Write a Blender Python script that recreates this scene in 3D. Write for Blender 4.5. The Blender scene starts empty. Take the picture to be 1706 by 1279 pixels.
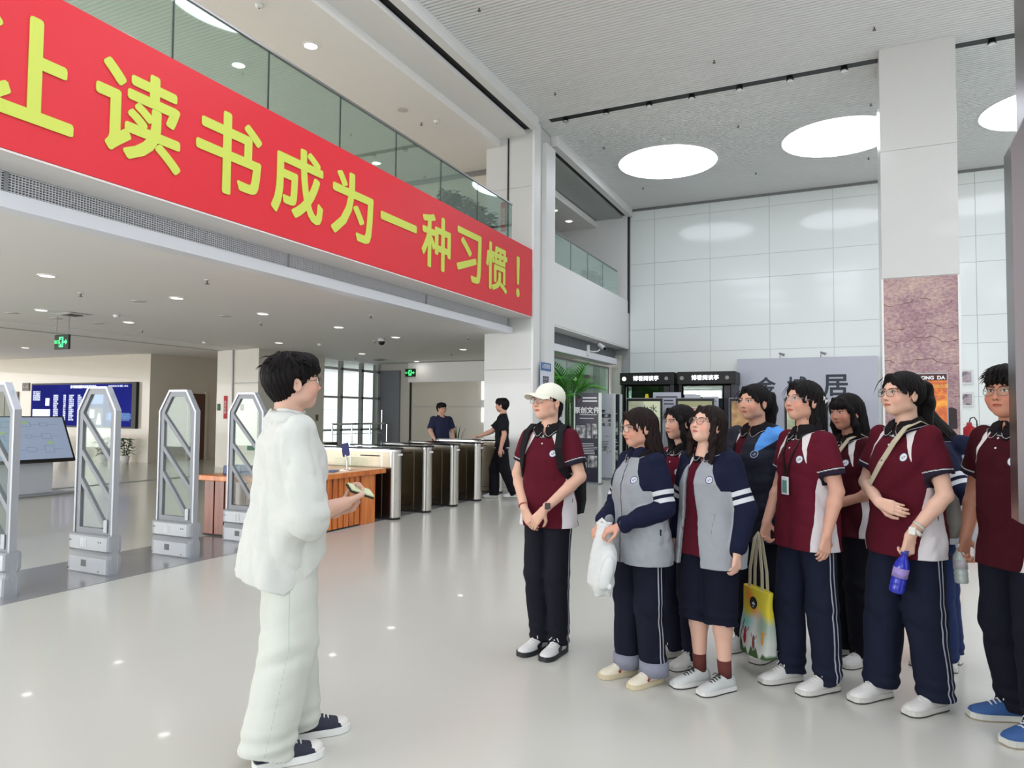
import bpy, bmesh, math, random
import numpy as np
from mathutils import Vector, Matrix
SC = bpy.context.scene
COL = SC.collection
PI = math.pi
random.seed(7)

# ---------------------------------------------------------------- camera, world, lights, exposure
cam_d = bpy.data.cameras.new('camera')
cam = bpy.data.objects.new('camera', cam_d)
COL.objects.link(cam)
cam_d.sensor_fit = 'HORIZONTAL'
cam_d.sensor_width = 36.0
cam_d.lens = 36.0 * 1175.0 / 1706.0
cam_d.clip_start = 0.05
cam_d.clip_end = 200
yaw, pit, rol = math.radians(25.4), math.radians(2.45), math.radians(0.5)
fw = Vector((-math.sin(yaw) * math.cos(pit), math.cos(yaw) * math.cos(pit), math.sin(pit)))
r0 = Vector((math.cos(yaw), math.sin(yaw), 0))
u0 = r0.cross(fw)
rr = r0 * math.cos(rol) + u0 * math.sin(rol)
uu = u0 * math.cos(rol) - r0 * math.sin(rol)
M3 = Matrix((rr, uu, -fw)).transposed()
cam.matrix_world = Matrix.Translation((0, 0, 1.5)) @ M3.to_4x4()
SC.camera = cam

W = bpy.data.worlds.new('world')
SC.world = W
W.use_nodes = True
W.node_tree.nodes['Background'].inputs[0].default_value = (0.86, 0.93, 1.0, 1)
W.node_tree.nodes['Background'].inputs[1].default_value = 1.3

SC.view_settings.view_transform = 'Standard'
SC.view_settings.look = 'None'
SC.view_settings.gamma = 1
SC.view_settings.exposure = 0.17
SC.view_settings.use_curve_mapping = False


def area_light(name, loc, direction, sx, sy, power, color=(1, 1, 1)):
    l = bpy.data.lights.new(name, 'AREA')
    l.shape = 'RECTANGLE'
    l.size = sx
    l.size_y = sy
    l.energy = power
    l.color = color
    o = bpy.data.objects.new(name, l)
    COL.objects.link(o)
    o.location = loc
    o.rotation_euler = Vector(direction).to_track_quat('-Z', 'Y').to_euler()
    return o


# daylight through the glass front behind the camera; the lights after it are added fill
area_light('daylight_glass_front', (1.2, -6.3, 3.2), (0, 1, 0.45), 12.5, 5.8, 260, (0.95, 0.98, 1.0))
area_light('side_fill', (8.6, 8.0, 3.2), (-1, 0.1, 0.5), 22, 4.5, 170, (0.95, 0.98, 1.0))  # unseen fill before the solid right wall, tilted up to brighten the ceiling
area_light('reading_room_fill', (-31.5, 4.0, 1.7), (1, 0, 0.02), 17, 2.7, 520, (1.0, 0.98, 0.95))  # unseen fill from far left, added to brighten the ground floor
area_light('left_front_fill', (-15.0, -6.5, 1.7), (0, 1, 0.12), 16, 2.8, 1150, (1.0, 0.99, 0.97))  # unseen fill added under the upper floor, lifts its walls and ceiling
area_light('upper_floor_fill', (-15.6, 6.0, 5.9), (1, 0.1, 0), 12, 2.0, 480, (1.0, 0.98, 0.96))  # added fill that brightens the upper floor behind the railing
SKY_E = 4.2      # strength of the round ceiling lights
DOWN_W = 1.2    # watt of one downlight

# ---------------------------------------------------------------- materials
MATS = {}


def lin(c):
    return tuple(((v / 255.0) / 12.92 if v / 255.0 <= 0.04045 else (((v / 255.0) + 0.055) / 1.055) ** 2.4) for v in c)


def nd(nt, t, **kw):
    n = nt.nodes.new(t)
    for k, v in kw.items():
        setattr(n, k, v)
    return n


def mat(name, rgb, rough=0.5, metal=0.0, spec=0.5, emit=0.0, coat=0.0, var=0.06, vscale=6.0, bump=0.0, bscale=60.0, stretch=(1, 1, 1),
        alpha=1.0, trans=0.0, ior=1.45):
    """procedural material: base colour with a faint noise variation, optional bump; rgb in sRGB 0-255"""
    if name in MATS:
        return MATS[name]
    m = bpy.data.materials.new(name)
    m.use_nodes = True
    nt = m.node_tree
    b = nt.nodes['Principled BSDF']
    c = lin(rgb)
    b.inputs['Roughness'].default_value = rough
    b.inputs['Metallic'].default_value = metal
    b.inputs['Specular IOR Level'].default_value = spec
    b.inputs['Coat Weight'].default_value = coat
    b.inputs['IOR'].default_value = ior
    b.inputs['Transmission Weight'].default_value = trans
    b.inputs['Alpha'].default_value = alpha
    b.inputs['Base Color'].default_value = (*c, 1)
    if emit > 0:
        b.inputs['Emission Color'].default_value = (*c, 1)
        b.inputs['Emission Strength'].default_value = emit
    if var > 0 or bump > 0:
        tc = nd(nt, 'ShaderNodeTexCoord')
        mp = nd(nt, 'ShaderNodeMapping')
        mp.inputs['Scale'].default_value = stretch
        nt.links.new(tc.outputs['Object'], mp.inputs['Vector'])
    if var > 0:
        no = nd(nt, 'ShaderNodeTexNoise')
        no.inputs['Scale'].default_value = vscale
        no.inputs['Detail'].default_value = 4
        nt.links.new(mp.outputs[0], no.inputs['Vector'])
        mx = nd(nt, 'ShaderNodeMix', data_type='RGBA')
        mx.inputs['A'].default_value = (*[v * (1 - var) for v in c], 1)
        mx.inputs['B'].default_value = (*[min(1, v * (1 + var)) for v in c], 1)
        nt.links.new(no.outputs['Fac'], mx.inputs['Factor'])
        nt.links.new(mx.outputs['Result'], b.inputs['Base Color'])
    if bump > 0:
        nb = nd(nt, 'ShaderNodeTexNoise')
        nb.inputs['Scale'].default_value = bscale
        nb.inputs['Detail'].default_value = 3
        nt.links.new(mp.outputs[0], nb.inputs['Vector'])
        bp = nd(nt, 'ShaderNodeBump')
        bp.inputs['Strength'].default_value = bump
        bp.inputs['Distance'].default_value = 0.01
        nt.links.new(nb.outputs['Fac'], bp.inputs['Height'])
        nt.links.new(bp.outputs[0], b.inputs['Normal'])
    MATS[name] = m
    return m


def ramp_mat(name, stops, scale=3.0, detail=8, stretch=(1, 1, 1), rough=0.5, distortion=0.0, emit=0.0, coat=0.0, spec=0.5, metal=0.0, bump=0.0):
    """noise pattern through a colour ramp (stone, wood, printed pictures)"""
    m = bpy.data.materials.new(name)
    m.use_nodes = True
    nt = m.node_tree
    b = nt.nodes['Principled BSDF']
    tc = nd(nt, 'ShaderNodeTexCoord')
    mp = nd(nt, 'ShaderNodeMapping')
    mp.inputs['Scale'].default_value = stretch
    no = nd(nt, 'ShaderNodeTexNoise')
    no.inputs['Scale'].default_value = scale
    no.inputs['Detail'].default_value = detail
    no.inputs['Distortion'].default_value = distortion
    cr = nd(nt, 'ShaderNodeValToRGB')
    el = cr.color_ramp.elements
    while len(el) < len(stops):
        el.new(0.5)
    for e, (p, c) in zip(el, stops):
        e.position = p
        e.color = (*lin(c), 1)
    nt.links.new(tc.outputs['Object'], mp.inputs[0])
    nt.links.new(mp.outputs[0], no.inputs['Vector'])
    nt.links.new(no.outputs['Fac'], cr.inputs[0])
    nt.links.new(cr.outputs[0], b.inputs['Base Color'])
    b.inputs['Roughness'].default_value = rough
    b.inputs['Coat Weight'].default_value = coat
    b.inputs['Specular IOR Level'].default_value = spec
    b.inputs['Metallic'].default_value = metal
    if emit:
        nt.links.new(cr.outputs[0], b.inputs['Emission Color'])
        b.inputs['Emission Strength'].default_value = emit
    if bump:
        bp = nd(nt, 'ShaderNodeBump')
        bp.inputs['Strength'].default_value = bump
        nt.links.new(no.outputs['Fac'], bp.inputs['Height'])
        nt.links.new(bp.outputs[0], b.inputs['Normal'])
    MATS[name] = m
    return m


# ---------------------------------------------------------------- mesh helpers
class MB:
    def __init__(s):
        s.bm = bmesh.new()

    def box(s, x0, x1, y0, y1, z0, z1, bev=0.0):
        r = bmesh.ops.create_cube(s.bm, size=1)
        for v in r['verts']:
            v.co = Vector(((x0 + x1) / 2 + v.co.x * (x1 - x0), (y0 + y1) / 2 + v.co.y * (y1 - y0), (z0 + z1) / 2 + v.co.z * (z1 - z0)))
        if bev > 0:
            es = list({e for v in r['verts'] for e in v.link_edges})
            bmesh.ops.bevel(s.bm, geom=es, offset=bev, segments=2, affect='EDGES', profile=0.5)
        return s

    def quad(s, *ps):
        s.bm.faces.new([s.bm.verts.new(p) for p in ps])
        return s

    def cyl(s, p0, p1, r0_, r1_=None, n=16, caps=True):
        r1_ = r0_ if r1_ is None else r1_
        p0 = Vector(p0); p1 = Vector(p1)
        d = (p1 - p0)
        q = d.to_track_quat('Z', 'Y')
        a = []; b = []
        for i in range(n):
            t = 2 * PI * i / n
            v = Vector((math.cos(t), math.sin(t), 0))
            a.append(s.bm.verts.new(p0 + q @ (v * r0_)))
            b.append(s.bm.verts.new(p1 + q @ (v * r1_)))
        for i in range(n):
            s.bm.faces.new((a[i], a[(i + 1) % n], b[(i + 1) % n], b[i]))
        if caps:
            s.bm.faces.new(a[::-1]); s.bm.faces.new(b)
        return s

    def tube(s, pts, r, n=8, closed=False):
        pts = [Vector(p) for p in pts]
        rings = []
        m = len(pts)
        rs = r if isinstance(r, (list, tuple)) else [r] * m
        prev = None
        for i, p in enumerate(pts):
            if closed:
                t = pts[(i + 1) % m] - pts[i - 1]
            else:
                t = pts[min(i + 1, m - 1)] - pts[max(i - 1, 0)]
            t.normalize()
            if prev is None:
                up = Vector((0, 0, 1)) if abs(t.z) < 0.9 else Vector((1, 0, 0))
                x = t.cross(up).normalized()
            else:
                x = (prev - t * prev.dot(t)).normalized()
            prev = x
            y = t.cross(x)
            rings.append([s.bm.verts.new(p + (x * math.cos(2 * PI * k / n) + y * math.sin(2 * PI * k / n)) * rs[i]) for k in range(n)])
        for i in range(m if closed else m - 1):
            a, b = rings[i], rings[(i + 1) % m]
            for k in range(n):
                s.bm.faces.new((a[k], a[(k + 1) % n], b[(k + 1) % n], b[k]))
        if not closed:
            s.bm.faces.new(rings[0][::-1]); s.bm.faces.new(rings[-1])
        return s

    def prism(s, pts2, axis, a, b):
        """extrude a 2-D outline along an axis from a to b"""
        def mk(p, t):
            return {'x': (t, p[0], p[1]), 'y': (p[0], t, p[1]), 'z': (p[0], p[1], t)}[axis]
        va = [s.bm.verts.new(mk(p, a)) for p in pts2]
        vb = [s.bm.verts.new(mk(p, b)) for p in pts2]
        n = len(pts2)
        for i in range(n):
            s.bm.faces.new((va[i], va[(i + 1) % n], vb[(i + 1) % n], vb[i]))
        s.bm.faces.new(va[::-1]); s.bm.faces.new(vb)
        return s

    def lathe(s, prof, c=(0, 0, 0), n=24, caps=True):
        rings = []
        for r, z in prof:
            rings.append([s.bm.verts.new((c[0] + r * math.cos(2 * PI * k / n), c[1] + r * math.sin(2 * PI * k / n), c[2] + z)) for k in range(n)])
        for a, b in zip(rings, rings[1:]):
            for k in range(n):
                s.bm.faces.new((a[k], a[(k + 1) % n], b[(k + 1) % n], b[k]))
        if caps:
            s.bm.faces.new(rings[0][::-1]); s.bm.faces.new(rings[-1])
        return s

    def build(s, name, m, parent=None, smooth=False, fix=True):
        if fix:
            bmesh.ops.recalc_face_normals(s.bm, faces=s.bm.faces)
        me = bpy.data.meshes.new(name)
        s.bm.to_mesh(me)
        s.bm.free()
        if m is not None:
            me.materials.append(m)
        if smooth:
            for p in me.polygons:
                p.use_smooth = True
        o = bpy.data.objects.new(name, me)
        COL.objects.link(o)
        if parent is not None:
            o.parent = parent
        return o


def structure(o):
    o['kind'] = 'structure'
    return o


def tag(o, label, cat, group=None, kind=None):
    o['label'] = label
    o['category'] = cat
    if group:
        o['group'] = group
    if kind:
        o['kind'] = kind
    return o


def thing(name, label, cat, loc=(0, 0, 0), rz=0.0, group=None):
    o = bpy.data.objects.new(name, None)
    o.empty_display_size = 0.1
    COL.objects.link(o)
    o.location = loc
    o.rotation_euler = (0, 0, rz)
    return tag(o, label, cat, group)


def dup(root, loc=None, rz=None, label=None, group=None):
    r = root.copy()
    COL.objects.link(r)
    if loc is not None:
        r.location = loc
    if rz is not None:
        r.rotation_euler = (0, 0, rz)
    if label:
        r['label'] = label
    if group:
        r['group'] = group
    for ch in list(root.children):
        c = ch.copy()
        COL.objects.link(c)
        c.parent = r
        for g in ch.children:
            d = g.copy()
            COL.objects.link(d)
            d.parent = c
    return r


def text_mesh(body, size, bold=0.0, ext=0.002, align='CENTER', res=3, sx=1.0, fat=0.0):
    c = bpy.data.curves.new('writing', 'FONT')
    c.body = body
    c.size = size
    c.extrude = ext
    c.offset = bold
    c.align_x = align
    c.align_y = 'CENTER'
    c.resolution_u = res
    o = bpy.data.objects.new('writing', c)
    COL.objects.link(o)
    bpy.context.view_layer.update()
    dg = bpy.context.evaluated_depsgraph_get()
    me = bpy.data.meshes.new_from_object(o.evaluated_get(dg))
    bpy.data.objects.remove(o)
    bpy.data.curves.remove(c)
    if sx != 1.0:
        me.transform(Matrix.Scale(sx, 4, (1, 0, 0)))
    if fat > 0:
        bm = bmesh.new()
        for k in range(8):
            m2 = me.copy()
            m2.transform(Matrix.Translation((fat * math.cos(k * PI / 4), fat * math.sin(k * PI / 4), 0.0004 * k)))
            bm.from_mesh(m2)
            bpy.data.meshes.remove(m2)
        bm.to_mesh(me)
        bm.free()
    return me


def writing(name, body, size, m, loc, rot, parent=None, bold=0.0, ext=0.002, align='CENTER', sx=1.0, center=False, fat=0.0):
    """letters as flat raised shapes; rot: 'x+' reads on a face looking to +x, 'y-' on a face looking to -y"""
    me = text_mesh(body, size, bold, ext, align, sx=sx, fat=fat)
    if center and len(me.vertices):
        xs = [v.co.x for v in me.vertices]; ys = [v.co.y for v in me.vertices]
        me.transform(Matrix.Translation((-(min(xs) + max(xs)) / 2, -(min(ys) + max(ys)) / 2, 0)))
    R = {'x+': Matrix(((0, 0, 1), (1, 0, 0), (0, 1, 0))), 'y-': Matrix(((1, 0, 0), (0, 0, -1), (0, 1, 0)))}[rot] if isinstance(rot, str) else rot
    me.transform(R.to_4x4())
    me.transform(Matrix.Translation(loc))
    me.materials.append(m)
    o = bpy.data.objects.new(name, me)
    COL.objects.link(o)
    if parent is not None:
        o.parent = parent
    return o


# colours
m_floor = mat('epoxy_floor', (200, 199, 190), rough=0.2, spec=0.5, coat=0.12, var=0.025, vscale=1.2)
m_strip = mat('grey_floor_strip', (128, 128, 130), rough=0.16, spec=0.6, var=0.04, vscale=2)
m_slat = mat('ceiling_slat', (236, 238, 237), rough=0.5, var=0.02)
m_slatgap = mat('ceiling_slat_gap', (110, 110, 109), rough=0.8)
m_plaster = mat('white_plaster', (236, 234, 231), rough=0.7, var=0.02)
m_white = mat('white_paint', (232, 232, 230), rough=0.45, var=0.015)
m_stone = mat('pale_stone', (222, 218, 208), rough=0.16, var=0.03, vscale=1.5, coat=0.3)
m_beige = mat('beige_stone', (206, 199, 186), rough=0.16, var=0.03, vscale=1.5, coat=0.3)
m_colpanel = mat('white_column_panel', (208, 208, 205), rough=0.28, var=0.015, coat=0.2)
m_backglass = mat('white_glass_panel', (240, 246, 243), rough=0.10, spec=0.5, coat=0.15, var=0.02, vscale=0.8)
m_seam = mat('grey_seam', (172, 177, 174), rough=0.5)
m_black = mat('black_metal', (15, 15, 16), rough=0.45, var=0.1)
m_dark = mat('dark_gap', (40, 38, 38), rough=0.7)
m_rail = mat('brushed_rail', (150, 150, 150), rough=0.3, metal=0.8, var=0.03)
m_steel = mat('brushed_steel', (132, 124, 110), rough=0.27, metal=1.0, var=0.12, vscale=3, stretch=(6, 6, 0.4))
m_chrome = mat('bright_steel', (215, 215, 215), rough=0.14, metal=1.0, var=0.02)
m_silver = mat('silver_paint', (160, 163, 168), rough=0.3, metal=0.35, var=0.02)
m_gategrey = mat('grey_gate_frame', (122, 124, 130), rough=0.4, metal=0.2, var=0.03)
m_green = mat('leaf_green', (44, 92, 38), rough=0.5, var=0.35, vscale=14)
m_dkgreen = mat('dark_leaf_green', (30, 62, 40), rough=0.5, var=0.35, vscale=14)
m_lamp = mat('downlight_glow', (255, 250, 240), emit=3.0, var=0)
m_sky = mat('round_light_diffuser', (240, 244, 255), emit=SKY_E, var=0)
m_spr = mat('sprinkler_metal', (110, 108, 105), rough=0.4, metal=0.6)
m_red = mat('banner_red', (222, 42, 54), rough=0.45, var=0.03, vscale=1.0)
m_yel = mat('banner_yellow', (208, 220, 92), rough=0.5, var=0.02)
m_signred = mat('sign_red', (200, 40, 45), rough=0.5)
m_wtext = mat('white_print', (235, 235, 235), rough=0.6, var=0)
m_dtext = mat('dark_print', (60, 62, 70), rough=0.6, var=0)

# ================================================================ the building
FX = -5.8      # face of the upper floor / banner towards the hall
HC = 7.62      # hall ceiling
MC = 3.16      # ground-floor ceiling below the upper floor
YB = 20.2      # back wall

fl = structure(MB().box(-32, 9, -7, 24, -0.1, 0.0).build('floor', m_floor))
structure(MB().box(-7.0, -5.88, -6.5, 12.6, 0.0, 0.003).build('trim_1', m_strip))
structure(MB().box(-13.7, -13.62, -6.5, 12.0, 0.0, 0.012).build('trim_2', m_seam))

# slatted hall ceiling with round lights
mb = MB()
y = -6.9
while y < YB:
    mb.box(FX - 0.0, 8.9, y, y + 0.048, HC - 0.03, HC)
    y += 0.077
structure(mb.build('ceiling', m_slat))
structure(MB().box(FX - 0.1, 9.0, -7, YB + 0.1, HC + 0.0, HC + 0.12).build('ceiling_board', m_slatgap))
structure(MB().box(-5.5, 8.9, 13.24, 13.40, HC - 0.035, HC - 0.028).build('trim_3', m_black))

t = None
for j, yy in enumerate((16.7, 7.4, 3.6, -0.4)):
    for i in range(-1, 3):
        xx = -0.1 + 3.74 * i
        if xx < -5:
            continue
        if t is None:
            t = thing('ceiling_light', 'big round skylight-like ceiling light', 'ceiling light', (xx, yy, HC - 0.03), 0, 'round ceiling lights')
            MB().cyl((0, 0, 0), (0, 0, -0.012), 1.16, n=72).build('diffuser', m_sky, t)
            mb = MB()
            mb.lathe([(1.16, -0.02), (1.185, -0.02), (1.185, 0.0), (1.16, 0.0)], n=72, caps=False)
            mb.build('ring', m_white, t)
            first = t
        else:
            t = dup(first, (xx, yy, HC - 0.03))
        if j == 0:
            t['label'] = {-1: 'big round ceiling light nearest the glass corner of the hall, whole disc in view',
                          0: 'big round ceiling light partly behind the tall white column, left of it',
                          1: 'big round ceiling light cut by the steel edge, right of the tall column',
                          2: 'big round ceiling light over the far right of the hall'}[i]
        else:
            t['label'] = 'big round ceiling light over the front part of the hall'

# track spotlights
sp = thing('track_spotlight', 'small round spotlight in the black ceiling slot', 'spotlight', (-5.16, 13.32, HC - 0.04), 0, 'spotlights along the black slot')
MB().cyl((0, 0, 0), (0, 0, -0.06), 0.05, 0.065, n=16).build('housing', m_black, sp)
MB().cyl((0, 0, -0.06), (0, 0, -0.075), 0.055, n=16).build('lens', mat('spot_lens', (230, 230, 225), rough=0.15, metal=0.6), sp)
ORD = ['first', 'second', 'third', 'fourth', 'fifth', 'sixth', 'seventh', 'eighth', 'ninth', 'tenth', 'eleventh', 'twelfth']
sp['label'] = 'small round spotlight in the black ceiling slot, first from the left column'
for i, xx in enumerate((-4.29, -3.42, -2.6, -1.73, -0.86, 0.02, 2.17, 3.05, 3.9)):
    dup(sp, (xx, 13.32, HC - 0.04), None, 'small round spotlight in the black ceiling slot, %s from the left column' % ORD[i + 1] if i < 6 else 'small round spotlight in the black slot, %s right of the tall column' % ORD[i - 6])

# hall sprinklers
def sprinkler_proto(z, label, group):
    s = thing('sprinkler', label, 'sprinkler', (0, 0, z), 0, group)
    MB().cyl((0, 0, 0), (0, 0, -0.008), 0.035, n=12).build('rosette', m_white, s)
    MB().cyl((0, 0, -0.008), (0, 0, -0.05), 0.012, n=8).cyl((0, 0, -0.05), (0, 0, -0.056), 0.028, n=10).build('nozzle', m_spr, s)
    return s
s0 = sprinkler_proto(HC - 0.03, 'small sprinkler head hanging from the slatted hall ceiling', 'hall ceiling sprinklers')
s0.location = (-4.92, 9.1, HC - 0.03)
s0['label'] = 'small hall sprinkler high up near the top edge, above the banner corner'
for xx, yy, lb_ in ((-4.92, 12.15, 'before the black slot near the left column'), (-1.99, 12.15, 'before the black slot, midway between the columns'), (0.45, 12.13, 'before the black slot near the right column'), (-4.92, 15.12, 'just behind the black slot near the left column'),
                    (-1.99, 15.12, 'between the two round lights'), (0.485, 15.11, 'above the round light beside the right column'), (-1.99, 18.28, 'low between the two round lights near the back wall'), (-4.86, 18.28, 'below the left round light near the back wall'),
                    (0.52, 18.28, 'below the second round light near the right column'), (-1.99, 9.1, 'above the top edge of the view'), (2.9, 12.1, 'right of the right column')):
    dup(s0, (xx, yy, HC - 0.03), None, 'small hall sprinkler ' + lb_)

# back wall: white back-painted glass panels
mb = MB()
xs = [-14.6, -5.75, -5.02, -3.44, -1.86, -0.28, 1.30, 2.88, 4.46, 6.04, 7.62, 9.0]
zs = [0.0, 1.35, 2.02, 3.32, 4.0, 5.3, 5.94, 7.24, HC]
for a, b in zip(xs[1:], xs[2:]):
    for c, d in zip(zs, zs[1:]):
        mb.box(a + 0.004, b - 0.004, YB, YB + 0.02, c + 0.004, d - 0.004)
structure(mb.build('wall_back', m_backglass))
structure(MB().box(-15, 9, YB + 0.02, YB + 0.2, 0, HC).build('wall_back_core', m_seam))
structure(MB().box(FX - 0.3, 9, YB - 0.03, YB, HC - 0.1, HC - 0.03).build('trim_4', m_rail))
structure(MB().box(8.9, 9.0, -7, 24, 0, HC).build('wall_right', m_white))
mb = MB()
for xx in (-5.8, -3, 0, 3, 6, 8.9):
    mb.box(xx - 0.05, xx + 0.05, -6.95, -6.8, 0, HC)
for zz in (0.1, 2.6, 5.2, HC - 0.05):
    mb.box(-5.8, 8.9, -6.95, -6.8, zz - 0.05, zz + 0.05)
structure(mb.build('window_1', m_rail))

# ---- front face of the upper floor, banner, grille
structure(MB().box(-6.3, FX, -6.9, 13.1, 3.48, 4.5).build('wall_fascia', m_plaster))
structure(MB().box(-6.3, FX + 0.012, 14.1, YB, 3.48, 4.86).build('wall_fascia_far', m_white))
structure(MB().box(-32, -6.28, -6.9, 24, MC + 0.02, 3.3).build('ceiling_ground_floor', m_plaster))
structure(MB().box(-32, -6.3, -6.9, 24, 4.42, 4.5).build('floor_upper', m_beige))
structure(MB().box(-6.42, -6.22, -6.9, 13.1, MC, 3.29).build('trim_5', mat('ledge_white', (236, 238, 244), rough=0.35, var=0)))
structure(MB().box(FX - 0.01, FX + 0.02, -6.9, 13.1, 3.47, 3.487).build('trim_6', mat('thin_edge', (235, 225, 222), rough=0.4)))
g = thing('air_grille', 'long silver ventilation grille with a fine mesh below the red banner', 'vent grille', (-6.3, 3.5, 3.29))
mb = MB()
y = -3.4
while y < 9.55:
    mb.box(-0.02, 0.0, y, y + 0.008, 0.0, 0.19)
    y += 0.028
for k in range(9):
    z = 0.004 + k * 0.022
    mb.box(-0.02, 0.002, -3.4, 9.55, z, z + 0.008)
mb.build('mesh_bars', mat('grille_metal', (220, 220, 224), rough=0.45, metal=0.1, var=0.02), g)
MB().box(-0.06, -0.05, -3.4, 9.55, 0.0, 0.19).build('back_plate', mat('grille_back', (62, 58, 62), rough=0.8, var=0.1), g)
mb = MB()
for yy in (-3.4, -0.1, 3.19, 6.4, 9.52):
    mb.box(-0.03, 0.008, yy, yy + 0.035, 0, 0.19)
mb.box(-0.03, 0.012, -3.4, 9.55, 0.188, 0.2)
mb.build('frame', m_silver, g)

b = thing('red_banner', 'long red banner with large yellow-green Chinese characters across the upper-floor face', 'banner', (FX + 0.012, 6.0, 3.49))
MB().box(0, 0.012, -7.0, 7.08, 0, 1.37).build('banner_sheet', m_red, b)
CH = [('让', 3.20, 0.93), ('读', 4.24, 0.93), ('书', 5.27, 0.93), ('成', 6.28, 0.95), ('为', 7.29, 0.93), ('一', 8.34, 0.98), ('种', 9.36, 0.95), ('习', 10.42, 0.95), ('惯', 11.46, 0.95), ('！', 12.38, 0.93)]
for ch, yy, sz in CH:
    me = text_mesh(ch, 1.0, 0.0, 0.004, fat=0.021)
    xs_ = [v.co.x for v in me.vertices]; ys_ = [v.co.y for v in me.vertices]
    w_, h_ = max(xs_) - min(xs_), max(ys_) - min(ys_)
    cx, cy = (max(xs_) + min(xs_)) / 2, (max(ys_) + min(ys_)) / 2
    me.transform(Matrix.Translation((-cx, -cy, 0)))
    tw, th = {'一': (0.90, 0.115), '！': (0.15, 0.80)}.get(ch, (0.86, 0.86))
    me.transform(Matrix.Diagonal((tw / w_, th / h_, 1, 1)))
    me.transform(Matrix(((0, 0, 1), (1, 0, 0), (0, 1, 0))).to_4x4())
    zc = {'一': 4.23}.get(ch, 4.175)
    me.transform(Matrix.Translation((0.017, yy - 6.0, zc - 3.49)))
    me.materials.append(m_yel)
    o = bpy.data.objects.new('character', me)
    COL.objects.link(o)
    o.parent = b

# ---- glass railing of the upper floor
def glassmat(name, rgb, alpha_t, graze=0.9):
    m = bpy.data.materials.new(name)
    m.use_nodes = True
    nt = m.node_tree
    out = nt.nodes['Material Output']
    nt.nodes.remove(nt.nodes['Principled BSDF'])
    tr = nd(nt, 'ShaderNodeBsdfTransparent')
    tr.inputs[0].default_value = (*lin(rgb), 1)
    gl = nd(nt, 'ShaderNodeBsdfGlossy')
    gl.inputs['Roughness'].default_value = 0.02
    gl.inputs[0].default_value = (0.88, 0.95, 0.92, 1)
    lw = nd(nt, 'ShaderNodeLayerWeight')
    lw.inputs['Blend'].default_value = 0.5
    pw = nd(nt, 'ShaderNodeMath', operation='POWER')
    pw.inputs[1].default_value = 4.0
    no = nd(nt, 'ShaderNodeTexNoise')
    no.inputs['Scale'].default_value = 0.5
    ad = nd(nt, 'ShaderNodeMath', operation='MULTIPLY_ADD')
    ad.inputs[1].default_value = 0.03
    a2 = nd(nt, 'ShaderNodeMath', operation='MULTIPLY_ADD')
    a2.inputs[1].default_value = graze
    ad.inputs[2].default_value = alpha_t
    mx = nd(nt, 'ShaderNodeMixShader')
    nt.links.new(no.outputs['Fac'], ad.inputs[0])
    nt.links.new(lw.outputs['Facing'], pw.inputs[0])
    nt.links.new(pw.outputs[0], a2.inputs[0])
    nt.links.new(ad.outputs[0], a2.inputs[2])
    nt.links.new(a2.outputs[0], mx.inputs[0])
    nt.links.new(tr.outputs[0], mx.inputs[1])
    nt.links.new(gl.outputs[0], mx.inputs[2])
    nt.links.new(mx.outputs[0], out.inputs[0])
    MATS[name] = m
    return m
m_glass = glassmat('railing_glass', (222, 236, 230), 0.20)
m_clear = glassmat('clear_glass', (244, 249, 246), 0.01, 0.12)
m_gedge = mat('glass_edge', (40, 62, 55), rough=0.3)

def railing(x, y0, y1, ys, label):
    r = thing('glass_railing', label, 'railing', (x, y0, 4.5))
    e = [y0] + [q for q in ys if y0 < q < y1] + [y1]
    for a, c in zip(e, e[1:]):
        p = MB().box(-0.008, 0.004, a - y0 + 0.006, c - y0 - 0.006, 0.0, 1.06).build('glass_panel', m_glass, r)
    mb = MB()
    for q in e[1:-1]:
        mb.box(-0.009, 0.006, q - y0 - 0.006, q - y0 + 0.006, 0, 1.06)
    mb.build('seam', m_gedge, r)
    MB().box(-0.025, 0.02, 0, y1 - y0, 1.06, 1.09, 0.006).build('handrail', m_rail, r)
    return r
railing(FX - 0.05, -6.5, 12.25, [4.61 + 1.245 * k for k in range(-9, 7)], 'long glass railing with a thin metal handrail above the red banner')
railing(FX - 0.05, 14.12, 19.2, [14.32, 15.49, 16.69, 17.9], 'short glass railing on the upper floor near the hall corner')

# ---- hall edge beam, black slot and upper-floor ceiling
for nm, y0, y1 in (('trim_7', -6.9, 13.1), ('trim_8', 14.1, YB - 0.1)):
    structure(MB().box(FX - 0.02, FX + 0.14, y0, y1, 7.36, HC - 0.03).build(nm, m_white))
structure(MB().box(-5.98, FX - 0.02, -6.9, YB, 7.4, 7.5).build('trim_9', m_dark))
structure(MB().box(-6.55, -5.95, -6.9, 14.3, 7.27, 7.36).build('ceiling_soffit', m_white))
structure(MB().box(-7.2, -5.95, 14.3, YB, 7.33, 7.42).build('ceiling_soffit_far', m_seam))
structure(MB().box(-16, -6.55, -6.9, 14.3, 7.12, 7.3).build('ceiling_upper', m_plaster))
structure(MB().box(-16, -6.75, 14.3, YB, 7.12, 7.3).build('ceiling_upper_far', m_plaster))
structure(MB().box(-16, -5.98, -6.9, YB, 7.5, 7.6).build('ceiling_upper_top', m_plaster))
structure(MB().box(-16, -6.9, 14.2, 14.35, 4.5, 7.05).build('wall_upper', m_beige))
structure(MB().box(-16, -6.9, 14.17, 14.2, 7.0, 7.12).build('trim_10', m_rail))
structure(MB().box(-16, FX, 20.05, 20.2, 4.5, 7.4).build('wall_upper_far', m_white))
structure(MB().box(-5.83, FX + 0.03, 20.08, 20.2, 4.5, 7.5).build('trim_11', m_dark))
structure(MB().box(-16.1, -16, -6.9, YB, 4.5, 7.4).build('wall_upper_left', m_plaster))

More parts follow.
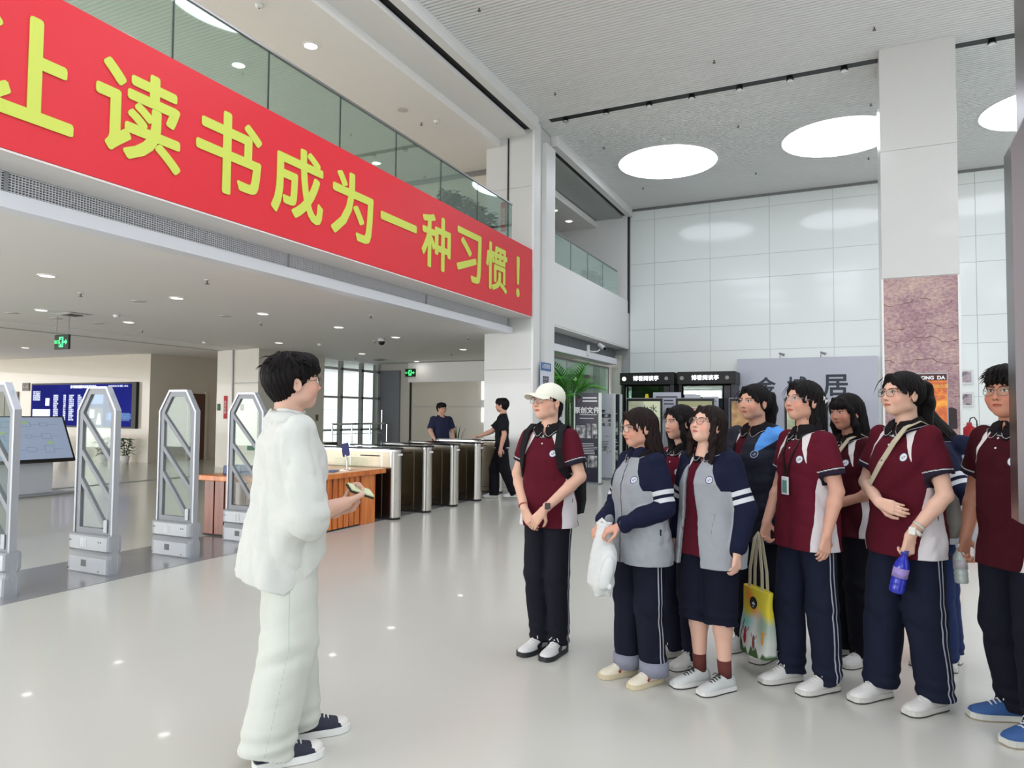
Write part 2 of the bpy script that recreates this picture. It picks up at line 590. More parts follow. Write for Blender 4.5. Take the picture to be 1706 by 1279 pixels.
# ---- columns
def column(x0, x1, y0, y1, nm, joints, m):
    mb = MB()
    zs = [0.0] + joints + [HC - 0.03]
    for a, c in zip(zs, zs[1:]):
        mb.box(x0, x1, y0, y1, a + 0.003, c - 0.003, 0.004)
    structure(mb.build(nm, m))
    structure(MB().box(x0 + 0.01, x1 - 0.01, y0 + 0.01, y1 - 0.01, 0, HC).build(nm + '_core', m_seam))
column(-6.87, FX, 13.1, 14.05, 'wall_column_left', [2.42, 4.86, 6.2], m_colpanel)
structure(MB().box(-6.36, -6.33, 13.085, 13.1, 4.5, 7.38).build('trim_12', m_black))
# white vertical cladding strips on the hall side of the left column
mb = MB()
mb.box(FX, FX + 0.05, 13.1, 13.42, 0, HC - 0.05)
mb.box(FX, FX + 0.10, 13.62, 14.12, 0, HC - 0.35)
structure(mb.build('trim_13', m_white))
column(0.54, 1.62, 12.92, 14.0, 'wall_column_right', [3.76, 5.86], m_colpanel)

# rock-face poster on the right column
pz = thing('rock_face_poster', 'tall poster of a purple-brown rock cliff covering the lower part of the white column', 'poster', (1.08, 12.91, 0.25))
m_rock = bpy.data.materials.new('rock_print')
m_rock.use_nodes = True
nt = m_rock.node_tree
bs = nt.nodes['Principled BSDF']
tc = nd(nt, 'ShaderNodeTexCoord')
mp = nd(nt, 'ShaderNodeMapping'); mp.inputs['Scale'].default_value = (1.0, 1, 1.7); mp.inputs['Rotation'].default_value = (0, 0.06, 0)
n1 = nd(nt, 'ShaderNodeTexNoise'); n1.inputs['Scale'].default_value = 1.5; n1.inputs['Detail'].default_value = 12; n1.inputs['Roughness'].default_value = 0.62
n2 = nd(nt, 'ShaderNodeTexNoise'); n2.inputs['Scale'].default_value = 16; n2.inputs['Detail'].default_value = 8; n2.inputs['Roughness'].default_value = 0.7
cr = nd(nt, 'ShaderNodeValToRGB')
stops = [(0.0, (88, 66, 72)), (0.36, (126, 96, 104)), (0.47, (158, 124, 132)), (0.56, (186, 158, 150)), (0.68, (206, 182, 160)), (1.0, (170, 128, 112))]
while len(cr.color_ramp.elements) < len(stops):
    cr.color_ramp.elements.new(0.5)
for e, (p_, c_) in zip(cr.color_ramp.elements, stops):
    e.position = p_; e.color = (*lin(c_), 1)
mixv = nd(nt, 'ShaderNodeMath', operation='MULTIPLY_ADD'); mixv.inputs[1].default_value = 0.6
nt.links.new(tc.outputs['Object'], mp.inputs[0])
nt.links.new(mp.outputs[0], n1.inputs['Vector']); nt.links.new(mp.outputs[0], n2.inputs['Vector'])
nt.links.new(n2.outputs['Fac'], mixv.inputs[0])
sub = nd(nt, 'ShaderNodeMath', operation='MULTIPLY'); sub.inputs[1].default_value = 0.42
nt.links.new(n1.outputs['Fac'], sub.inputs[0]); nt.links.new(sub.outputs[0], mixv.inputs[2])
nt.links.new(mixv.outputs[0], cr.inputs[0]); nt.links.new(cr.outputs[0], bs.inputs['Base Color'])
bs.inputs['Roughness'].default_value = 0.5
MATS['rock'] = m_rock
MB().box(-0.52, 0.51, -0.004, 0.004, 0, 3.5).build('print', m_rock, pz)
for xx, zz, w, h in ((0.40, 1.25, 0.075, 0.17), (0.42, 0.62, 0.07, 0.15), (-0.3, 0.5, 0.06, 0.1)):
    mb = MB().prism([(xx - w, zz - h), (xx + w, zz - h), (xx + w * 0.9, zz + h * 0.8), (xx, zz + h), (xx - w * 0.95, zz + h * 0.85)], 'y', -0.007, -0.004)
    mb.build('cave_opening', mat('cave_dark', (58, 48, 50), rough=0.7, var=0.2, vscale=20), pz)
mb = MB()
rnd = random.Random(3)
for zz in (0.85, 1.62, 2.15, 2.5, 2.72, 3.1):
    pts = [(-0.52 + 1.03 * k / 14, zz + rnd.uniform(-0.025, 0.025) + 0.05 * math.sin(k * 0.7 + zz)) for k in range(15)]
    for a, c in zip(pts, pts[1:]):
        if rnd.random() < 0.75:
            w = rnd.uniform(0.004, 0.014)
            mb.quad((a[0], -0.0045, a[1] - w), (c[0], -0.0045, c[1] - w * 0.5), (c[0], -0.0045, c[1] + w * 0.5), (a[0], -0.0045, a[1] + w * 0.3))
mb.build('crack', mat('crack_brown', (112, 80, 76), rough=0.7, var=0.2, vscale=15), pz)
MB().box(0.51, 0.545, -0.02, 0.004, -0.25, 3.5).box(-0.55, -0.52, -0.02, 0.004, -0.25, 3.5).build('edge_strip', m_white, pz)

# ---- ground floor under the upper floor: walls
structure(MB().box(-32, -18.5, 14.0, 14.2, 0, MC + 0.1).build('wall_screen', m_beige))
structure(MB().box(-18.5, -18.3, 14.0, 17.0, 0, MC + 0.1).build('wall_recess_side', m_beige))
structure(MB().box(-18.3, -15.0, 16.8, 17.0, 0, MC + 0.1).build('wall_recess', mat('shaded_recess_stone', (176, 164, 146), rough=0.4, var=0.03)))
structure(MB().box(-32.1, -32, -7, 14, 0, MC + 0.1).build('wall_left', m_beige))
structure(MB().box(-15.5, -14.9, 13.9, 14.6, 0, MC + 0.1).build('wall_pier', m_stone))
structure(MB().box(-14.92, -14.88, 13.86, 13.95, 0, MC + 0.1).build('trim_14', m_rail))
structure(MB().box(-14.88, -14.0, 13.9, 16.5, 0, MC + 0.1).build('wall_core', m_stone))
structure(MB().box(-14.88, -14.0, 13.88, 13.9, 2.26, 2.28).build('trim_15', m_seam))
structure(MB().box(-15.46, -15.36, -6.9, 13.9, MC - 0.01, MC + 0.03).build('trim_16', m_seam))
# brown door in the recess
d = structure(MB().box(-18.3, -18.27, 15.38, 15.95, 0, 2.05).build('door_1', mat('brown_door', (92, 62, 52), rough=0.4, var=0.15, stretch=(8, 8, 0.6))))
structure(MB().box(-18.3, -18.26, 15.30, 15.38, 0, 2.12).box(-18.3, -18.26, 15.95, 16.03, 0, 2.12).build('door_frame', m_beige, d))
# grey-brown door on the screen wall (far left)
d2 = structure(MB().box(-26.0, -24.6, 13.96, 14.0, 0, 2.1).build('door_2', mat('taupe_door', (128, 118, 108), rough=0.45, var=0.08)))
structure(MB().box(-25.3, -25.29, 13.95, 13.96, 0, 2.1).build('door_gap', m_dark, d2))
structure(MB().box(-18.6, -14.4, -6.9, 13.9, MC - 0.0, MC + 0.02).build('ceiling_band', m_plaster))
# window wall at the corridor end (daylight), with mullions
wi = structure(MB().box(-14.62, -14.58, 16.5, 17.0, 0, 0.1).box(-14.66, -14.54, 16.5, 16.56, 0, MC).box(-14.66, -14.54, 17.92, 18.04, 0, MC)
               .box(-14.66, -14.54, 18.98, 19.10, 0, MC).box(-14.66, -14.54, 19.9, 20.0, 0, MC).box(-14.66, -14.54, 16.5, 20.0, 2.86, 2.94)
               .box(-14.66, -14.54, 16.5, 20.0, 1.96, 2.03).box(-14.66, -14.54, 16.5, 20.0, 0.92, 0.98).box(-14.66, -14.54, 16.5, 20.0, 0.0, 0.12)
               .build('window_2', mat('window_frame_grey', (205, 205, 208), rough=0.4, metal=0.3)))
structure(MB().box(-14.61, -14.60, 16.5, 20.0, 0.1, MC).build('window_pane', m_clear, wi))
# pale façade seen outside the window
fo = thing('outside_building', 'pale building facade outside the corridor window', 'building', (-19.5, 28.0, 0))
MB().box(-0.2, 0, -9, 14, 0, 9).build('facade', mat('outside_facade', (248, 248, 255), rough=0.7, emit=0.9, var=0.02), fo)  # facade glows by itself to stand in for daylight on it
mb = MB()
for k in range(18):
    mb.box(0, 0.05, -9 + k * 1.2, -8.93 + k * 1.2, 0, 9)
for k in range(12):
    mb.box(0, 0.05, -9, 14, k * 0.8, k * 0.8 + 0.05)
mb.build('facade_grid', mat('outside_grid', (222, 222, 230), rough=0.7, emit=0.55), fo)  # grid lines glow too, in place of outdoor light
# guard rail in front of that window
gr = thing('stair_guard_rail', 'thin metal guard rail in front of the corridor window', 'railing', (-14.0, 16.9, 0))
for k in range(4):
    MB().cyl((0, k * 0.93, 0), (0, k * 0.93, 1.15), 0.025, n=8).build('post', m_chrome, gr)
MB().cyl((0, 0, 1.15), (0, 2.8, 1.15), 0.03, n=8).cyl((0, 0, 0.85), (0, 2.8, 0.85), 0.012, n=6).cyl((0, 0, 0.5), (0, 2.8, 0.5), 0.012, n=6).build('rail', m_chrome, gr)
# grey door leaf beside the window, wall segments at the back of the ground floor
d3 = structure(MB().box(-14.55, -13.75, 20.02, 20.1, 0, 2.96).build('door_3', mat('grey_metal_door', (140, 142, 150), rough=0.4, metal=0.3, var=0.03, stretch=(5, 5, 0.5))))
structure(MB().cyl((-14.42, 19.97, 0.95), (-14.42, 19.97, 1.6), 0.02, n=8).box(-14.44, -14.40, 19.97, 20.03, 0.98, 1.02).box(-14.44, -14.40, 19.97, 20.03, 1.53, 1.57).build('door_handle', m_chrome, d3))
structure(MB().box(-14.6, -6.0, 20.1, 20.2, 0, MC + 0.1).build('wall_ground_back', m_stone))
structure(MB().box(-13.0, -8.4, 19.6, 19.75, 0, 2.52).build('wall_lift', m_beige))
structure(MB().box(-13.05, -8.4, 19.5, 19.62, 2.52, MC).build('wall_lintel', m_plaster))
structure(MB().box(-13.02, -12.97, 19.55, 19.62, 0, 2.52).build('trim_17', m_dark))
structure(MB().box(-13.0, -8.4, 19.585, 19.6, 1.72, 1.735).build('trim_18', m_seam))

# ================================================================ ground-floor ceiling fittings
d0 = thing('downlight', 'round recessed downlight in the ground-floor ceiling, switched on', 'downlight', (-8.95, 7.25, MC + 0.019), 0, 'lit ground-floor downlights')
MB().lathe([(0.085, -0.012), (0.105, -0.010), (0.105, 0.0)], n=24, caps=False).build('rim', m_white, d0)
MB().cyl((0, 0, -0.004), (0, 0, -0.008), 0.088, n=24).build('lens', m_lamp, d0)
def lamp_light(loc, w=None):
    l = bpy.data.lights.new('downlight_lamp', 'AREA')
    l.shape = 'DISK'
    l.size = 0.16
    l.energy = DOWN_W if w is None else w
    l.color = (1.0, 0.97, 0.92)
    o = bpy.data.objects.new('downlight_lamp', l)
    COL.objects.link(o)
    o.location = loc
spots = [(-8.99, 9.0), (-12.2, 7.25), (-12.27, 8.9), (-9.0, 12.94), (-12.41, 16.2), (-9.03, 16.03), (-12.53, 19.2), (-12.4, 12.95), (-9.0, 17.8),
         (-9.0, 5.4), (-12.2, 5.4), (-9.0, 3.6), (-12.2, 3.6), (-16.5, 7.25), (-16.5, 10.5), (-20.0, 8.0), (-20.0, 11.5), (-24.0, 9.0), (-24.0, 12.0), (-9.0, 11.0), (-15.9, 15.6)]
lamp_light((-8.95, 7.25, MC))
d0['label'] = 'lit round downlight above the third security gate, in the row nearest the banner'
DL = ['lit round downlight just left above the speaker in white', 'leftmost lit downlight, left of the hanging exit sign', 'lit round downlight just right of the hanging exit sign', 'lit round downlight right beside the black dome camera',
      'lit round downlight before the top of the corridor window', 'lit round downlight above the walking man, next to the white column', 'lit round downlight above the far wall exit sign', 'lit round downlight directly above the speaker\'s hair']
for i_, (x_, y_) in enumerate(spots):
    dup(d0, (x_, y_, MC + 0.019), None, DL[i_] if i_ < len(DL) else 'round recessed downlight in the ground-floor ceiling, outside the main row')
    lamp_light((x_, y_, MC))
du = thing('downlight', 'round recessed downlight in the upper-floor ceiling, switched on', 'downlight', (-7.37, 8.22, 7.119), 0, 'upper-floor downlights')
MB().lathe([(0.10, -0.012), (0.125, -0.010), (0.125, 0.0)], n=24, caps=False).build('rim', m_white, du)
MB().cyl((0, 0, -0.004), (0, 0, -0.008), 0.102, n=24).build('lens', m_lamp, du)
for x_, y_ in ((-8.85, 8.2), (-7.23, 17.82), (-7.24, 19.0), (-9.5, 12.8), (-11, 8.2), (-7.4, 4.5)):
    dup(du, (x_, y_, 7.119))
for x_, y_ in ((-7.37, 8.22), (-8.85, 8.2), (-9.5, 12.8), (-11, 8.2), (-7.4, 4.5)):
    lamp_light((x_, y_, 7.10), 5)
sk = thing('ceiling_speaker', 'flat round ceiling speaker cover, unlit', 'ceiling speaker', (-9.79, 7.25, MC + 0.019), 0, 'unlit round covers in the ground-floor ceiling')
MB().cyl((0, 0, 0), (0, 0, -0.008), 0.1, n=24).build('cover', mat('speaker_cover', (200, 196, 190), rough=0.7), sk)
for x_, y_, z_ in ((-13.07, 7.28, MC + 0.019), (-13.06, 8.03, MC + 0.019), (-13.01, 8.79, MC + 0.019), (-9.84, 8.97, MC + 0.019)):
    dup(sk, (x_, y_, z_))
sk2 = dup(sk, (-7.385, 10.72, 7.119), None, 'flat round unlit cover in the upper-floor ceiling', None)
del sk2['group']
s1 = sprinkler_proto(MC + 0.019, 'small sprinkler head hanging from the ground-floor ceiling', 'ground-floor sprinklers')
s1.location = (-7.365, 6.405, MC + 0.019)
for x_, y_ in ((-9.89, 6.41), (-13.19, 9.87), (-9.94, 9.9), (-7.365, 9.84), (-9.93, 13.42), (-7.48, 13.5), (-9.99, 17.06), (-13.49, 17.3)):
    dup(s1, (x_, y_, MC + 0.019))
s2 = sprinkler_proto(7.12, 'small sprinkler head hanging from the upper-floor ceiling', 'upper-floor sprinklers')
s2.location = (-7.38, 11.35, 7.12)
dup(s2, (-9.9, 11.35, 7.12))
sd = thing('smoke_detector', 'small round white smoke detector on the ground-floor ceiling', 'smoke detector', (-11.58, 8.16, MC + 0.02), 0, 'ground-floor smoke detectors')
MB().lathe([(0.055, 0.0), (0.055, -0.02), (0.035, -0.045), (0.0, -0.047)], n=20).build('body', m_white, sd, True)
MB().cyl((0, 0, -0.046), (0, 0, -0.05), 0.012, n=8).build('indicator', m_spr, sd)
for x_, y_ in ((-13.99, 12.15), (-11.65, 13.54)):
    dup(sd, (x_, y_, MC + 0.02))
e = dup(sd, (-7.07, 11.4, 7.12), None, 'round smoke detector on the upper-floor ceiling beside a sprinkler'); del e['group']
e = dup(sd, (-7.28, 7.08, 7.12), None, 'round smoke detector on the upper-floor ceiling above the glass railing'); del e['group']
e = dup(sd, (-3.59, 15.2, HC - 0.03), None, 'round smoke detector on the slatted hall ceiling beside the round light'); del e['group']
cm = thing('dome_camera', 'black dome security camera under the ground-floor ceiling', 'camera', (-9.45, 13.04, MC + 0.02))
MB().lathe([(0.075, 0.0), (0.085, -0.04), (0.085, -0.07), (0.0, -0.07)], n=24).build('housing', mat('camera_white', (200, 200, 200), rough=0.4), cm, True)
MB().lathe([(0.078, -0.07), (0.072, -0.105), (0.05, -0.14), (0.0, -0.155)], n=24).build('dome', mat('black_dome', (12, 12, 14), rough=0.08), cm, True)
df = thing('air_diffuser', 'square ceiling air diffuser beside the hanging exit sign', 'air diffuser', (-12.17, 7.75, MC + 0.02))
mb = MB()
for k in range(4):
    a = 0.22 - 0.05 * k
    mb.prism([(-a, -a), (a, -a), (a, a), (-a, a)], 'z', -0.012 - 0.004 * k, -0.010 - 0.004 * k)
mb.build('louvre', m_plaster, df)
MB().box(-0.12, 0.12, -0.12, 0.12, -0.034, -0.026).build('centre_plate', mat('diffuser_dark', (90, 86, 80), rough=0.6), df)
e = dup(df, (-13.2, 18.1, MC + 0.02), None, 'square ceiling air diffuser in front of the corridor window')

def exit_sign(x, y, z, drop, label):
    e = thing('exit_sign', label, 'exit sign', (x, y, z))
    MB().box(-0.2, 0.2, -0.02, 0.02, -0.13, 0.13, 0.006).build('case', mat('exit_case', (16, 40, 28), rough=0.4), e)
    gm = mat('exit_glow', (70, 230, 130), emit=1.6, var=0)
    mb = MB()
    mb.box(-0.055, 0.055, -0.026, -0.02, -0.09, 0.09)
    mb.build('glow_door', gm, e)
    mb = MB()   # running figure and arrow
    mb.box(-0.035, 0.03, -0.03, -0.026, 0.0, 0.04)
    mb.cyl((0.01, -0.03, 0.06), (0.01, -0.026, 0.06), 0.018, n=10)
    mb.prism([(0.0, 0.0), (0.02, 0.0), (0.045, -0.06), (0.03, -0.07)], 'y', -0.03, -0.026)
    mb.prism([(-0.01, 0.0), (0.01, 0.0), (-0.03, -0.075), (-0.045, -0.06)], 'y', -0.03, -0.026)
    mb.build('running_figure', mat('exit_case', (16, 40, 28)), e)
    mb = MB()
    mb.box(0.075, 0.13, -0.026, -0.02, -0.015, 0.015)
    mb.prism([(0.125, -0.045), (0.17, 0.0), (0.125, 0.045)], 'y', -0.026, -0.02)
    mb.build('arrow', gm, e)
    writing('lettering', '出口', 0.07, gm, (-0.125, -0.021, 0.0), 'y-', e, ext=0.003)
    mb = MB()
    if drop > 0:
        mb.cyl((-0.17, 0, 0.13), (-0.17, 0, drop), 0.006, n=6)
        w = mb.build('hanger', m_rail, e)
        MB().cyl((0.17, 0, 0.13), (0.17, 0, drop), 0.006, n=6).build('hanger', m_rail, e)
    return e
exit_sign(-12.59, 7.86, 2.71, MC + 0.02 - 2.71, 'green glowing exit sign hanging on two rods from the ceiling at left')
exit_sign(-12.95, 19.48, 2.83, 0, 'green glowing exit sign on the wall above the lift lobby')

# ================================================================ wall screen
scn = thing('led_wall_screen', 'wide dark-blue electronic notice screen with white rows of text on the beige wall', 'screen', (-21.25, 13.99, 0.98))
MB().box(-2.52, 2.5, -0.09, 0, 0, 1.37, 0.01).build('casing', m_black, scn)
m_scr = ramp_mat('screen_blue', [(0.3, (20, 22, 84)), (0.6, (30, 36, 118)), (0.8, (42, 66, 142))], scale=0.5, rough=0.9, spec=0.03, emit=0.6)
MB().box(-2.47, 2.30, -0.095, -0.09, 0.05, 1.32).build('display', m_scr, scn)
gw = mat('screen_white', (215, 222, 240), emit=0.8, var=0)
gl_ = mat('screen_lightblue', (96, 136, 190), emit=0.6, var=0)
rnd = random.Random(11)
WORDS = '图书馆今日借阅新书通知开放时间读者服务活动预约数字资源讲座公告'
writing('heading', '图书馆数据服务信息发布平台', 0.095, gw, (0.1, -0.098, 1.24), 'y-', scn, fat=0.003)
writing('heading_time', '2024年05月21日 星期二 09:36', 0.07, gw, (1.7, -0.098, 1.25), 'y-', scn)
rows = 0
for c, (x0, n) in enumerate(((-1.35, 4), (-0.85, 2), (-0.58, 4), (-0.15, 3))):
    body = '\n'.join(''.join(rnd.choice(WORDS) for _ in range(rnd.choice((n, n, max(2, n - 1))))) for _ in range(13))
    writing('text_column', body, 0.062, gw, (x0, -0.098, 0.60), 'y-', scn, align='LEFT')
writing('text_column', '\n'.join(''.join(rnd.choice(WORDS) for _ in range(6)) for _ in range(5)), 0.062, gw, (-2.4, -0.098, 0.97), 'y-', scn, align='LEFT')
writing('text_column', '\n'.join(''.join(rnd.choice(WORDS) for _ in range(18)) for _ in range(3)), 0.055, gl_, (1.35, -0.098, 0.35), 'y-', scn, align='LEFT')
MB().box(1.2, 2.25, -0.0965, -0.095, 0.22, 0.46).build('text_panel', mat('screen_panel_blue', (52, 84, 150), emit=0.4, var=0), scn)
MB().box(-2.4, -1.5, -0.097, -0.095, 0.12, 0.55).build('white_notice', mat('screen_notice', (205, 212, 240), emit=0.8, var=0.1, vscale=4), scn)
MB().box(-1.75, -1.55, -0.097, -0.095, 0.66, 0.90).build('code_panel', gw, scn)
MB().box(0.2, 1.05, -0.097, -0.095, 0.72, 1.02).build('blue_panel', mat('screen_panel_light', (70, 100, 165), emit=0.5, var=0.1), scn)
mb = MB()
mb.box(-0.05, 1.05, -0.0965, -0.095, 0.08, 0.6)
mb.build('picture', mat('screen_picture', (66, 58, 88), emit=0.35, var=0.3, vscale=3), scn)
mb = MB()
mb.prism([(0.12, 0.1), (0.35, 0.1), (0.32, 0.35), (0.2, 0.48), (0.14, 0.4)], 'y', -0.0985, -0.0965)
mb.prism([(0.75, 0.1), (0.98, 0.1), (0.93, 0.4), (0.86, 0.46), (0.8, 0.3)], 'y', -0.0985, -0.0965)
mb.box(0.45, 0.65, -0.0985, -0.0965, 0.3, 0.55)
mb.build('picture_shape', mat('screen_pale', (205, 195, 205), emit=0.7, var=0.1, vscale=8), scn)
# small wall sign beside the far door
ws = thing('room_sign', 'small dark room sign above the taupe door', 'sign', (-24.2, 13.99, 2.25))
MB().box(-0.18, 0.18, -0.02, 0, -0.13, 0.13).build('plate', mat('sign_dark', (70, 66, 64), rough=0.4), ws)
writing('lettering', '办公室', 0.09, m_wtext, (0, -0.024, 0), 'y-', ws)

# ================================================================ plants
def leaf(mb, base, direction, length, width, droop, segs=5, fold=0.25):
    p = Vector(base)
    d = Vector(direction).normalized()
    side = d.cross(Vector((0, 0, 1)))
    if side.length < 0.05:
        side = Vector((1, 0, 0))
    side.normalize()
    prev = None
    for i in range(segs + 1):
        t = i / segs
        w = width * math.sin(PI * min(1, 0.12 + 0.88 * t)) ** 0.7 * (1 - 0.15 * t)
        if i == segs:
            w = width * 0.04
        up = side.cross(d) * (-fold * w)
        a = mb.bm.verts.new(p + side * w + up); c = mb.bm.verts.new(p); b_ = mb.bm.verts.new(p - side * w + up)
        if prev:
            mb.bm.faces.new((prev[0], prev[1], c, a)); mb.bm.faces.new((prev[1], prev[2], b_, c))
        prev = (a, c, b_)
        d = (d + Vector((0, 0, -droop / segs))).normalized()
        p = p + d * (length / segs)
def pot(parent, r, h, m, z0=0.0):
    MB().lathe([(r * 0.72, z0), (r * 0.95, z0 + h * 0.9), (r, z0 + h), (r * 0.88, z0 + h), (r * 0.84, z0 + h * 0.93), (0.001, z0 + h * 0.93)], n=24).build('pot', m, parent, True)
def bushy(name, label, loc, r, h, m, n, seed, group=None, potm=m_white, potr=0.13, poth=0.22):
    rnd = random.Random(seed)
    t = thing(name, label, 'potted plant', loc, 0, group)
    pot(t, potr, poth, potm)
    mb = MB()
    for i in range(n):
        a = rnd.uniform(0, 2 * PI); q = rnd.random() ** 0.6 * r; z = poth + rnd.uniform(0.02, h)
        q2 = q * (0.5 + 0.5 * math.sin(min(PI, (z - poth) / h * 2.2 + 0.6)))
        leaf(mb, (q2 * math.cos(a) * 0.7, q2 * math.sin(a) * 0.7, z), (math.cos(a), math.sin(a), rnd.uniform(0.1, 0.9)), rnd.uniform(0.08, 0.15), rnd.uniform(0.02, 0.035), rnd.uniform(0.4, 1.4), 4)
    mb.build('foliage', m, t)
    mb = MB()
    for i in range(7):
        a = rnd.uniform(0, 2 * PI)
        mb.tube([(0.02 * math.cos(a), 0.02 * math.sin(a), poth * 0.9), (r * 0.3 * math.cos(a), r * 0.3 * math.sin(a), poth + h * 0.5), (r * 0.5 * math.cos(a), r * 0.5 * math.sin(a), poth + h * 0.9)], 0.005, n=5)
    mb.build('stem', m_dkgreen, t)
    return t
bushy('potted_plant', 'bushy potted plant with reddish-green leaves on the floor below the wall screen', (-19.53, 13.5, 0), 0.34, 0.5, mat('mixed_leaf', (96, 84, 52), var=0.4, vscale=10), 220, 5)
bushy('potted_plant', 'green potted plant in a white pot, standing alone right of the reddish one', (-18.6, 13.5, 0), 0.3, 0.5, m_green, 200, 6)
bushy('potted_plant', 'small potted plant in a white pot behind the touch kiosk', (-21.5, 13.6, 0), 0.2, 0.3, m_green, 90, 8)
for k, (yy, lab) in enumerate(((10.62, 'dark leafy plant behind the glass railing, first of the row'), (11.08, 'dark leafy plant behind the glass railing, second of the row'),
                               (11.54, 'dark leafy plant behind the glass railing, third of the row'), (12.0, 'dark leafy plant behind the glass railing, last of the row by the column'))):
    bushy('railing_plant', lab, (-6.3, yy, 4.5), 0.28, 0.50, m_dkgreen, 300, 20 + k, 'plants behind the long railing', potr=0.16, poth=0.42)
for k, yy in enumerate((17.9, 18.55)):
    bushy('railing_plant', ('leafy plant behind the short glass railing near the corner', 'second leafy plant behind the short glass railing, nearer the corner')[k], (-6.28, yy, 4.5), 0.28, 0.46, m_dkgreen, 240, 30 + k, 'plants behind the short railing', potr=0.15, poth=0.42)

def spiky(name, label, loc, n, L, w, seed, m, potr, poth, droop=0.9, segs=6):
    rnd = random.Random(seed)
    t = thing(name, label, 'potted plant', loc)
    pot(t, potr, poth, m_white)
    mb = MB()
    for i in range(n):
        a = i * 2.399 + rnd.uniform(-0.2, 0.2); el = rnd.uniform(0.25, 1.45)
        leaf(mb, (0.03 * math.cos(a), 0.03 * math.sin(a), poth * 0.9), (math.cos(a) * math.cos(el), math.sin(a) * math.cos(el), math.sin(el)), L * rnd.uniform(0.7, 1.1), w, droop * rnd.uniform(0.5, 1.3), segs)
    mb.build('foliage', m, t)
    return t
spiky('spiky_plant', 'spiky green plant in a pot behind the man in the dark blue shirt', (-9.75, 17.0, 0), 34, 0.75, 0.02, 4, m_dkgreen, 0.22, 0.55)

# big palm behind the glass door corner
pl = thing('palm_plant', 'tall bright green palm standing beside the white column in the hall corner', 'palm', (-5.78, 15.3, 0))
pot(pl, 0.3, 0.55, m_white)
mb = MB()
rnd = random.Random(9)
for i in range(6):
    a = i * 1.1
    mb.tube([(0.06 * math.cos(a), 0.06 * math.sin(a), 0.5), (0.10 * math.cos(a), 0.10 * math.sin(a), 1.2), (0.12 * math.cos(a), 0.12 * math.sin(a), 2.3)], [0.025, 0.02, 0.012], n=6)
mb.build('stem', mat('palm_stem', (82, 104, 58), var=0.2), pl)
for i in range(34):
    mb = MB()
    a = i * 2.399; el = rnd.uniform(0.5, 1.4); L = rnd.uniform(0.6, 0.85)
    base = Vector((0.1 * math.cos(a), 0.1 * math.sin(a), rnd.uniform(1.55, 2.3)))
    d = Vector((math.cos(a) * math.cos(el), math.sin(a) * math.cos(el), math.sin(el)))
    p = base.copy(); pts = [p.copy()]
    for k in range(12):
        d = (d + Vector((0, 0, -0.075))).normalized(); p = p + d * (L / 12); pts.append(p.copy())
    mb.tube(pts, 0.006, n=4)
    for k in range(2, 13):
        dd = (pts[k] - pts[k - 1]).normalized(); side = dd.cross(Vector((0, 0, 1))).normalized()
        for sg in (-1, 1):
            leaf(mb, pts[k], dd * 0.8 + side * sg * 0.9, 0.28 * math.sin(PI * (k / 14)) + 0.07, 0.017, 0.4, 3)
    mb.build('frond', mat('palm_green', (88, 176, 58), rough=0.45, var=0.35, vscale=8), pl)

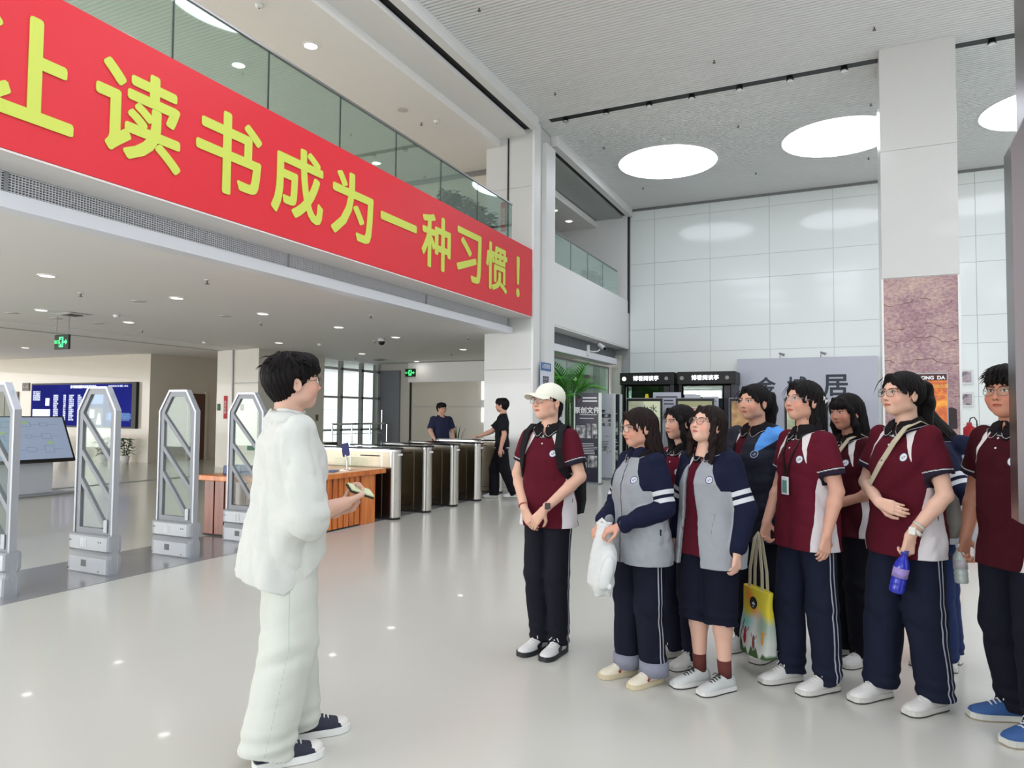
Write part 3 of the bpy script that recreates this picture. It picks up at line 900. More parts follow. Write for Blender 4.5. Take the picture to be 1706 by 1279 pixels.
# ================================================================ security gates
def make_gate():
    g = thing('security_gate', 'grey walk-through library security gate', 'security gate', (0, 0, 0), 0, 'security gates on the grey floor strip')
    # base: two-step silver pedestal, long along x
    prof = [(-0.07, 0), (0.07, 0), (0.075, 0.02), (0.075, 0.155), (0.058, 0.185), (0.06, 0.205), (0.075, 0.225), (0.075, 0.345), (0.065, 0.36), (-0.065, 0.36), (-0.075, 0.345), (-0.075, 0.225), (-0.06, 0.205), (-0.058, 0.185), (-0.075, 0.155), (-0.075, 0.02)]
    mb = MB()
    rings = []
    for x, k in ((-0.29, 0.45), (-0.285, 0.8), (-0.27, 0.95), (-0.24, 1), (0.24, 1), (0.27, 0.95), (0.285, 0.8), (0.29, 0.45)):
        rings.append([mb.bm.verts.new((x * (1.0 if z > 0.3 or z < 0.15 else 0.985 if 0.18 < z < 0.21 else 1), y * k, z)) for y, z in prof])
    for a, c in zip(rings, rings[1:]):
        for i in range(len(prof)):
            mb.bm.faces.new((a[i], a[(i + 1) % len(prof)], c[(i + 1) % len(prof)], c[i]))
    mb.bm.faces.new(rings[0][::-1]); mb.bm.faces.new(rings[-1])
    mb.build('base', m_silver, g)
    MB().box(-0.075, -0.005, -0.0765, -0.074, 0.07, 0.13).build('base_plate', mat('plate_grey', (108, 110, 112), rough=0.5), g)
    mb = MB()
    for k in range(4):
        mb.box(-0.085 + k * 0.02, -0.072 + k * 0.02, -0.0775, -0.074, 0.245, 0.325)
    mb.build('vent_slot', m_wtext, g)
    mb = MB()
    for x, z in ((-0.25, 0.3), (-0.23, 0.3), (0.16, 0.3), (0.19, 0.3), (0.17, 0.04), (-0.26, 0.04)):
        mb.cyl((x, -0.077, z), (x, -0.0745, z), 0.006, n=8)
    mb.build('screw', m_dark, g)
    # frame outline: octagonal top
    out = [(-0.255, 0.36), (-0.255, 1.50), (-0.13, 1.70), (-0.10, 1.73), (0.10, 1.73), (0.13, 1.70), (0.255, 1.50), (0.255, 0.36)]
    inn = [(-0.205, 0.42), (-0.205, 1.48), (-0.10, 1.66), (0.10, 1.66), (0.205, 1.48), (0.205, 0.42)]
    def band(mb, pts, w, y0, y1, closed):
        P = [Vector(p) for p in pts]; n = len(P)
        L = []
        for i in range(n):
            a = P[i - 1] if (i > 0 or closed) else P[i]; c = P[(i + 1) % n] if (i < n - 1 or closed) else P[i]
            d1 = (P[i] - a).normalized() if (P[i] - a).length > 0 else (c - P[i]).normalized()
            d2 = (c - P[i]).normalized() if (c - P[i]).length > 0 else d1
            nn = Vector((-(d1.y + d2.y), d1.x + d2.x)).normalized()
            k = w / max(0.4, nn.dot(Vector((-d1.y, d1.x))))
            L.append((P[i] + nn * k / 2, P[i] - nn * k / 2))
        vs = [[mb.bm.verts.new((q[0].x, y, q[0].y)) for y in (y0, y1)] + [mb.bm.verts.new((q[1].x, y, q[1].y)) for y in (y1, y0)] for q in L]
        for i in range(n if closed else n - 1):
            a, c = vs[i], vs[(i + 1) % n]
            for k in range(4):
                mb.bm.faces.new((a[k], a[(k + 1) % 4], c[(k + 1) % 4], c[k]))
        if not closed:
            mb.bm.faces.new(vs[0][::-1]); mb.bm.faces.new(vs[-1])
    mb = MB()
    band(mb, [(-0.265, 0.36), (-0.265, 1.50), (-0.125, 1.715), (0.125, 1.715), (0.265, 1.50), (0.265, 0.36)], 0.022, -0.028, 0.028, False)
    mb.build('outer_frame', m_silver, g)
    mb = MB()
    band(mb, [(-0.228, 0.385), (-0.228, 1.49), (-0.11, 1.68), (0.11, 1.68), (0.228, 1.49), (0.228, 0.385)], 0.055, -0.018, 0.018, True)
    mb.build('antenna_frame', m_gategrey, g)
    for k, (z0, z1) in enumerate(((1.46, 1.03), (1.12, 0.69), (0.86, 0.40))):
        mb = MB()
        band(mb, [(-0.215, z0), (0.215, z1)] if k < 2 else [(-0.215, z0), (0.18, z1)], 0.04, -0.017, 0.017, False)
        mb.build('diagonal_strut', m_gategrey, g)
    MB().box(-0.21, 0.21, -0.003, 0.003, 0.40, 1.66).build('clear_panel', m_clear, g)
    MB().box(0.155, 0.205, -0.03, -0.018, 0.38, 0.50, 0.004).build('switch_box', m_silver, g)
    return g
gp = make_gate()
for k, (yy, lab) in enumerate(((3.44, 'grey security gate cut off by the left edge of the photo, nearest of the row'),
                               (4.31, 'grey security gate in front of the blue wall screen, second of the row'),
                               (5.19, 'grey security gate in front of the brown doorway, third of the row'),
                               (6.12, 'grey security gate half hidden behind the man in white, beside the wooden desk'))):
    o = gp if k == 0 else dup(gp)
    o.location = (-6.32, yy, 0)
    o['label'] = lab

# ================================================================ touch kiosk at left
ks = thing('touch_kiosk', 'large tilted touchscreen kiosk showing a building map, at the left edge', 'kiosk', (-12.8, 7.3, 0))
MB().box(-0.35, 0.15, -0.95, 0.95, 0.0, 0.04, 0.01).build('foot_plate', m_silver, ks)
MB().box(-0.18, -0.02, -0.75, 0.62, 0.04, 0.72, 0.01).build('stand', mat('kiosk_panel', (214, 218, 226), rough=0.3, var=0.02), ks)
q = Matrix.Translation((0.02, 0, 0.98)) @ Matrix.Rotation(math.radians(-27), 4, 'Y')
mb = MB(); mb.box(-0.03, 0.03, -0.97, 0.86, -0.43, 0.45, 0.008); bmesh.ops.transform(mb.bm, matrix=q, verts=mb.bm.verts); mb.build('screen_case', m_black, ks)
mb = MB(); mb.box(0.03, 0.034, -0.93, 0.82, -0.38, 0.42); bmesh.ops.transform(mb.bm, matrix=q, verts=mb.bm.verts)
mb.build('display', mat('map_screen', (150, 164, 190), emit=0.35, var=0.04, rough=0.3), ks)
mb = MB()
rnd = random.Random(2)
for k in range(5):
    y_ = -0.75 + 0.3 * k
    for z_ in (-0.2, 0.05, 0.28):
        w, h = rnd.uniform(0.05, 0.11), rnd.uniform(0.03, 0.07)
        for r_ in ((y_ - w, y_ + w, z_ - h, z_ - h + 0.006), (y_ - w, y_ + w, z_ + h, z_ + h + 0.006), (y_ - w, y_ - w + 0.006, z_ - h, z_ + h), (y_ + w, y_ + w + 0.006, z_ - h, z_ + h)):
            mb.box(0.034, 0.036, *r_)
        mb.box(0.034, 0.036, y_ + w, y_ + 0.3 - w, z_, z_ + 0.005)
bmesh.ops.transform(mb.bm, matrix=q, verts=mb.bm.verts)
mb.build('map_line', mat('map_line', (120, 140, 160), emit=0.25, var=0), ks)
mb = MB()
for y_, z_ in ((0.1, 0.30), (0.45, -0.1), (-0.3, 0.1)):
    mb.box(0.034, 0.037, y_, y_ + 0.09, z_, z_ + 0.05)
bmesh.ops.transform(mb.bm, matrix=q, verts=mb.bm.verts)
mb.build('map_block', mat('map_green', (150, 180, 130), emit=0.35, var=0), ks)

# ================================================================ wooden desk
m_wood = ramp_mat('orange_wood', [(0.3, (172, 84, 24)), (0.5, (204, 110, 36)), (0.7, (222, 136, 56))], scale=5, stretch=(2, 2, 0.25), rough=0.3, distortion=1.2, coat=0.3)
m_wood2 = ramp_mat('red_wood', [(0.3, (96, 40, 24)), (0.6, (132, 62, 36))], scale=6, stretch=(3, 3, 0.3), rough=0.3, coat=0.3)
dk = thing('wooden_desk', 'orange slatted wooden service desk beside the turnstiles', 'desk', (-6.5, 7.17, 0))
MB().box(-0.66, 0.68, -1.0, 1.02, 0.665, 0.73, 0.008).build('desktop', m_wood, dk)
MB().box(-0.60, 0.58, -0.92, 0.86, 0.0, 0.665).build('carcass', m_wood2, dk)
for k in range(13):
    y0 = -0.92 + k * 0.112
    MB().box(0.58, 0.615, y0, y0 + 0.088, 0.02, 0.665, 0.004).build('front_slat', m_wood, dk)
MB().box(0.58, 0.615, 0.54, 0.86, 0.0, 0.665, 0.004).build('front_panel', m_wood, dk)
for k in range(7):
    x0 = -0.60 + k * 0.17
    MB().box(x0, x0 + 0.15, -0.945, -0.92, 0.02, 0.665, 0.004).build('side_slat', m_wood2, dk)
MB().box(-0.62, 0.6, -0.94, 0.88, 0.0, 0.02).build('plinth', m_dark, dk)
tr_ = thing('blue_box', 'blue open plastic tray box on the left end of the wooden desk', 'tray', (-6.78, 6.45, 0.73))
MB().box(-0.14, 0.14, -0.11, 0.11, 0, 0.008).box(-0.14, -0.132, -0.11, 0.11, 0, 0.11).box(0.132, 0.14, -0.11, 0.11, 0, 0.11).box(-0.14, 0.14, -0.11, -0.102, 0, 0.11).box(-0.14, 0.14, 0.102, 0.11, 0, 0.11).build('tray_body', mat('tray_blue', (92, 104, 150), rough=0.5), tr_)
cb = tag(MB().box(-0.16, 0.16, -0.12, 0.12, 0, 0.012, 0.003).build('blue_folder', mat('folder_blue', (98, 120, 158), rough=0.5)), 'blue folder lying on the wooden desk', 'folder')
cb.location = (-6.2, 7.35, 0.73); cb.rotation_euler = (0, 0, 0.4)
cb = tag(MB().box(-0.15, 0.15, -0.1, 0.1, 0, 0.006, 0.002).build('paper_sheet', m_wtext), 'white sheet of paper on the wooden desk by the folder', 'paper')
cb.location = (-6.0, 6.95, 0.73); cb.rotation_euler = (0, 0, 0.15)
fr = thing('face_scanner', 'small purple-blue scanner screen on a thin post on the desk', 'scanner', (-6.1, 7.68, 0.73))
MB().box(-0.08, 0.08, -0.06, 0.06, 0, 0.012, 0.003).build('foot', m_chrome, fr)
MB().tube([(0, 0, 0.01), (-0.01, 0, 0.12), (-0.03, 0, 0.2)], 0.012, n=8).build('post', m_chrome, fr)
mb = MB(); mb.box(-0.012, 0.012, -0.05, 0.05, -0.09, 0.09, 0.005); bmesh.ops.transform(mb.bm, matrix=Matrix.Translation((-0.03, 0, 0.27)) @ Matrix.Rotation(0.25, 4, 'X') @ Matrix.Rotation(-0.5, 4, 'Z'), verts=mb.bm.verts)
mb.build('screen', mat('scanner_blue', (66, 66, 116), rough=0.2, emit=0.15), fr)

# ================================================================ turnstiles
def make_turnstile():
    t = thing('turnstile', 'stainless turnstile cabinet', 'turnstile', (0, 0, 0), 0, 'turnstile cabinets across the passage')
    # body with a round nose toward +x
    def outline(w, x0, x1):
        pts = [(x0 + w, -w)]
        n = 12
        pts = [(x1 - w + w * math.sin(PI * k / n), -w * math.cos(PI * k / n)) for k in range(n + 1)]
        pts += [(x0 + w - w * math.sin(PI * k / n), w * math.cos(PI * k / n)) for k in range(n + 1)]
        return pts
    mb = MB(); mb.prism(outline(0.10, -1.45, 0.0), 'z', 0.03, 0.955); o = mb.build('cabinet', m_steel, t)
    for p in o.data.polygons:
        p.use_smooth = abs(p.normal.z) < 0.5 and p.area < 0.2
    MB().prism([(-0.10 + 0.103 * math.cos(-PI / 2 + PI * k / 16), 0.103 * math.sin(-PI / 2 + PI * k / 16)) for k in range(17)], 'z', 0.032, 0.953).build('nose_post', mat('nose_steel', (196, 193, 186), rough=0.2, metal=1.0, var=0.04), t)
    MB().prism(outline(0.092, -1.44, -0.008), 'z', 0.0, 0.03).build('plinth', m_dark, t)
    MB().prism(outline(0.128, -1.50, 0.03), 'z', 0.985, 1.01).build('glass_top', mat('black_glass', (22, 22, 24), rough=0.06, spec=0.7), t)
    MB().prism(outline(0.108, -1.46, 0.008), 'z', 0.955, 0.985).build('top_band', m_chrome, t)
    mb = MB()
    for x in (-0.24, -0.80):
        mb.box(x - 0.003, x + 0.003, -0.103, 0.103, 0.03, 0.955)
    mb.build('panel_joint', m_chrome, t)
    MB().box(-0.62, -0.28, -0.104, 0.104, 0.885, 0.90).build('sensor_strip', m_black, t)
    MB().box(-0.62, -0.28, -0.104, 0.104, 0.10, 0.115).build('lower_strip', m_black, t)
    MB().box(-0.002, 0.006, -0.05, 0.05, 0.90, 0.925).build('indicator', m_wtext, t)
    MB().box(-0.86, -0.66, -0.40, -0.10, 0.28, 0.86, 0.01).build('wing', m_clear, t)
    return t
tp = make_turnstile()
TL = ['steel turnstile cabinet directly behind the wooden desk end, nearest of the row', 'steel turnstile cabinet, second from the wooden desk', 'steel turnstile cabinet, third from the wooden desk, in front of the man in dark blue',
      'steel turnstile cabinet, fourth from the wooden desk', 'steel turnstile cabinet behind the walking man in black, at the column']
for k, yy in enumerate((8.38, 9.2, 10.02, 10.84, 12.15)):
    o = tp if k == 0 else dup(tp)
    o.location = (-5.72 if k < 4 else -5.95, yy, 0)
    o['label'] = TL[k]
# second bank seen further back
sb = thing('service_cabinet', 'dark steel cabinet pair behind the desk, in front of the corridor window', 'cabinet', (-9.38, 11.0, 0))
MB().box(-0.24, -0.01, -0.2, 0.2, 0, 0.92, 0.01).build('cabinet', mat('dark_steel', (86, 74, 68), rough=0.25, metal=0.8, var=0.2, vscale=3, stretch=(5, 5, 0.4)), sb)
MB().box(0.01, 0.24, -0.2, 0.2, 0, 0.92, 0.01).build('cabinet', MATS['dark_steel'], sb)
MB().cyl((-0.1, -0.205, 0.7), (-0.1, -0.2, 0.7), 0.02, n=10).cyl((0.1, -0.205, 0.7), (0.1, -0.2, 0.7), 0.02, n=10).build('lock', m_dark, sb)

# ================================================================ wall signs
def red_sign(loc, label, rot='y-', h=0.62):
    r = thing('red_vertical_sign', label, 'sign', loc)
    if rot == 'y-':
        MB().box(-0.055, 0.055, -0.012, 0, -h / 2, h / 2).build('plate', m_signred, r)
        writing('lettering', '\n'.join('请勿吸烟'), 0.09, m_wtext, (0, -0.015, -0.0), 'y-', r, center=True)
    return r
red_sign((-15.15, 13.89, 1.62), 'narrow red vertical sign on the pale pier left of the metal strip')
red_sign((-13.86, 20.10, 1.6), 'narrow red vertical sign beside the grey metal door')
red_sign((-6.45, 13.095, 5.62), 'narrow red vertical sign on the column above the glass railing', h=0.62)
gs = tag(MB().box(-0.05, 0.05, -0.01, 0, -0.09, 0.09).build('green_notice', mat('sign_green', (40, 110, 70))), 'tiny green notice left of the red sign on the pier', 'notice'); gs.location = (-15.4, 13.89, 1.62)
gs = tag(MB().box(-0.05, 0.05, -0.01, 0, -0.09, 0.09).build('wall_switch', mat('sign_grey', (150, 140, 132))), 'small grey switch plate on the pale wall right of the metal strip', 'switch'); gs.location = (-14.55, 13.89, 1.62)
gs = tag(MB().box(-0.012, 0.0, -0.05, 0.05, -0.09, 0.09).build('wall_socket', mat('sign_brown', (110, 96, 70))), 'small brown plate on the wall beside the corridor window', 'switch'); gs.location = (-13.988, 16.2, 1.35)
gg = tag(MB().box(-0.12, 0.12, -0.02, 0, -0.06, 0.06).build('green_floor_exit', mat('sign_green', (40, 110, 70))), 'low green exit light on the pale wall behind the last security gate', 'exit light'); gg.location = (-14.2, 13.9, 0.55)
nt_ = thing('wall_notice', 'framed grey information notice on the stone wall near the lift lobby', 'notice', (-13.04, 20.09, 1.62))
MB().box(-0.26, 0.26, -0.03, 0, -0.62, 0.62).build('board', mat('notice_grey', (206, 206, 204), rough=0.4), nt_)
MB().box(-0.26, 0.26, -0.035, -0.03, 0.55, 0.62).build('edge_bar', m_dark, nt_)
MB().box(-0.26, 0.26, -0.035, -0.03, -0.62, -0.56).build('edge_bar', m_dark, nt_)
writing('lettering', '\n'.join(''.join(rnd.choice(WORDS) for _ in range(6)) for _ in range(10)), 0.07, m_dtext, (0, -0.036, 0), 'y-', nt_, center=True)
nt_.location = (-13.04, 20.09, 1.62)
wl = thing('wall_lamp', 'vertical pair of white glowing light tubes on the back wall of the passage', 'wall lamp', (-10.2, 19.59, 1.85))
for x_ in (-0.09, 0.09):
    for z_ in (-0.32, 0.38):
        MB().box(x_ - 0.045, x_ + 0.045, -0.04, 0, z_ - 0.28, z_ + (0.28 if z_ > 0 else 0.16)).build('tube', mat('tube_glow', (255, 255, 255), emit=1.6, var=0), wl)
MB().box(-0.15, 0.15, -0.045, 0, -0.13, 0.07).build('bracket', m_silver, wl)

# column notice (blue header) on the hall side of the left column
cn = thing('column_notice', 'white notice with a blue header on the white column strip', 'notice', (FX + 0.115, 13.6, 2.38))
MB().box(0, 0.006, -0.28, 0.28, -0.46, 0.2).build('sheet', mat('notice_white', (222, 228, 240), rough=0.4), cn)
MB().box(0.006, 0.010, -0.28, 0.28, 0.03, 0.2).build('header', mat('notice_blue', (66, 108, 168), rough=0.4), cn)
writing('lettering', '入馆须知', 0.11, m_wtext, (0.011, 0, 0.125), 'x+', cn, center=True)
writing('lettering', '\n'.join(''.join(rnd.choice(WORDS) for _ in range(8)) for _ in range(6)), 0.04, m_dtext, (0.008, 0, -0.2), 'x+', cn, center=True)

# ================================================================ glass door zone right of the left column
dz = structure(MB().box(-6.34, -6.32, 14.1, 19.9, 0.0, 2.85).build('window_3', glassmat('door_glass', (205, 222, 214), 0.10)))
structure(MB().box(-6.36, -6.30, 14.1, 19.9, 2.85, 2.9).box(-6.36, -6.30, 16.4, 16.46, 0, 2.85).box(-6.36, -6.30, 19.8, 19.9, 0, 2.9).build('window_frame', m_rail, dz))
structure(MB().box(-6.36, FX, 14.1, YB, 3.44, 3.48).build('trim_19', m_plaster))
ac = thing('air_curtain', 'long white air curtain unit with a grille above the glass doors', 'air curtain', (-6.1, 14.2, 2.93))
MB().box(-0.15, 0.2, 0.0, 5.2, 0.0, 0.17, 0.01).build('ledge', mat('unit_white', (236, 236, 242), rough=0.3, var=0), ac)
MB().box(-0.15, -0.08, 0.0, 5.9, 0.17, 0.5).build('grille_back', mat('grille_grey', (120, 120, 122), rough=0.5), ac)
mb = MB()
for k in range(80):
    mb.box(-0.08, -0.065, k * 0.074, k * 0.074 + 0.012, 0.17, 0.5)
mb.build('grille_bars', m_silver, ac)
bc = thing('bullet_camera', 'white bullet security camera on the air curtain ledge', 'camera', (-5.87, 16.9, 3.12))
MB().box(-0.03, 0.03, -0.12, -0.04, -0.14, 0.14, 0.01).build('mount', m_white, bc)
MB().tube([(0, -0.06, 0), (0.05, 0.1, -0.02), (0.08, 0.45, 0.02), (0.1, 0.55, 0.08)], 0.018, n=8).build('arm', m_white, bc)
MB().cyl((0.06, 0.62, 0.2), (0.24, 0.50, 0.09), 0.055, n=16).build('body', m_white, bc)
MB().cyl((0.24, 0.50, 0.09), (0.25, 0.493, 0.083), 0.045, n=16).build('lens', m_black, bc)
rt = thing('red_wall_lettering', 'two lines of faded red Chinese lettering behind the glass doors', 'lettering', (-7.35, 19.9, 2.5))
writing('lettering', '阅想之家，', 0.15, mat('faded_red', (196, 92, 84), rough=0.5), (0.3, 0.1, 0.15), 'y-', rt, center=True)
writing('lettering', '诗意书香。', 0.15, mat('faded_red', (196, 92, 84)), (0.3, 0.1, -0.15), 'y-', rt, center=True)

# ================================================================ exhibition boards and totems
def lines(parent, name, x0, x1, z0, z1, n, m, y, seed, hgt=0.012):
    rnd = random.Random(seed)
    mb = MB()
    for k in range(n):
        z = z1 - (z1 - z0) * k / max(1, n - 1)
        mb.box(x0, x1 - rnd.random() * 0.25 * (x1 - x0), y - 0.002, y, z - hgt / 2, z + hgt / 2)
    return mb.build(name, m, parent)
m_nav = mat('board_navy', (48, 46, 62), rough=0.35, var=0.1)
m_brd = mat('board_white', (212, 214, 228), rough=0.35, var=0.02)
m_brdedge = mat('board_edge', (224, 234, 226), rough=0.4)
m_pic = ramp_mat('board_pictures', [(0.35, (52, 56, 60)), (0.5, (150, 150, 150)), (0.62, (225, 225, 225))], scale=9, detail=6, rough=0.5)
def board(x0, x1, y, h, dark, label, title=None, seed=1):
    w = x1 - x0
    b = thing('exhibition_board', label, 'display board', ((x0 + x1) / 2, y, 0))
    MB().box(-w / 2, w / 2, -0.02, 0.02, 0.04, h).build('panel', m_nav if dark else m_brd, b)
    MB().box(w / 2, w / 2 + 0.06, -0.025, 0.025, 0.0, h).build('edge_post', m_brdedge, b)
    MB().box(-w / 2 - 0.03, -w / 2, -0.025, 0.025, 0.0, h).build('edge_post', m_brdedge, b)
    MB().box(-w / 2, w / 2 + 0.06, -0.15, 0.15, 0, 0.03).build('foot', m_silver, b)
    ink = m_wtext if dark else m_dtext
    lines(b, 'printed_text', -w * 0.3, w * 0.46, h * 0.72, h * 0.76, 2, ink, -0.021, seed)
    lines(b, 'printed_text', -w * 0.2, w * 0.46, h * 0.33, h * 0.44, 7, ink, -0.021, seed + 1)
    mb = MB()
    if dark:
        for a, c, z0, z1 in ((-0.45, -0.05, 0.5, 0.64), (0.0, 0.18, 0.5, 0.66), (0.22, 0.44, 0.5, 0.66), (0.05, 0.44, 0.18, 0.31), (-0.3, 0.0, 0.16, 0.28)):
            mb.box(a * w, c * w, -0.024, -0.02, z0 * h, z1 * h)
    else:
        for r_ in range(4):
            for c_ in range(3):
                mb.box((-0.15 + c_ * 0.22) * w, (0.0 + c_ * 0.22) * w, -0.024, -0.02, (0.62 + r_ * 0.052) * h, (0.655 + r_ * 0.052) * h)
        mb.box(-0.1 * w, 0.06 * w, -0.024, -0.02, 0.3 * h, 0.37 * h)
        mb.box(0.15 * w, 0.4 * w, -0.024, -0.02, 0.3 * h, 0.38 * h)
        mb.box(-0.45 * w, 0.45 * w, -0.024, -0.02, 0.5 * h, 0.505 * h)
    mb.build('printed_picture', m_pic, b)
    if title:
        writing('title', title, 0.15, m_wtext if dark else m_dtext, (0, -0.022, h * 0.81), 'y-', b, center=True, fat=0.004)
        mb = MB()
        for s_ in (1, 0.6):
            mb.prism([(-w * 0.42, h * 0.97), (-w * 0.42 + 0.03, h * 0.97), (-w * 0.34, h * (0.94 - 0.02 * s_)), (-w * 0.26 - 0.03, h * 0.97), (-w * 0.26, h * 0.97), (-w * 0.34, h * (0.925 - 0.03 * s_))], 'y', -0.024, -0.02 - 0.002 * s_)
        mb.build('emblem', mat('emblem_pink', (190, 120, 120)), b)
        lines(b, 'printed_text', -w * 0.18, w * 0.46, h * 0.91, h * 0.945, 2, m_wtext, -0.021, seed + 3, 0.03)
    return b
board(-5.42, -4.88, 14.7, 1.98, True, 'dark navy exhibition board with white title and pictures behind the cap wearer', '原创文件', 1)
board(-5.55, -4.94, 15.9, 2.0, False, 'white exhibition board with rows of small pictures behind the dark one', None, 4)
board(-5.75, -5.13, 17.1, 2.02, True, 'dark exhibition board, rearmost of the row by the glass doors', None, 8)
lb = thing('light_box', 'white and lilac poster stand beside the white column behind the cap', 'poster stand', (-5.95, 14.55, 0))
MB().box(-0.33, 0.33, -0.03, 0.03, 0.05, 2.0).build('panel', m_brdedge, lb)
MB().box(-0.29, 0.29, -0.034, -0.03, 1.45, 1.94).build('upper_picture', mat('lilac_print', (150, 148, 178)), lb)
MB().box(-0.29, 0.29, -0.034, -0.03, 0.2, 1.38).build('lower_picture', m_brd, lb)
MB().box(-0.33, 0.33, -0.18, 0.18, 0, 0.05).build('foot', m_silver, lb)

def totem(xc, y, label, pm, seed):
    t = thing('display_totem', label, 'display screen', (xc, y, 0), 0, 'upright display screens along the back')
    MB().box(-0.47, 0.47, -0.04, 0.04, 0.03, 1.93, 0.02).build('frame', m_silver, t)
    MB().box(-0.45, 0.45, -0.046, -0.038, 0.08, 1.91, 0.01).build('bezel', m_black, t)
    MB().box(-0.40, 0.40, -0.05, -0.046, 0.62, 1.85).build('picture', pm, t)
    MB().box(-0.47, 0.47, -0.2, 0.2, 0, 0.03, 0.008).build('foot', m_silver, t)
    return t
p1 = ramp_mat('ink_painting', [(0.35, (120, 128, 100)), (0.5, (168, 172, 146)), (0.7, (196, 198, 176))], scale=2, rough=0.2, emit=0.25)
p2 = ramp_mat('brown_painting', [(0.3, (84, 44, 30)), (0.5, (132, 78, 50)), (0.62, (158, 104, 66)), (0.75, (196, 160, 108))], scale=2.2, distortion=2.5, detail=9, stretch=(1, 1, 1.8), rough=0.2, emit=0.25)
p3 = ramp_mat('ochre_painting', [(0.3, (110, 78, 40)), (0.5, (160, 116, 60)), (0.7, (176, 148, 92))], scale=2.0, distortion=2, rough=0.2, emit=0.25)
t1 = totem(-4.52, 17.2, 'upright display screen with a green ink painting, leftmost of the row', p1, 1)
writing('calligraphy', '山水', 0.22, m_dtext, (0.12, -0.052, 1.66), 'y-', t1, center=True)
MB().box(-0.02, 0.38, -0.0515, -0.05, 1.45, 1.85).build('pale_patch', mat('pale_green', (206, 212, 180), emit=0.3), t1)
t2 = totem(-3.29, 17.2, 'upright display screen with a brown landscape painting', p2, 2)
MB().box(-0.40, 0.40, -0.052, -0.05, 1.70, 1.85).build('picture_top', mat('olive_strip', (150, 150, 112), emit=0.3), t2)
MB().box(-0.40, 0.40, -0.053, -0.052, 1.69, 1.70).build('picture_line', m_wtext, t2)
totem(-2.04, 17.2, 'upright display screen with an ochre painting behind the student in the dark coat', p3, 3)
totem(-0.83, 17.2, 'upright display screen, rightmost of the row, before the white calligraphy wall', p1, 4)
def sheet(x0, x1, y, h, label, seed, txt_=None):
    b = thing('leaflet_board', label, 'display board', ((x0 + x1) / 2, y, 0))
    w = x1 - x0
    MB().box(-w / 2, w / 2, -0.015, 0.015, 0.02, h).build('panel', m_brd, b)
    MB().box(-w / 2, w / 2, -0.15, 0.15, 0, 0.02).build('foot', m_silver, b)
    lines(b, 'printed_text', -w * 0.4, w * 0.4, h - 0.3, h - 0.12, 3, m_dtext, -0.016, seed, 0.03)
    for xx in (-0.13, 0.13):
        MB().cyl((xx, -0.016, h - 0.62), (xx, -0.019, h - 0.62), 0.11 if w > 0.5 else 0.06, n=20).build('printed_circle', m_pic, b)
    return b
sheet(-4.56, -3.84, 18.2, 2.1, 'white board with two printed circles, tallest, between the first two display screens', 1)
sheet(-3.76, -3.36, 18.25, 2.03, 'narrow white board just right of the tallest one, behind the brown display screen', 2)
sheet(-3.28, -2.92, 18.3, 1.99, 'lower white board behind the top right of the brown display screen', 3)

# reading booths
def booth(xc, y, label, lamp):
    t = thing('reading_booth', label, 'reading booth', (xc, y, 0), 0, 'black reading booths against the back wall')
    MB().box(-0.72, -0.64, -0.02, 0.8, 0, 2.62).build('side_wall', m_black, t)
    MB().box(0.64, 0.74, -0.02, 0.8, 0, 2.62).build('side_wall', mat('booth_side', (52, 50, 58), rough=0.4), t)
    MB().box(-0.64, 0.64, 0.72, 0.8, 0, 2.62).build('back_wall', mat('booth_inside', (44, 36, 36), rough=0.6, var=0.2), t)
    MB().box(-0.76, 0.76, -0.08, 0.8, 2.34, 2.68, 0.015).build('header', m_black, t)
    MB().box(-0.70, 0.70, 0.0, 0.72, 0, 0.06).build('floor_plate', m_dark, t)
    MB().box(-0.60, 0.42, -0.005, 0.005, 0.1, 2.30).build('glass_door', MATS['door_glass'], t)
    MB().box(0.46, 0.62, -0.01, 0.01, 0.1, 2.3).build('door_post', mat('booth_side', (52, 50, 58)), t)
    MB().box(-0.5, 0.3, 0.3, 0.7, 0.06, 0.5, 0.03).build('bench', mat('booth_bench', (120, 62, 40), rough=0.5), t)
    writing('booth_name', '博看阅读亭', 0.145, mat('sign_glow', (240, 240, 245), emit=1.0, var=0), (-0.02, -0.085, 2.52), 'y-', t, center=True, fat=0.004)
    MB().cyl((-0.63, -0.08, 2.51), (-0.63, -0.095, 2.51), 0.055, n=20).build('round_lamp', lamp, t)
    MB().cyl((0.55, -0.08, 2.51), (0.55, -0.095, 2.51), 0.05, n=20).build('round_badge', mat('badge_grey', (170, 160, 164)), t)
    MB().cyl((-0.1, 0.35, 1.95), (-0.1, 0.35, 2.1), 0.06, 0.04, n=12).build('inner_lamp', mat('amber_glow', (255, 190, 60), emit=1.4, var=0), t)
    return t
booth(-4.98, 19.2, 'black reading booth with a lit white round lamp at its upper left corner', mat('booth_lamp', (255, 246, 214), emit=2.5, var=0))
booth(-3.38, 19.2, 'black reading booth next to the calligraphy wall, right of the other booth', MATS['badge_grey'])

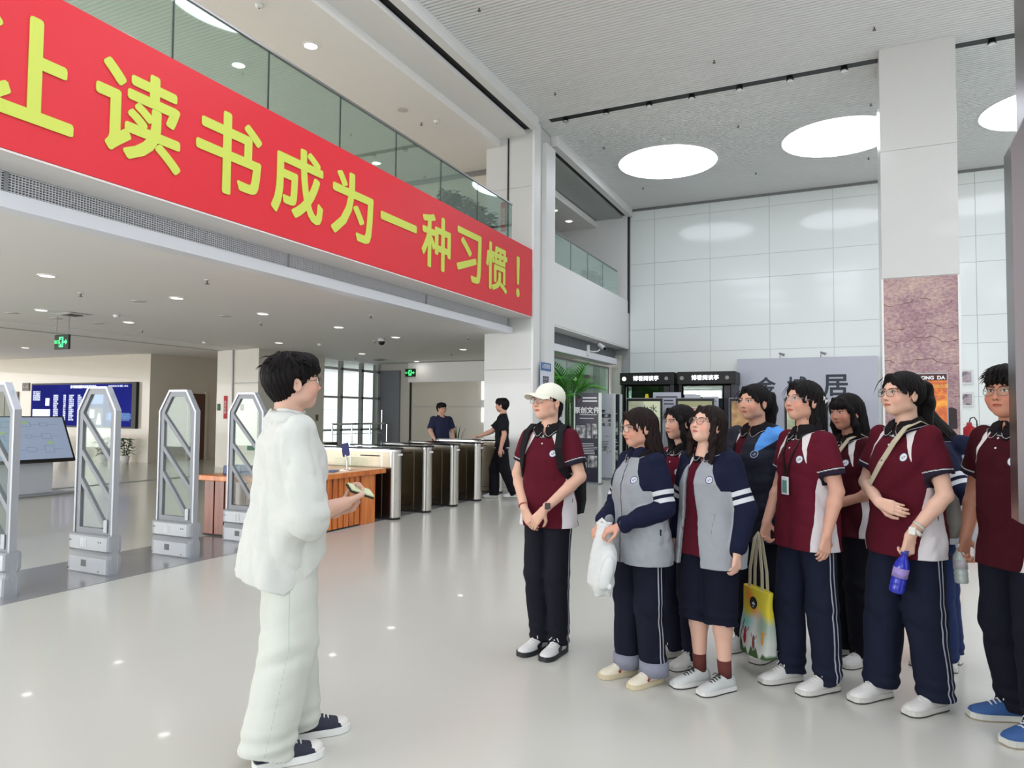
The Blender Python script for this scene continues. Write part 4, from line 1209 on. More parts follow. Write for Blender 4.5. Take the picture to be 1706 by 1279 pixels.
# calligraphy wall
cw = thing('calligraphy_wall', 'pale lilac-grey wall board with large dark brush characters', 'wall board', (-0.98, 20.1, 0))
MB().box(-1.72, 1.70, -0.05, 0.0, 0.0, 3.06).build('panel', mat('lilac_board', (196, 198, 210), rough=0.4, var=0.02), cw)
mk = mat('ink_dark', (58, 66, 76), rough=0.6)
for ch, xx, s in (('金', -0.98, 0.5), ('城', -0.2, 0.5), ('居', 0.72, 0.62)):
    writing('brush_character', ch, s, mk, (xx, -0.053, 2.32), 'y-', cw, center=True, fat=0.014)
for zz in (1.62, 1.45, 1.28):
    writing('small_text', '以文会友以书为伴' if zz > 1.5 else '城市书房悦读生活', 0.1, mat('ink_grey', (120, 126, 134)), (0.7, -0.053, zz), 'y-', cw, center=True)
for xx in (-0.62, 0.38):
    c_ = thing('wall_spotlight', 'small clip spotlight on top of the calligraphy wall, ' + ('left one' if xx < 0 else 'right one'), 'spotlight', (-0.98 + xx, 20.05, 3.06), 0)
    MB().tube([(0, -0.02, 0), (0, -0.05, 0.06), (0.05, -0.22, 0.10)], 0.008, n=6).build('arm', m_spr, c_)
    MB().cyl((0.0, -0.2, 0.11), (0.12, -0.26, 0.06), 0.025, 0.035, n=12).build('head', m_silver, c_)

# orange festival poster stand in front of the rock column
op = thing('orange_poster_stand', 'framed orange poster with a dark title bar standing before the rock poster', 'poster stand', (0.975, 11.6, 0))
MB().box(-0.315, 0.315, -0.02, 0.02, 1.1, 2.14, 0.01).build('frame', m_silver, op)
MB().box(-0.30, 0.30, -0.026, -0.02, 1.2, 2.12).build('print', ramp_mat('orange_print', [(0.25, (150, 60, 30)), (0.42, (196, 92, 40)), (0.52, (226, 132, 34)), (0.64, (240, 168, 48)), (0.8, (190, 80, 60))], scale=2.5, distortion=2.5, detail=10, rough=0.3), op)
MB().box(-0.30, 0.30, -0.03, -0.026, 2.03, 2.12).build('title_bar', mat('title_dark', (74, 30, 30)), op)
writing('title', 'UANG!DONG  DA', 0.068, m_wtext, (0.0, -0.031, 2.068), 'y-', op, center=True, fat=0.003)
writing('printed_text', '○ 活动方案', 0.055, mat('gold_print', (240, 200, 90)), (0.18, -0.028, 1.95), 'y-', op, center=True)
MB().cyl((-0.2, 0, 0.0), (-0.2, 0, 1.12), 0.02, n=10).build('leg', m_silver, op)
MB().cyl((0.2, 0, 0.0), (0.2, 0, 1.12), 0.02, n=10).build('leg', m_silver, op)
MB().box(-0.34, 0.34, -0.16, 0.16, 0.0, 0.03, 0.006).build('foot', m_silver, op)

# right of the column: framed pictures and extinguisher
for k, zz in enumerate((2.50, 1.95)):
    f_ = thing('framed_picture', ('small framed picture on the right wall, upper one', 'small framed picture on the right wall, lower one')[k], 'picture', (2.62, 20.19, zz))
    MB().box(-0.15, 0.15, -0.03, 0, -0.18, 0.18, 0.004).build('frame', m_white, f_)
    MB().box(-0.11, 0.11, -0.034, -0.03, -0.13, 0.13).build('photo', ramp_mat('small_photo', [(0.4, (90, 70, 80)), (0.55, (190, 180, 190)), (0.7, (170, 110, 100))], scale=5 + k, rough=0.4), f_)
ex = thing('fire_extinguisher_column', 'tall red fire extinguisher behind the student at the right edge', 'fire extinguisher', (2.12, 16.0, 0))
MB().lathe([(0.0, 0.0), (0.13, 0.0), (0.14, 0.03), (0.14, 1.2), (0.12, 1.3), (0.05, 1.36), (0.04, 1.42), (0.0, 1.42)], n=20).build('cylinder', mat('extinguisher_red', (176, 32, 42), rough=0.3), ex, True)
MB().tube([(0, 0, 1.42), (0.02, 0, 1.5), (0.08, 0, 1.52), (0.12, 0, 1.45), (0.13, 0, 1.2)], 0.012, n=6).build('hose', m_black, ex)

# steel-clad pillar and steel panel at the right edge
m_pil = mat('pillar_steel', (104, 96, 96), rough=0.22, metal=0.9, var=0.1, vscale=1.5, stretch=(4, 4, 0.3))
structure(MB().box(0.613, 1.2, 2.86, 3.3, 0, HC - 0.03).build('wall_steel_pillar', m_pil))
sp_ = thing('steel_panel', 'stainless sign panel with a chamfered corner at the right edge', 'panel', (0.492, 2.74, 1.15))
mb = MB()
mb.prism([(0.0, 0.02), (0.04, 0.0), (0.62, 0.0), (0.62, 1.5), (0.12, 1.5), (0.0, 1.24)], 'y', 0.0, 0.115)
mb.build('panel_body', m_pil, sp_)
mb = MB()
for zz in (0.62, 0.98, 0.45, 0.25):
    mb.cyl((0.10, -0.003, zz), (0.10, 0.0, zz), 0.05 if zz > 0.6 else 0.03, n=20)
mb.build('round_key', mat('key_grey', (90, 86, 84), rough=0.3), sp_)

# ================================================================ people: smooth bodies grown from distance fields
def V3(*a):
    return np.array(a, dtype=np.float64)


class Field:
    def __init__(s, lo, hi, h):
        s.h = h
        s.lo = np.array(lo, float)
        n = np.ceil((np.array(hi) - s.lo) / h).astype(int) + 1
        s.n = n
        s.ax = [s.lo[i] + h * np.arange(n[i]) for i in range(3)]
        s.f = np.full(n, 0.5, dtype=np.float32)

    def sub(s, lo, hi):
        sl = []
        for i in range(3):
            a = int(max(0, math.floor((lo[i] - s.lo[i]) / s.h)))
            b = int(min(s.n[i], math.ceil((hi[i] - s.lo[i]) / s.h) + 1))
            if b <= a:
                return None, None
            sl.append(slice(a, b))
        sl = tuple(sl)
        g = (s.ax[0][sl[0]][:, None, None], s.ax[1][sl[1]][None, :, None], s.ax[2][sl[2]][None, None, :])
        return sl, g

    def put(s, sl, d, k, mode='add'):
        a = s.f[sl]
        d = d.astype(np.float32)
        if mode == 'add':
            if k > 0:
                hh = np.clip(0.5 + 0.5 * (a - d) / k, 0, 1)
                s.f[sl] = a * (1 - hh) + d * hh - k * hh * (1 - hh)
            else:
                s.f[sl] = np.minimum(a, d)
        else:
            d = -d
            if k > 0:
                hh = np.clip(0.5 - 0.5 * (a - d) / k, 0, 1)
                s.f[sl] = a * (1 - hh) + d * hh + k * hh * (1 - hh)
            else:
                s.f[sl] = np.maximum(a, d)

    def cap(s, a, b, ra, rb=None, k=0.0, mode='add', cut_a=False, cut_b=False, sq=None):
        """tapered capsule; sq = (axis vector, factor) flattens the section along an axis"""
        rb = ra if rb is None else rb
        a = np.array(a, float); b = np.array(b, float)
        R = max(ra, rb) + k + 3 * s.h
        if sq is not None:
            R *= 1.3
        sl, g = s.sub(np.minimum(a, b) - R, np.maximum(a, b) + R)
        if sl is None:
            return s
        d = b - a
        L2 = max(1e-9, float(d @ d))
        px, py, pz = g[0] - a[0], g[1] - a[1], g[2] - a[2]
        t_ = (px * d[0] + py * d[1] + pz * d[2]) / L2
        t = np.clip(t_, 0, 1)
        qx, qy, qz = px - t * d[0], py - t * d[1], pz - t * d[2]
        if sq is not None:
            v, fac = np.array(sq[0], float), sq[1]
            v = v / np.linalg.norm(v)
            c = (qx * v[0] + qy * v[1] + qz * v[2]) * (1 / fac - 1)
            qx, qy, qz = qx + c * v[0], qy + c * v[1], qz + c * v[2]
        dist = np.sqrt(qx * qx + qy * qy + qz * qz) - (ra + (rb - ra) * t)
        L = math.sqrt(L2)
        if cut_b:
            dist = np.maximum(dist, (t_ - 1) * L)
        if cut_a:
            dist = np.maximum(dist, -t_ * L)
        s.put(sl, dist, k, mode)
        return s

    def chain(s, pts, rs, k=0.0, **kw):
        for i in range(len(pts) - 1):
            s.cap(pts[i], pts[i + 1], rs[i], rs[i + 1], k, **kw)
        return s

    def ell(s, c, r, k=0.0, mode='add', rot=None):
        c = np.array(c, float); r = np.array(r, float)
        R = max(r) + k + 3 * s.h
        sl, g = s.sub(c - R, c + R)
        if sl is None:
            return s
        x, y, z = g[0] - c[0], g[1] - c[1], g[2] - c[2]
        if rot is not None:
            m = np.array(rot)
            x, y, z = (m[0, 0] * x + m[1, 0] * y + m[2, 0] * z, m[0, 1] * x + m[1, 1] * y + m[2, 1] * z, m[0, 2] * x + m[1, 2] * y + m[2, 2] * z)
        k0 = np.sqrt((x / r[0]) ** 2 + (y / r[1]) ** 2 + (z / r[2]) ** 2)
        k1 = np.sqrt((x / r[0] ** 2) ** 2 + (y / r[1] ** 2) ** 2 + (z / r[2] ** 2) ** 2) + 1e-6
        s.put(sl, k0 * (k0 - 1) / k1, k, mode)
        return s

    def loft(s, levels, k=0.0, p=2.3, mode='add', capz=True):
        """levels: (z, cx, cy, a, b)"""
        L = np.array(levels, float)
        m = float(max(L[:, 3].max(), L[:, 4].max())) + k + 3 * s.h
        lo = (L[:, 1].min() - m, L[:, 2].min() - m, L[0, 0] - k - 3 * s.h)
        hi = (L[:, 1].max() + m, L[:, 2].max() + m, L[-1, 0] + k + 3 * s.h)
        sl, g = s.sub(lo, hi)
        if sl is None:
            return s
        z = g[2]
        zz = np.clip(z[0, 0, :], L[0, 0], L[-1, 0])
        # smooth interpolation
        def ip(j):
            return np.interp(zz, L[:, 0], L[:, j])[None, None, :]
        cx, cy, a, b = ip(1), ip(2), ip(3), ip(4)
        q = (np.abs((g[0] - cx) / a) ** p + np.abs((g[1] - cy) / b) ** p) ** (1 / p)
        d = (q - 1) * np.minimum(a, b)
        if capz:
            d = np.maximum(d, np.maximum(L[0, 0] - z, z - L[-1, 0]))
        s.put(sl, d, k, mode)
        return s

    def cutz(s, z0=None, z1=None):
        z = s.ax[2][None, None, :]
        if z0 is not None:
            s.f = np.maximum(s.f, (z0 - z).astype(np.float32))
        if z1 is not None:
            s.f = np.maximum(s.f, (z - z1).astype(np.float32))
        return s

    def cut(s, pt, nrm):
        """remove everything on the side the normal points to"""
        n_ = np.array(nrm, float); n_ /= np.linalg.norm(n_)
        d = (s.ax[0][:, None, None] - pt[0]) * n_[0] + (s.ax[1][None, :, None] - pt[1]) * n_[1] + (s.ax[2][None, None, :] - pt[2]) * n_[2]
        s.f = np.maximum(s.f, d.astype(np.float32))
        return s

    def add(s, fn):
        s.f = s.f + fn(s.ax[0][:, None, None], s.ax[1][None, :, None], s.ax[2][None, None, :]).astype(np.float32)
        return s

    def mesh(s):
        f = s.f.copy()
        f[0] = f[-1] = 0.5; f[:, 0] = f[:, -1] = 0.5; f[:, :, 0] = f[:, :, -1] = 0.5
        ins = f < 0
        nx, ny, nz = f.shape
        c = np.zeros((nx - 1, ny - 1, nz - 1), dtype=np.uint8)
        for dx in (0, 1):
            for dy in (0, 1):
                for dz in (0, 1):
                    c += ins[dx:nx - 1 + dx, dy:ny - 1 + dy, dz:nz - 1 + dz]
        act = (c > 0) & (c < 8)
        idx = np.argwhere(act)
        if len(idx) == 0:
            return np.zeros((0, 3)), np.zeros((0, 4), int)
        vid = np.full(act.shape, -1, dtype=np.int32)
        vid[act] = np.arange(len(idx))
        pos = np.zeros((len(idx), 3)); cnt = np.zeros(len(idx))
        I, J, K = idx.T
        for a in range(3):
            for o1 in (0, 1):
                for o2 in (0, 1):
                    o = [0, 0, 0]
                    oth = [q for q in range(3) if q != a]
                    o[oth[0]] = o1; o[oth[1]] = o2
                    e = list(o); e[a] = 1
                    f0 = f[I + o[0], J + o[1], K + o[2]]; f1 = f[I + e[0], J + e[1], K + e[2]]
                    m = (f0 < 0) != (f1 < 0)
                    t = f0[m] / (f0[m] - f1[m])
                    P = np.tile(np.array(o, float), (m.sum(), 1)); P[:, a] = t
                    pos[m] += P; cnt[m] += 1
        pos = pos / cnt[:, None] + idx
        P = s.lo + pos * s.h
        quads = []
        for a in range(3):
            oth = [q for q in range(3) if q != a]
            sl0 = [slice(1, n_ - 1) for n_ in f.shape]; sl0[a] = slice(0, f.shape[a] - 1)
            sl1 = list(sl0); sl1[a] = slice(1, f.shape[a])
            A = ins[tuple(sl0)]; B = ins[tuple(sl1)]
            for flip in (False, True):
                m = np.argwhere((A & ~B) if not flip else (~A & B))
                if len(m) == 0:
                    continue
                off = np.array([1, 1, 1]); off[a] = 0
                m = m + off
                b, d = (oth if a != 1 else oth[::-1])
                def at(db, dd):
                    q = m.copy(); q[:, b] -= db; q[:, d] -= dd
                    return vid[q[:, 0], q[:, 1], q[:, 2]]
                Q = np.stack([at(1, 1), at(0, 1), at(0, 0), at(1, 0)], 1)
                if flip:
                    Q = Q[:, ::-1]
                quads.append(Q)
        return P, np.concatenate(quads)


def mk_mesh(name, parts, m, parent, layers=None, attrs=None):
    """parts: list of (P, Q); layers: dict attr -> function(P)"""
    Ps = []; Qs = []; n = 0
    for P, Q in parts:
        Ps.append(P); Qs.append(Q + n); n += len(P)
    P = np.concatenate(Ps); Q = np.concatenate(Qs)
    me = bpy.data.meshes.new(name)
    me.vertices.add(len(P)); me.vertices.foreach_set('co', P.astype(np.float32).ravel())
    me.loops.add(len(Q) * 4); me.polygons.add(len(Q))
    me.loops.foreach_set('vertex_index', Q.astype(np.int32).ravel())
    me.polygons.foreach_set('loop_start', np.arange(0, len(Q) * 4, 4, dtype=np.int32))
    try:
        me.polygons.foreach_set('loop_total', np.full(len(Q), 4, dtype=np.int32))
    except Exception:
        pass
    me.polygons.foreach_set('use_smooth', np.ones(len(Q), dtype=bool))
    me.update(calc_edges=True)
    me.validate()
    if attrs:
        for k, v in attrs.items():
            a = me.attributes.new(k, 'FLOAT', 'POINT')
            a.data.foreach_set('value', v.astype(np.float32))
    if layers:
        for k, fn in layers.items():
            a = me.attributes.new(k, 'FLOAT', 'POINT')
            a.data.foreach_set('value', np.asarray(fn(P), dtype=np.float32))
    me.materials.append(m)
    o = bpy.data.objects.new(name, me)
    COL.objects.link(o)
    if parent is not None:
        o.parent = parent
    return o


def layer_mat(name, base, layers, rough=0.85, var=0.08, vscale=30, bump=0.25, bscale=180, sheen=0.0, spec=0.3, stretch=(1, 1, 1), sss=0.0, soft=0.0):
    """base colour with crisp printed / sewn areas: layers = [(attribute, colour, softness)], area where attribute < 0"""
    if name in MATS:
        return MATS[name]
    m = bpy.data.materials.new(name)
    m.use_nodes = True
    nt = m.node_tree
    b = nt.nodes['Principled BSDF']
    c = lin(base)
    tc = nd(nt, 'ShaderNodeTexCoord')
    mp = nd(nt, 'ShaderNodeMapping'); mp.inputs['Scale'].default_value = stretch
    nt.links.new(tc.outputs['Object'], mp.inputs[0])
    no = nd(nt, 'ShaderNodeTexNoise'); no.inputs['Scale'].default_value = vscale; no.inputs['Detail'].default_value = 4
    nt.links.new(mp.outputs[0], no.inputs['Vector'])
    mx = nd(nt, 'ShaderNodeMix', data_type='RGBA')
    mx.inputs['A'].default_value = (*[v * (1 - var) for v in c], 1)
    mx.inputs['B'].default_value = (*[min(1, v * (1 + var)) for v in c], 1)
    nt.links.new(no.outputs['Fac'], mx.inputs['Factor'])
    cur = mx.outputs['Result']
    for ly in layers:
        at, col = ly[0], ly[1]
        sf = ly[2] if len(ly) > 2 else 0.0
        a = nd(nt, 'ShaderNodeAttribute'); a.attribute_name = at
        if sf > 0:
            l = nd(nt, 'ShaderNodeMapRange'); l.inputs['From Min'].default_value = sf; l.inputs['From Max'].default_value = -sf
            nt.links.new(a.outputs['Fac'], l.inputs['Value'])
        else:
            l = nd(nt, 'ShaderNodeMath', operation='LESS_THAN'); l.inputs[1].default_value = 0.0
            nt.links.new(a.outputs['Fac'], l.inputs[0])
        x = nd(nt, 'ShaderNodeMix', data_type='RGBA')
        x.inputs['B'].default_value = (*lin(col), 1)
        nt.links.new(cur, x.inputs['A'])
        nt.links.new(l.outputs[0], x.inputs['Factor'])
        cur = x.outputs['Result']
    nt.links.new(cur, b.inputs['Base Color'])
    b.inputs['Roughness'].default_value = rough
    b.inputs['Specular IOR Level'].default_value = spec
    b.inputs['Sheen Weight'].default_value = sheen
    if sss > 0:
        b.inputs['Subsurface Weight'].default_value = sss
        b.inputs['Subsurface Radius'].default_value = (1.0, 0.35, 0.2)
        b.inputs['Subsurface Scale'].default_value = 0.012
    if bump > 0:
        nb = nd(nt, 'ShaderNodeTexNoise'); nb.inputs['Scale'].default_value = bscale; nb.inputs['Detail'].default_value = 2
        nt.links.new(mp.outputs[0], nb.inputs['Vector'])
        bp = nd(nt, 'ShaderNodeBump'); bp.inputs['Strength'].default_value = bump; bp.inputs['Distance'].default_value = 0.002
        nt.links.new(nb.outputs['Fac'], bp.inputs['Height'])
        nt.links.new(bp.outputs[0], b.inputs['Normal'])
    MATS[name] = m
    return m


def rotm(yaw=0, pitch=0, roll=0):
    """head turn: yaw + = towards own left, pitch + = chin up, roll + = towards own left shoulder (face looks to -y)"""
    return np.array(Matrix.Rotation(math.radians(yaw), 3, 'Z') @ Matrix.Rotation(math.radians(-pitch), 3, 'X') @ Matrix.Rotation(math.radians(roll), 3, 'Y'))


def seg_t(P, a, b):
    a = np.array(a, float); b = np.array(b, float); d = b - a
    t = np.clip(((P - a) @ d) / (d @ d), 0, 1)
    q = P - a - t[:, None] * d
    return t, np.linalg.norm(q, axis=1), q


def nrm(v):
    v = np.array(v, float)
    return v / (np.linalg.norm(v) + 1e-9)


def wrinkle(seed, amp, scale, n=5, dirs=None):
    r = np.random.RandomState(seed)
    W_ = []
    for i in range(n):
        d = r.normal(size=3)
        if dirs is not None:
            d = d * np.array(dirs)
        d = d / np.linalg.norm(d) * scale * r.uniform(0.6, 1.6)
        W_.append((d, r.uniform(0, 6.28), r.uniform(0.5, 1.0)))
    def fn(x, y, z):
        o = 0
        warp = 0.6 * np.sin(9 * x + 7 * z + seed) + 0.5 * np.sin(11 * y - 6 * z)
        for d, ph, a in W_:
            o = o + a * (1 - 2 * np.abs(np.sin(0.5 * (d[0] * x + d[1] * y + d[2] * z + ph + warp))))
        return amp * o / n * 1.6
    return fn


def hand_sdf(F, wr, d, nrm_, side, curl=0.5, sc=1.0, spread=0.0, thumb_in=0.4):
    """palm with four fingers of different length and a thumb from the side of the palm.
    d: direction of the hand, nrm_: direction the palm faces, side: +1 left hand, -1 right hand"""
    d = nrm(d); n_ = nrm(np.array(nrm_) - d * (np.dot(nrm_, d)))
    s_ = np.cross(d, n_) * side      # towards the thumb
    wr = np.array(wr, float)
    off = [0.026, 0.009, -0.009, -0.025]
    mc = [0.086, 0.090, 0.086, 0.078]
    ln = [0.070, 0.078, 0.072, 0.056]
    rad = [0.0085, 0.0088, 0.0083, 0.0073]
    for i in range(4):
        k0 = wr + s_ * off[i] * 0.55 * sc + d * 0.01 * sc
        kn = wr + s_ * off[i] * sc + d * mc[i] * sc - n_ * 0.003
        F.cap(k0, kn, 0.0135 * sc, 0.0112 * sc, k=0.012)
    for i in range(4):
        p = wr + s_ * off[i] * sc + d * mc[i] * sc - n_ * 0.002
        ang = 0.15 + curl * 0.55
        dd = d + s_ * (off[i] * spread * 8)
        for j, fr in enumerate((0.45, 0.31, 0.24)):
            a = ang
            v = nrm(nrm(dd) * math.cos(a) + n_ * math.sin(a))
            q = p + v * ln[i] * fr * sc
            F.cap(p, q, rad[i] * sc * (1 - 0.07 * j), rad[i] * sc * (1 - 0.07 * (j + 1)), k=0.002 if j else 0.004)
            p = q
            ang += curl * (0.85 - 0.1 * j)
    tb = wr + s_ * 0.022 * sc + d * 0.02 * sc + n_ * 0.006
    v1 = nrm(d * 0.75 + s_ * 0.7 + n_ * thumb_in)
    t1 = tb + v1 * 0.042 * sc
    F.cap(wr + s_ * 0.012 * sc + d * 0.012, t1, 0.015 * sc, 0.0105 * sc, k=0.010)
    v2 = nrm(d * 0.95 + s_ * 0.2 + n_ * thumb_in * 1.2)
    t2 = t1 + v2 * 0.030 * sc
    F.cap(t1, t2, 0.0103 * sc, 0.0092 * sc, k=0.004)
    v3 = nrm(d * 1.0 - s_ * 0.15 + n_ * (thumb_in + 0.3))
    F.cap(t2, t2 + v3 * 0.024 * sc, 0.0092 * sc, 0.0075 * sc, k=0.002)


SKIN = {}
def skin_mat(rgb, brow=(46, 34, 32), closed=False):
    key = 'skin_%d_%d_%d%s' % (*rgb, '_c' if closed else '')
    if key not in SKIN:
        lip = tuple(int(v) for v in (rgb[0] * 0.86, rgb[1] * 0.62, rgb[2] * 0.62))
        lay = [('blush', tuple(int(v) for v in (min(255, rgb[0] * 1.0), rgb[1] * 0.9, rgb[2] * 0.88)), 0.6), ('lips', lip, 0.12), ('mouth', (110, 58, 54), 0.1)]
        if not closed:
            lay += [('eyew', (222, 214, 208)), ('iris', (38, 26, 22)), ('glint', (200, 200, 205))]
        lay += [('lash', (34, 24, 24), 0.15), ('brow', brow, 0.35), ('nostril', (110, 66, 56), 0.3), ('nail', (226, 178, 166), 0.1)]
        SKIN[key] = layer_mat(key, rgb, lay, rough=0.5, var=0.03, vscale=25, bump=0.05, bscale=250, spec=0.35, sss=0.12)
    return SKIN[key]


def head_parts(hs=1.0, fat=0.0, h=0.0026, nose=1.0, closed=False, fem=True):
    """returns vertices and quads in the head frame plus face layers"""
    F = Field((-0.12, -0.15, -0.20), (0.12, 0.14, 0.15), h)
    F.ell((0, 0.014, 0.035), (0.074, 0.092, 0.082))
    F.ell((0, -0.018, 0.005), (0.068 + fat * 0.4, 0.072, 0.085), k=0.02)
    F.ell((0, -0.022, -0.045), (0.056 + fat, 0.062 + fat * 0.3, 0.058 + fat * 0.3), k=0.03)
    F.ell((0, -0.052, -0.086), (0.024 + fat * 0.3, 0.024, 0.020), k=0.028)
    for sx in (-1, 1):
        F.ell((sx * 0.040, -0.052, -0.028), (0.026 + fat * 0.5, 0.030, 0.030), k=0.02)      # cheek
        F.ell((sx * 0.047, -0.012, -0.062), (0.018 + fat * 0.4, 0.035, 0.02), k=0.025)      # jaw corner
        F.ell((sx * 0.031, -0.094, 0.006), (0.017, 0.014, 0.011), k=0.014, mode='sub')      # eye socket
        F.ell((sx * 0.030, -0.0725, 0.006), (0.0150, 0.0125, 0.0115), k=0.004)               # eyeball with lids
        F.ell((sx * 0.030, -0.079, 0.021), (0.022, 0.008, 0.005), k=0.010)                  # brow ridge
        # ear
        rot = np.array(Matrix.Rotation(0.25 * sx, 3, 'Z') @ Matrix.Rotation(-0.2, 3, 'X'))
        F.ell((sx * 0.078, 0.012, -0.008), (0.008, 0.019, 0.031), k=0.006, rot=rot)
        F.ell((sx * 0.086, 0.008, -0.006), (0.006, 0.010, 0.018), k=0.004, mode='sub', rot=rot)
        F.ell((sx * 0.0115, -0.0905, -0.031), (0.0075, 0.008, 0.0065), k=0.006)
    F.cap((0, -0.082, 0.012), (0, -0.097, -0.024), 0.0065, 0.0095 * nose, k=0.010)
    F.ell((0, -0.098, -0.028), (0.0095, 0.009, 0.008), k=0.006)
    F.ell((0, -0.0805, -0.0545), (0.021, 0.0095, 0.0052), k=0.005)      # upper lip
    F.ell((0, -0.0785, -0.0645), (0.018, 0.0095, 0.0058), k=0.005)      # lower lip
    F.cap((-0.018, -0.0885, -0.0592), (0.018, -0.0885, -0.0592), 0.0022, k=0.003, mode='sub')
    F.cap((0, 0.028, -0.04), (0, 0.040, -0.22), 0.050 if fem else 0.056, 0.052 if fem else 0.060, k=0.02)
    F.cutz(z0=-0.19)
    P, Q = F.mesh()
    x, y, z = P.T
    ax = np.abs(x)
    front = np.where(y < -0.03, 0.0, 5.0)
    u = (ax - 0.030) / 0.0150
    zc = 0.0065 + 0.0012 * u
    hh = 0.0060 * np.maximum(0.0, 1 - u ** 2)
    L = {}
    L['eyew'] = np.where(np.abs(u) < 1, (np.abs(z - zc) - hh) * 200, 1) + front
    L['iris'] = np.maximum(np.sqrt((ax - 0.030) ** 2 + (z - zc) ** 2) - 0.0060, np.abs(z - zc) - hh) * 200 + front
    L['glint'] = (np.sqrt((x - 0.030 * np.sign(x) - 0.0015) ** 2 + (z - zc - 0.002) ** 2) - 0.0011) * 200 + front
    if closed:
        L['lash'] = (np.maximum(np.abs(z - (zc - 0.0035 + 0.002 * u * u)) - 0.0013, (np.abs(u) - 1.0) * 0.015)) * 300 + front
    else:
        L['lash'] = (np.maximum(np.abs(z - (zc + hh + 0.0006)) - 0.0019, (np.abs(u) - 1.1) * 0.015)) * 300 + front
    ub = (ax - 0.031) / 0.021
    L['brow'] = (np.maximum(np.abs(z - (0.0255 + 0.002 * ub - 0.004 * ub * ub)) - (0.0030 - 0.0009 * ub), (np.abs(ub) - 1) * 0.02)) * 200 + front
    lipu = x / 0.0225
    lh = 0.0075 * np.sqrt(np.maximum(0.0, 1 - lipu ** 2))
    L['lips'] = np.where(np.abs(lipu) < 1, (np.abs(z + 0.0597) - lh) * 100, 1) + front
    L['mouth'] = np.where(np.abs(lipu) < 0.95, (np.abs(z + 0.0592) - 0.0012) * 200, 1) + front
    L['blush'] = (np.sqrt((ax - 0.045) ** 2 + (z + 0.028) ** 2) - 0.02) * 30 + front
    L['nostril'] = (np.sqrt((ax - 0.008) ** 2 + (z + 0.0365) ** 2) - 0.0038) * 300 + front
    L['nail'] = np.ones_like(x)
    return P * hs, Q, L


